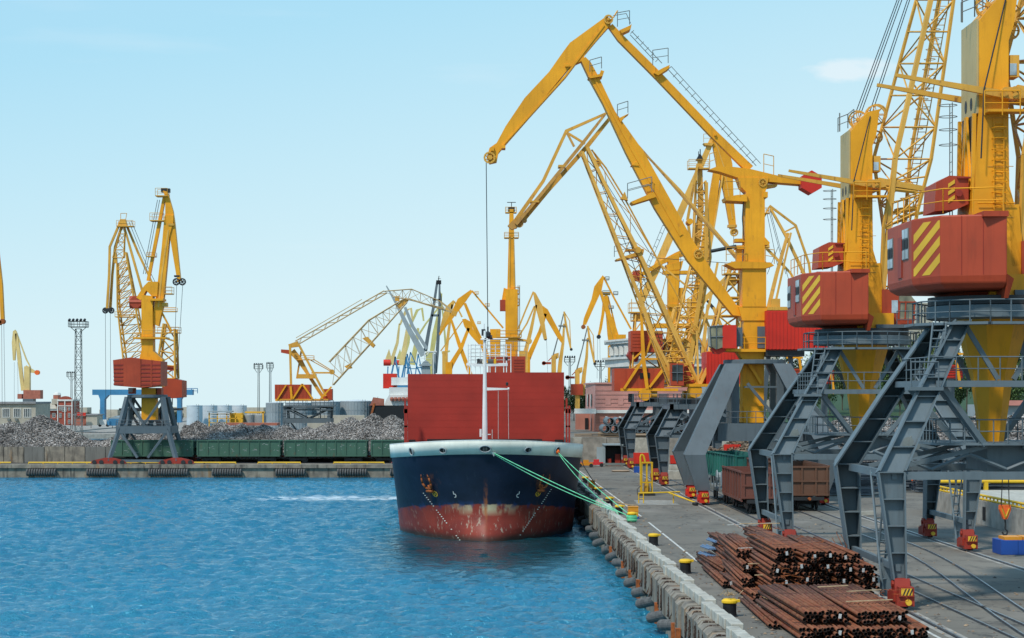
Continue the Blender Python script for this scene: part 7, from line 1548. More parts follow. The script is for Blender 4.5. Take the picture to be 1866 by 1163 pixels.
crate('equipment_box', 'orange equipment box on a blue base beside the roped bollard', 11.0, 147.5, .74, .7, .85, 'orange_box', 'deep_blue')
crate('equipment_box', 'small orange box beside the ship side', 10.25, 191, .6, .6, .9, 'orange_box', 'dark_steel')
# rubber fenders and chains
def fender(x, y, z, label, L_=1.15):
    rt = empty('quay_fender', (x, y, z), label, 'fender', 'cylindrical rubber fenders along the near quay')
    mb = MB(); N = 16; vs = []
    for (r_, yy) in ((.25, -L_ / 2), (.27, -L_ / 2 + .05), (.27, L_ / 2 - .05), (.25, L_ / 2), (.15, L_ / 2), (.15, -L_ / 2)):
        for i in range(N): a = 2 * math.pi * i / N; vs.append((x + r_ * math.cos(a), y + yy, z + r_ * math.sin(a)))
    mb.add(vs, [(k * N + i, k * N + (i + 1) % N, ((k + 1) % 6) * N + (i + 1) % N, ((k + 1) % 6) * N + i) for k in range(6) for i in range(N)]).build('rubber_body', 'rubber', rt, smooth=False).rotation_euler = (R(rnd.uniform(-16, -4)), 0, R(rnd.uniform(14, 30)))
    bd = [c for c in rt.children][0]; MB().lathe((x, y - L_ / 2 + .06, z), [(.155, 0), (.155, .01)], 12, axis=1).build('bore_shade', 'hole_shade', bd)  # black disc inside the fender hole stands in for its shade
    mb = MB()
    for s_ in (-1, 1):
        a = Vector((x, y + s_ * L_ * .42, z + .35)); b_ = Vector((9.1, y + s_ * L_ * .75, QZ - .1)); n = 8
        for k in range(n): p, q = a.lerp(b_, k / n), a.lerp(b_, (k + 1) / n); mb.tube(p, q, .035 if k % 2 else .05, n=4)
    mb.build('chain', 'chain_rust', rt)
ordn = ['nearest', 'second', 'third', 'fourth', 'fifth', 'sixth', 'seventh', 'eighth', 'ninth', 'tenth', 'eleventh', 'twelfth', 'thirteenth', 'fourteenth', 'fifteenth', 'sixteenth', 'seventeenth', 'eighteenth', 'nineteenth', 'twentieth']
fy = [92.7, 97.6, 104.2, 109.6, 115.8, 122, 127, 131.8, 139, 146.5, 153, 160, 167, 175, 184, 194]
for k, y in enumerate(fy): fender(8.62 + rnd.uniform(-.08, .08), y + 0.4, 1.05 + rnd.uniform(-.12, .15), ordn[k] + (' cylindrical rubber fender from the viewer hanging on the quay wall' if k else ' cylindrical rubber fender hanging low on the quay wall'), rnd.uniform(1.2, 1.8))
mb_ = None
for k, y in enumerate((88.5, 90.6, 99.5, 111.7, 117.8, 124, 136)):
    o = MB().box(8.5, y - .16, .45, 8.72, y + .16, 1.5).build('wall_post', 'rust_orange', wallq)
# loops of chain draped over the cap blocks
Y = 71.0; k = 0
while Y < 150:
    mb = MB(); zt = QZ + .03; pts = [Vector((9.32, Y, zt)), Vector((8.9, Y + .1, zt + .02)), Vector((8.68, Y + .15, 2.4)), Vector((8.66, Y + .35, 1.75)), Vector((8.64, Y + .15, 1.45)), Vector((8.66, Y - .1, 1.75)), Vector((8.68, Y, 2.35))]
    for a, b_ in zip(pts, pts[1:]):
        n = max(2, int((b_ - a).length / .14))
        for i in range(n): mb.tube(a.lerp(b_, i / n), a.lerp(b_, (i + .85) / n), .03 if i % 2 else .045, n=4)
    mb.build('hanging_chain', 'chain_rust', wallq); Y += rnd.choice((1.5, 2.2, 1.6, 4.0, 3.0)); k += 1
# mooring lines
bt = (10.6, 143.2, QZ + .38)
h1_ = on_hull(900, 828, bvh_b)[0]; h2_ = on_hull(1016, 824, bvh_b)[0]
GR = 'green mooring lines of the cargo ship'
rope('mooring_line', 'bright green mooring line running from the ship stem to the roped bollard, upper strand', [h1_ + Vector((0, -.2, .1)), Vector((10.2, 144.2, QZ + .5)), Vector(bt)], .035, 'rope_green', .12, GR)
rope('mooring_line', 'second green line from the ship stem lying just below the first', [h1_ + Vector((.1, -.2, -.05)), Vector((9.7, 147, QZ + .55)), Vector((bt[0], bt[1], QZ + .25))], .03, 'rope_green', .3, GR)
rope('mooring_line', 'green mooring line from the right bow fairlead to the roped bollard', [h2_ + Vector((0, -.2, 0)), Vector(bt) + Vector((0, .1, .05))], .032, 'rope_green', .15, GR)
rope('mooring_line', 'slack green line from the right bow fairlead to the roped bollard', [h2_ + Vector((.05, -.2, -.1)), Vector(bt) + Vector((.1, .1, -.1))], .028, 'rope_green', .75, GR)
mb = MB()
for k in range(5): mb.ring((10.6, 143.2, QZ + .12 + k * .085), .34 + .03 * (k % 2), .045, 'Z', 18, 5)
mb.build('rope_coil', 'rope_green', None, 'turns of green rope wound round the bollard', 'rope')
mb = MB().beam((9.45, 150, QZ + .5), (9.7, 158, QZ + .5), .5, .06); mb.build('rope_mat', 'rope_white', None, 'frayed pale green rope pad lying on the kerb under the mooring lines', 'mat')
rope('stern_wire', 'thin dark wire hanging from the ship shoulder to the quay', [W(1057, 820, 176), W(1064, 850, 173), Vector((10.3, 164.5, QZ + .5))], .035, 'rope_dark', .2)
rope('cable', 'tan cable lying across the quay edge by the far bollards', [(9.5, 163, QZ + .5), (10.4, 164.5, QZ + .4), (12.0, 164, QZ + .06), (12.6, 163.6, QZ + .06)], .05, 'wood', 0)
# ================================================================ RUSTY PIPES in bundles
def unit_pipe(L_, r_, n=8):
    mb = MB(); vs = []
    for (rr, y) in ((r_, L_ / 2), (r_, -L_ / 2), (r_ * .78, -L_ / 2), (r_ * .78, L_ / 2)):
        for i in range(n): a = 2 * math.pi * (i + .5) / n; vs.append((rr * math.cos(a), y, rr * math.sin(a)))
    mb.add(vs, [(k * n + i, k * n + (i + 1) % n, ((k + 1) % 4) * n + (i + 1) % n, ((k + 1) % 4) * n + i) for k in range(4) for i in range(n)])
    me = bpy.data.meshes.new('pipe'); me.from_pydata([tuple(v) for v in mb.v], [], mb.f)
    import bmesh
    bm = bmesh.new(); bm.from_mesh(me); bmesh.ops.recalc_face_normals(bm, faces=bm.faces); bm.to_mesh(me); bm.free()
    for p in me.polygons: p.use_smooth = len(p.vertices) == 4 and abs(p.normal.y) < .5
    me.materials.append(MAT['rust_pipe_skin']); me.materials.append(MAT['hole_shade'])
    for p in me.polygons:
        if not p.use_smooth or (p.center.x ** 2 + p.center.z ** 2) ** .5 < r_ * .85 and abs(p.normal.y) < .5: p.material_index = 1  # inner walls and cut ends coloured dark for the shade in the pipes
    return me
m, t, b = nodes('rust_pipe_skin', .75, 0, .3); MAT['rust_pipe_skin'] = m
oi = t.nodes.new('ShaderNodeObjectInfo'); rp = t.nodes.new('ShaderNodeValToRGB'); t.links.new(oi.outputs['Random'], rp.inputs[0])
rp.color_ramp.elements[0].color = (.095, .026, .013, 1); rp.color_ramp.elements[1].color = (.26, .085, .042, 1); e = rp.color_ramp.elements.new(.5); e.color = (.17, .048, .024, 1)
c = mixc(t, mrange(t, tnoise(t, 5, 6, stretch=(1, .35, 1)), .35, .7), rp.outputs[0], (.20, .085, .04)); c = mixc(t, mrange(t, tnoise(t, 2.0, 6), .52, .7, 0, .7), c, (.075, .026, .018))
t.links.new(c, b.inputs['Base Color']); bump(t, b, tnoise(t, 30, 4), .3, .01)
PM = {}
def bundle(cx_, cy, z, L_, r_, cols, rows, label, yaw=0, tag=True, rnds=None):
    g = rnds or rnd; rt = empty('pipe_bundle', (cx_, cy, z), label, 'pipe bundle', 'bundles of rusty steel pipe on the quay')
    key = (round(L_, 1), r_)
    if key not in PM: PM[key] = unit_pipe(*key)
    for j in range(rows):
        nn = cols - (j % 2)
        for i in range(nn):
            if j == rows - 1 and g.random() < .10: continue
            o = bpy.data.objects.new('pipe', PM[key]); COL.objects.link(o); o.parent = rt
            o.location = ((i - (nn - 1) / 2) * 2.20 * r_ + g.uniform(-.02, .02), g.uniform(-.35, .35), r_ + j * 1.74 * r_ + (g.uniform(0, .03) if j == rows - 1 else 0)); o.rotation_euler = (g.uniform(-.003, .003), g.uniform(0, 1), g.uniform(-.005, .005))
    w_ = cols * r_ * 1.02; h_ = r_ * 2 + (rows - 1) * 1.77 * r_; mb = MB()
    for y in (-L_ * .34, L_ * .12):
        q = [(-w_ - .01, y, .0), (w_ + .01, y, 0), (w_ * .93, y, h_ + .012), (-w_ * .93, y, h_ + .012), (-w_ - .01, y, 0)]
        for a, b_ in zip(q, q[1:]): mb.tube(Vector(a) + Vector((cx_, cy, z)), Vector(b_) + Vector((cx_, cy, z)), .009, n=3)
    mb.build('binding_wire', 'dark_steel', rt)
    if tag:
        for k in range(g.choice((0, 1, 1))):
            x = cx_ + g.uniform(-w_ * .6, w_ * .6); zz_ = z + g.uniform(.1, max(.12, h_ - .15)); a = g.uniform(-.5, .5)
            MB().beam((x, cy - L_ / 2 - .24, zz_), (x + .06 * a, cy - L_ / 2 - .30, zz_ + .17), .11, .012, up=(0, 1, 0)).build('label_tag', 'tag_white', rt)
    if yaw: rt.rotation_euler = (0, 0, R(yaw))
    return rt
side_n = ['far left', 'left', 'left of centre', 'centre', 'right of centre', 'right', 'far right']; lev_n = ['bottom', 'second', 'third', 'fourth', 'top']
g = random.Random(21)
# tall stack
RP = .068; L_ = 10.6
for lv in range(4):
    nb = 5 if lv < 3 else 4
    for k in range(nb):
        x = 13.15 + k * .94 + (.35 if lv == 3 else 0) + g.uniform(-.05, .05); rows = g.choice((3, 4, 4, 5)) if lv == 3 else 4
        bundle(x, 93.3 + g.uniform(-.5, .6) + (.4 if lv == 3 else 0), QZ + .10 + lv * .555, L_, RP, 6, rows, f'{side_n[k + 1]} rusty pipe bundle in the {lev_n[lv] if lv < 3 else "top"} layer of the tall pipe stack', g.uniform(-2.2, 2.2), True, g)
# front low stack
for lv in range(2):
    for k in range(5 if lv == 0 else 4):
        x = 12.15 + k * 1.03 + (.3 if lv else 0); bundle(x, 79.5 + g.uniform(-.5, .5) + (0.8 if lv else 0), QZ + .10 + lv * .52, L_ + .2, .078, 6, 3 if lv == 0 else 3, f'{side_n[k + 1]} rusty pipe bundle in the {"upper" if lv else "lower"} layer of the low front stack', g.uniform(-1.5, 1.5), True, g)
# stepped bundles on the left flank and behind
for k, (x, y, z, c_, r_, lab) in enumerate(((12.0, 92.8, .08, 4, 3, 'long low rusty bundle on the ground, left flank of the tall stack'), (12.15, 95.4, .50, 4, 3, 'rusty bundle stepped on the left flank of the tall stack, second layer'), (12.5, 98.0, .95, 4, 3, 'rusty bundle stepped on the left flank of the tall stack, third layer'), (12.7, 101.0, 1.36, 5, 3, 'short rusty bundle high at the far left of the tall stack'),
        (11.7, 99.5, .08, 5, 2, 'flat rusty bundle reaching farthest left behind the tall stack'), (12.2, 104.5, .08, 6, 4, 'rusty bundle low behind the tall stack, left'), (13.3, 104.5, .08, 6, 4, 'rusty bundle low behind the tall stack, middle'), (14.5, 104.5, .08, 6, 4, 'rusty bundle low behind the tall stack, right'), (12.9, 104, .65, 7, 4, 'rusty bundle high behind the tall stack, left'), (14.2, 104.3, .65, 7, 4, 'rusty bundle high behind the tall stack, right'), (13.6, 104.3, 1.2, 7, 3, 'topmost rusty bundle behind the tall stack, boards lying on it'), (15.7, 103.8, .9, 7, 5, 'rusty bundle at the far right behind the tall stack'), (16.5, 104.2, .08, 6, 5, 'outermost right rusty bundle on the ground behind the tall stack'), (16.4, 104.0, .75, 6, 5, 'outermost right rusty bundle in the upper layer behind the tall stack'), (14.9, 104.3, 1.5, 7, 4, 'short topmost rusty bundle beside the second crane leg'), (12.9, 105.3, 1.2, 5, 3, 'topmost left rusty bundle behind the tall stack'), (15.6, 104, .08, 6, 5, 'lower right rusty bundle behind the tall stack'),
        (11.45, 83.2, .08, 3, 2, 'narrow rusty bundle on the ground left of the low front stack'), (16.9, 84.0, .08, 3, 2, 'thin rusty bundle lying right of the low front stack'))):
    bundle(x, y, QZ + z, 10.4, RP, c_, r_, lab, g.uniform(-2.0, 2.0), True, g)
# bearers between layers, loose boards, blue-capped ends, loose wire
for k, y in enumerate((75.5, 79.4, 83.0, 89.5, 92.5, 95.6, 98.0, 102.5, 106.5)):
    z = QZ + .05; o = MB().beam((11.9 + g.uniform(-.1, .1), y, z), (16.4 if y < 85 else 16.9, y + g.uniform(-.3, .3), z), .12, .09).build('bearer', 'wood', None, 'timber bearer under the rusty pipe stacks, ' + ordn[k] + ' from the viewer', 'timber', 'timber bearers under the pipes')
for k, (x, y, z, L2_, a) in enumerate(((12.4, 97.0, 1.72, 1.7, .1), (12.3, 92.5, 1.34, 1.9, .2), (12.35, 90.7, .98, 1.6, .0), (13.3, 108.6, 2.1, 2.6, .3), (14.0, 108.9, 2.15, 2.2, -.2), (14.9, 81.5, 1.15, 1.5, .2), (16.0, 84.0, .62, .9, .3), (14.2, 77.8, 1.12, 1.9, .15), (14.0, 83.3, 1.16, 1.3, .1))):
    MB().beam((x, y, QZ + z), (x + L2_ * math.cos(a), y + L2_ * math.sin(a), QZ + z + .05), .12, .03).build('board', 'wood' if k % 3 else 'rope_white', None, ['weathered board sticking out of the left flank of the tall stack, upper', 'pale board lying on the left flank of the tall stack, middle', 'pale board lying on the left flank of the tall stack, lower', 'torn board on top of the pipes behind the tall stack', 'second torn board on top of the pipes behind the tall stack', 'thin board across the low front stack, middle', 'short pale board at the right of the low front stack', 'long thin board across the low front stack, nearest', 'grey board where the low stack meets the tall one'][k], 'board', 'boards lying about the pipe stacks')
for k, (x, y, z) in enumerate(((11.75, 108.2, .18), (11.7, 108.4, .55), (11.85, 108.6, .92), (12.2, 108.8, 1.28))):
    mb = MB()
    for i in range(5): mb.tube((x + .25 + i * .11, y - 1.9, QZ + z), (x + i * .11, y + .1 + .2 * (i % 2), QZ + z + .05 * (i % 2)), .055, n=8)
    mb.build('blue_pipe_bundle', 'crane_blue_dull', None, ['lowest', 'second lowest', 'second highest', 'highest'][k] + ' blue-grey wrapped bar bundle sticking out behind the rusty pipes', 'bundle', 'blue wrapped bundles') if 'crane_blue_dull' in MAT else None
mb = MB()
for k in range(16):
    x, y, z = 12.4 + g.random() * 4, 77 + g.random() * 28, QZ + (1.15 if g.random() < .4 else 2.35); p = Vector((x, y, z if y > 88 else QZ + 1.2)); rr = g.uniform(.2, .6)
    for i in range(7): q = p + Vector((g.uniform(-rr, rr), g.uniform(-rr, rr), g.uniform(-.03, .12))); mb.tube(p, q, .01, n=3); p = q
for x, y, dz in ((16.9, 95, 1.3), (17.2, 95.5, 1.5), (17.5, 96, 1.4)): mb.tube((x, y, QZ + 1.2), (x + .05, y, QZ + 1.2 + dz * .5), .014, n=4).tube((x + .05, y, QZ + 1.2 + dz * .5), (x - .25, y, QZ + 1.1 + dz), .014, n=4)
mb.build('loose_wire', 'rust_orange', None, 'loose rusty binding wire tangled over the pipe stacks', 'wire', None, 'stuff')
# ================================================================ YARD OBJECTS
hb = empty('hook_block_box', (31.0, 114.5, QZ), 'blue ballast box with yellow top under the hanging hook at the right edge', 'ballast box')
MB().box(29.75, 114, QZ + .02, 30.72, 116, QZ + .85).box(30.74, 114, QZ + .02, 32.2, 116, QZ + .85).build('body', 'deep_blue', hb); MB().box(30.0, 114.2, QZ + .85, 31.0, 115.6, QZ + 1.03).box(31.1, 114.2, QZ + .85, 32.1, 115.8, QZ + 1.03).build('lid', 'orange_box', hb)
hkb = empty('crane_hook', (W(1831, 0, 112).x, 112, W(0, 972, 112).z), 'orange crane hook block hanging on two wires above the blue box', 'hook')
c_ = W(1831, 930, 112); MB().prism([c_ + Vector(v) for v in ((-.3, -.18, .3), (.3, -.18, .3), (.32, -.18, .05), (.1, -.18, -.5), (-.1, -.18, -.5), (-.32, -.18, .05))], (0, .36, 0)).build('sheave_block', 'vest_orange', hkb)
MB().tube(c_ + Vector((-.2, -.2, .1)), c_ + Vector((.0, -.2, -.4)), .05).tube(c_ + Vector((.2, -.2, .1)), c_ + Vector((0, -.2, -.4)), .05).build('strap', 'stripe_yellow', hkb)
MB().path([c_ + Vector(v) for v in ((0, 0, -.45), (.05, 0, -.8), (.02, 0, -1.05), (.16, 0, -1.2), (.1, 0, -1.38), (-.08, 0, -1.38), (-.14, 0, -1.22))], .05, 6).build('hook', 'dark_steel', hkb)
MB().tube(c_ + Vector((-.2, 0, .3)), C1(1829, 812, 0) + Vector((0, 0, 0)), .025, n=4).tube(c_ + Vector((.25, 0, .3)), C1(1836, 812, 0), .025, n=4).build('wire', 'rope_dark', hkb)
MB().box(30.0, 116.6, QZ + .01, 34.5, 116.8, QZ + .07).build('steel_bar', 'dark_steel', None, 'steel bar lying on the ground behind the blue box', 'bar')
# raised concrete bay with yellow pipe kerbs
pt = empty('loading_bay', (40, 143, QZ), 'raised concrete bay with yellow pipe railings at the right edge', 'platform')
for k in range(10): MB().box(35.3, 126 + k * 3.2 + .02, QZ, 35.65, 126 + k * 3.2 + 3.18, QZ + 1.7 + rnd.uniform(-.02, .02)).build('wall_panel', 'concrete', pt)
MB().box(35.66, 126, QZ, 90, 158, QZ + 1.62).build('floor', 'pale_concrete', pt); mb = MB()
mb.tube((35.5, 126, QZ + 2.05), (35.5, 158, QZ + 2.05), .09).tube((35.5, 126, QZ + 1.78), (35.5, 158, QZ + 1.78), .07)
for k in range(33): mb.box(35.45, 126 + k - .04, QZ + 1.68, 35.55, 126 + k + .04, QZ + 2.1)
mb.tube((35.5, 158, QZ + 2.3), (90, 158, QZ + 2.3), .14)
for k in range(14): mb.box(36 + k * 4 - .15, 157.8, QZ + 1.6, 36 + k * 4 + .15, 158.2, QZ + 2.25)
mb.build('pipe_rail', 'bollard_yellow', pt); MB().box(35.25, 139.5, QZ + .35, 35.31, 140.2, QZ + 1.3).build('opening', 'black', pt)
# steel stock racks behind (dark stacked sections): many thin bars
def stock(label, px0, px1, ytop, Y, seed, name='steel_stock', long=True, zg=QZ, mat='scrap_steel'):
    g2 = random.Random(seed); mb = MB(); a, b_ = W(px0, 0, Y).x, W(px1, 0, Y).x; zt = W(0, ytop, Y).z; z = zg + .15
    while z < zt:
        x = a
        while x < b_ - .4:
            L3 = g2.uniform(2, 6)
            for q in range(4): mb.beam((x, Y + q * .9 + g2.uniform(-.3, .3), z + g2.uniform(0, .08)), (min(b_, x + L3), Y + q * .9 + g2.uniform(-.3, .3), z + g2.uniform(0, .08)), g2.uniform(.1, .25), g2.uniform(.06, .2))
            x += L3 * g2.uniform(.9, 1.05)
        z += .27
    mb.build(name, mat, None, label, 'steel stock', None, 'stuff')
stock('dark stacked steel sections between the tan wagon and the largest crane leg', 1508, 1660, 822, 190, 2)
stock('lower layer of steel sections in front of the dark stack', 1512, 1600, 862, 180, 6)
stock('dark stacked steel sections behind the right portal legs', 1672, 1900, 812, 185, 3)
stock('steel sections lying low beside the worker', 1625, 1700, 868, 192, 4)
stock('rusty steel plates lying on top of the retaining wall', 1048, 1200, 789, 270, 5, zg=6.0, mat='scrap_brown')
# large grey pipes on the terrace
k = 0
for (x0, n, y, grp) in ((1094, 6, 776, 0), (1153, 8, 776, 1)):
    for lv in range(2 if True else 1):
        for i in range(n - lv):
            Yp = 276; rr = .58; cx_ = W(x0, 0, Yp).x + rr + (i + lv * .5) * 2 * rr * 1.02; z = 6.02 + .55 + rr + lv * rr * 1.75
            o = MB(); vs = []
            N = 16
            for (r2, yy) in ((rr, 4), (rr, -4), (rr * .82, -4), (rr * .82, 4)):
                for q in range(N): a = 2 * math.pi * q / N; vs.append((cx_ + r2 * math.cos(a), Yp + yy, z + r2 * math.sin(a)))
            o.add(vs, [(kk * N + i2, kk * N + (i2 + 1) % N, ((kk + 1) % 4) * N + (i2 + 1) % N, ((kk + 1) % 4) * N + i2) for kk in range(4) for i2 in range(N)])
            o.build('large_pipe', 'leg_grey', None, f'{ordn[i]} large grey pipe in the {"upper" if lv else "lower"} row of the {"right" if grp else "left"} pile before the pink building', 'pipe', 'large grey pipes on the terrace', smooth=True)
for k in range(3): MB().beam((W(1092, 0, 276).x, 273 + k * 3, 6.3), (W(1240, 0, 276).x, 273 + k * 3, 6.3), .3, .5).build('sleeper', 'wood', None, 'timber sleeper under the large grey pipes, ' + ordn[k], 'timber', 'sleepers under the grey pipes')
# workshop kiosk against the wall
kx0, kx1 = W(1103, 0, 255).x, W(1133, 0, 255).x; zk = W(0, 812, 255).z
kk = empty('workshop_kiosk', ((kx0 + kx1) / 2, 255, QZ), 'grey steel kiosk with its front open and red equipment inside', 'kiosk')
MB().box(kx0 - .15, 255, QZ, kx0, 259, zk).box(kx1, 255, QZ, kx1 + .15, 259, zk).box(kx0, 258.8, QZ, kx1, 259, zk).box(kx0 - .2, 254.8, zk, kx1 + .2, 259.1, zk + .15).box(kx0 - 1.1, 255.2, QZ, kx0 - .18, 255.3, zk - .2).build('shell', 'silver_grey', kk)
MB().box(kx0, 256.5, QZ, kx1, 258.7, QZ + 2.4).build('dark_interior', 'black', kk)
MB().box(kx1 - .8, 256.0, QZ, kx1 - .1, 256.4, QZ + 1.5).box(kx0 + .3, 255.6, QZ, kx0 + .8, 256.0, QZ + .9).build('red_cabinet', 'bogie_red', kk)
MB().box(kx0 - .3, 254.0, QZ + .1, kx1 + .4, 254.6, QZ + .4).build('ramp', 'old_grey', kk)
def barrow(x, y, mat, label):
    rt = empty('machine_part', (x, y, QZ), label, 'equipment'); mb = MB().box(x - .9, y - .3, QZ + .25, x + .9, y + .3, QZ + .6).box(x - .3, y - .25, QZ + .6, x + .4, y + .25, QZ + .95); mb.build('frame', mat, rt)
    m2 = MB()
    for q in (-.7, .7): m2.tube((x + q, y - .35, QZ + .25), (x + q, y + .35, QZ + .25), .25, n=10)
    m2.build('roller', 'dark_steel', rt)
barrow(W(1086, 0, 252).x, 252, 'vest_red', 'red low trolley lying left of the grey kiosk'); barrow(W(1067, 0, 250).x, 250, 'orange_box', 'orange low trolley nearest the ship, left of the kiosk')
MB().lathe((W(1131, 0, 236).x, 236, QZ), [(1.0, 0), (1.15, .12), (.9, .2)], 14).build('manhole_lid', 'scrap_brown', None, 'brown timber pallet disc lying on the quay before the kiosk', 'pallet')
ob = empty('gangway_beam', (W(1180, 0, 235).x, 238, QZ), 'long red steel beam lying behind the grey lattice crane legs', 'beam'); MB().box(W(1155, 0, 238).x, 238, QZ + .9, W(1196, 0, 238).x, 238.8, QZ + 2.2).box(W(1222, 0, 238).x, 238, QZ + .9, W(1240, 0, 238).x, 238.8, QZ + 1.9).box(W(1320, 0, 238).x, 238, QZ + 2.2, W(1350, 0, 238).x, 238.8, QZ + 3.2).build('beam_body', 'bright_red', ob); MB().box(W(1158, 0, 238).x, 238.2, QZ, W(1345, 0, 238).x, 238.6, QZ + .88).build('support', 'old_grey', ob)
bb = empty('concrete_block', (W(1222, 0, 215).x, 215, QZ), 'pale concrete blocks heaped beside the lattice crane foot', 'concrete block'); MB().box(W(1218, 0, 215).x, 215, QZ, W(1248, 0, 215).x, 216.5, QZ + .9).box(W(1222, 0, 215).x, 216.7, QZ, W(1240, 0, 215).x, 218, QZ + 1.5).build('block', 'pale_concrete', bb)
MB().box(W(1156, 0, 233).x, 233, QZ, W(1166, 0, 233).x, 234, QZ + .7).build('blue_bin', 'deep_blue', None, 'small blue bin beyond the yellow frame', 'bin')
MB().beam((27.2, 149.8, QZ + .2), (29.6, 150.4, QZ + .25), .3, .3).build('pale_beam', 'pale_concrete', None, 'short pale concrete beam lying on the asphalt left of the second portal leg', 'beam')
# yellow upright frame machine with hose loop, and the low barrier
ym = empty('hopper_frame', (W(1181, 0, 181).x, 181, QZ), 'tall yellow steel frame with a curved pipe top standing on the quay', 'machine')
xl_, xr_ = W(1169, 0, 181).x, W(1188, 0, 181).x; zt = W(0, 843, 181).z; mb = MB()
for x in (xl_, (xl_ + xr_) / 2, xr_):
    for y in (180.5, 181.5): mb.beam((x, y, QZ + .2), (x, y, zt), .08, .08)
for z in (QZ + .3, QZ + 1.2, zt): mb.box(xl_ - .05, 180.45, z - .05, xr_ + .05, 180.55, z + .05).box(xl_ - .05, 181.45, z - .05, xr_ + .05, 181.55, z + .05)
mb.build('frame', 'bollard_yellow', ym); MB().path([(xl_ - .05, 181, QZ + .3), (xl_ - .1, 181, zt + .5), (xl_ - .0, 181, zt + .75), (xl_ + .2, 181, zt + .6), (xl_ + .35, 181, zt)], .09, 6).build('bent_pipe', 'bollard_yellow', ym)
MB().box(xl_ - .2, 180.3, QZ, xr_ + .25, 181.7, QZ + .18).build('base', 'dark_steel', ym); MB().lathe(((xl_ + xr_) / 2, 181, QZ + .2), [(.25, 0), (.3, .5), (.1, 1.4)], 8).build('hopper', 'old_yellow', ym)
MB().path([(xl_ - .1, 180.6, QZ + .9), (xl_ - .45, 180.4, QZ + .6), (xl_ - .4, 180.4, QZ + .1)], .05, 5).build('hose', 'rubber', ym)
ba = empty('barrier', (W(1200, 0, 170).x, 170, QZ), 'low yellow pipe barrier across the quay in front of the yellow frame', 'barrier')
ax_, bx2 = W(1163, 0, 168).x, W(1240, 0, 168).x; mb = MB().tube((ax_, 168, QZ + .85), (bx2, 168.4, QZ + .95), .07).tube((bx2 - 1.0, 168.2, QZ + .9), (bx2 + .9, 164.5, QZ + .25), .07)
for x in (ax_ + .05, ax_ + .45, bx2 - .6): mb.tube((x, 168, QZ), (x, 168, QZ + .85), .05)
mb.tube((ax_, 168, QZ + .4), (ax_ + .5, 168, QZ + .4), .03).build('pipe_frame', 'bollard_yellow', ba); MB().tube((bx2 + .75, 164.6, QZ + .16), (bx2 + 1.0, 164.0, QZ + .16), .14, n=10).build('end_roller', 'dark_steel', ba)
g = random.Random(77); mb = MB()
for k in range(900):
    y = 70 + 150 * g.random() ** 1.4; x = g.choice((g.uniform(10, 36), g.gauss(18.6, .8), g.gauss(22.5, 2.5), g.gauss(11.2, .5)))
    s_ = g.uniform(.03, .13); a = g.uniform(0, 3); c_, d_ = math.cos(a) * s_, math.sin(a) * s_
    mb.add([(x - c_, y - d_, QZ + .015), (x + d_, y - c_ * .7, QZ + .02), (x + c_, y + d_, QZ + .015), (x - d_ * .8, y + c_, QZ + .02), (x, y, QZ + .02 + s_ * .6)], [(0, 1, 4), (1, 2, 4), (2, 3, 4), (3, 0, 4)])
mb.build('litter', 'scrap_brown', None, 'small chips of scrap and wood littering the quay surface', 'litter', None, 'stuff', orient=False)
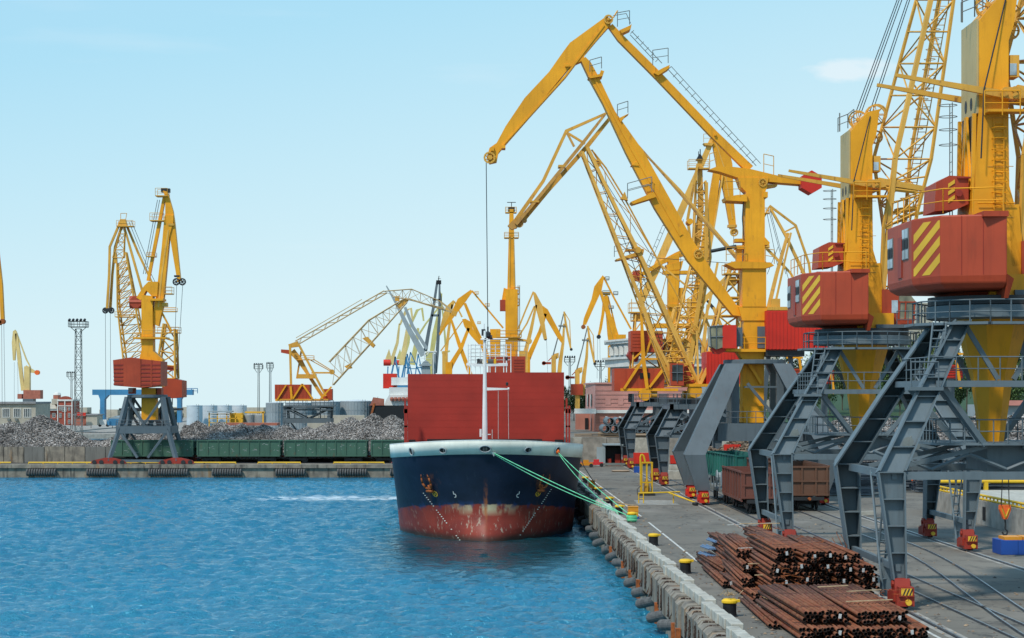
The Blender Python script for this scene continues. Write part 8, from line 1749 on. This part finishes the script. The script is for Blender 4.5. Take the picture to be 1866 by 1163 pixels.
# ================================================================ PEOPLE
def person(x, y, z, face, label, vest, hat, arm=0.0, stride=.18):
    rt = empty('person', (x, y, z), label, 'person')
    J = {'pel': (0, 0, .95), 'chest': (0, .01, 1.32), 'neck': (0, .0, 1.49), 'head': (0, -.02, 1.60), 'top': (0, -.01, 1.70)}
    for s_, n in ((-1, 'l'), (1, 'r')):
        J['hip' + n] = (s_ * .10, 0, .90); J['knee' + n] = (s_ * .11, -.04 + s_ * stride * .5, .50); J['ank' + n] = (s_ * .12, s_ * stride, .09); J['toe' + n] = (s_ * .13, s_ * stride - .16, .04)
        J['sh' + n] = (s_ * .20, 0, 1.42); J['el' + n] = (s_ * .27, -.02 - (arm if s_ > 0 else 0) * .3, 1.13); J['wr' + n] = (s_ * .27, -.12 - (arm if s_ > 0 else 0) * .4, .88 + arm * (.25 if s_ > 0 else 0)); J['ha' + n] = (s_ * .265, -.16 - (arm if s_ > 0 else 0) * .45, .80 + arm * (.28 if s_ > 0 else 0))
    Ed = [('pel', 'chest'), ('chest', 'neck'), ('neck', 'head'), ('head', 'top')]
    for n in 'lr': Ed += [('pel', 'hip' + n), ('hip' + n, 'knee' + n), ('knee' + n, 'ank' + n), ('ank' + n, 'toe' + n), ('chest', 'sh' + n), ('sh' + n, 'el' + n), ('el' + n, 'wr' + n), ('wr' + n, 'ha' + n)]
    Rr = {'pel': .14, 'chest': .155, 'neck': .06, 'head': .095, 'top': .075, 'hip': .10, 'knee': .07, 'ank': .05, 'toe': .045, 'sh': .07, 'el': .048, 'wr': .032, 'ha': .04}
    def skin(name, keys, grow, mat):
        ks = [k for k in J if k in keys]; me = bpy.data.meshes.new(name); me.from_pydata([J[k] for k in ks], [(ks.index(a), ks.index(b_)) for a, b_ in Ed if a in ks and b_ in ks], [])
        o = bpy.data.objects.new(name, me); COL.objects.link(o); o.parent = rt; m1 = o.modifiers.new('skin', 'SKIN'); m2 = o.modifiers.new('sub', 'SUBSURF'); m2.levels = 1; m2.render_levels = 1
        for i, k in enumerate(ks):
            r_ = Rr[k if k in Rr else k[:-1]] + grow; me.skin_vertices[0].data[i].radius = (r_, r_)
        if 'pel' in ks: me.skin_vertices[0].data[ks.index('pel')].use_root = True
        me.materials.append(MAT[mat]); return o
    bpy_me = None
    skin('body', set(J), 0, 'skin'); skin('jacket', {'pel', 'chest', 'shl', 'shr', 'ell', 'elr', 'wrl', 'wrr'}, .03, vest); skin('trousers', {'pel', 'hipl', 'hipr', 'kneel', 'kneer', 'ankl', 'ankr'}, .025, 'trouser_navy')
    skin('boots', {'ankl', 'toel'}, .02, 'black') if False else None
    WL[rt] = Vector((0, 0, 0)); h_ = MB().lathe((0, -.01, 1.64), [(.155, 0), (.13, .02), (.12, .09), (.07, .15), (.01, .17)], 12).build('hard_hat', hat, rt)
    face_m = MB().box(-.012, -.135, 1.58, .012, -.105, 1.62).build('nose', 'skin', rt)
    rt.rotation_euler = (0, 0, face)
person(W(1665, 0, 190).x, 190, QZ, .5, 'worker in orange vest and red hard hat standing by the steel stock', 'vest_orange', 'hat_red', .6)
person(W(1286, 0, 213).x, 213, QZ, -.4, 'worker in a red jacket standing between the grey leg and the teal wagon', 'vest_red', 'hat_red', .9)
person(W(1298, 0, 211).x, 211, QZ, 1.9, 'worker in dark clothes walking beside the teal wagon', 'trouser_navy', 'orange_box', .2, .3)
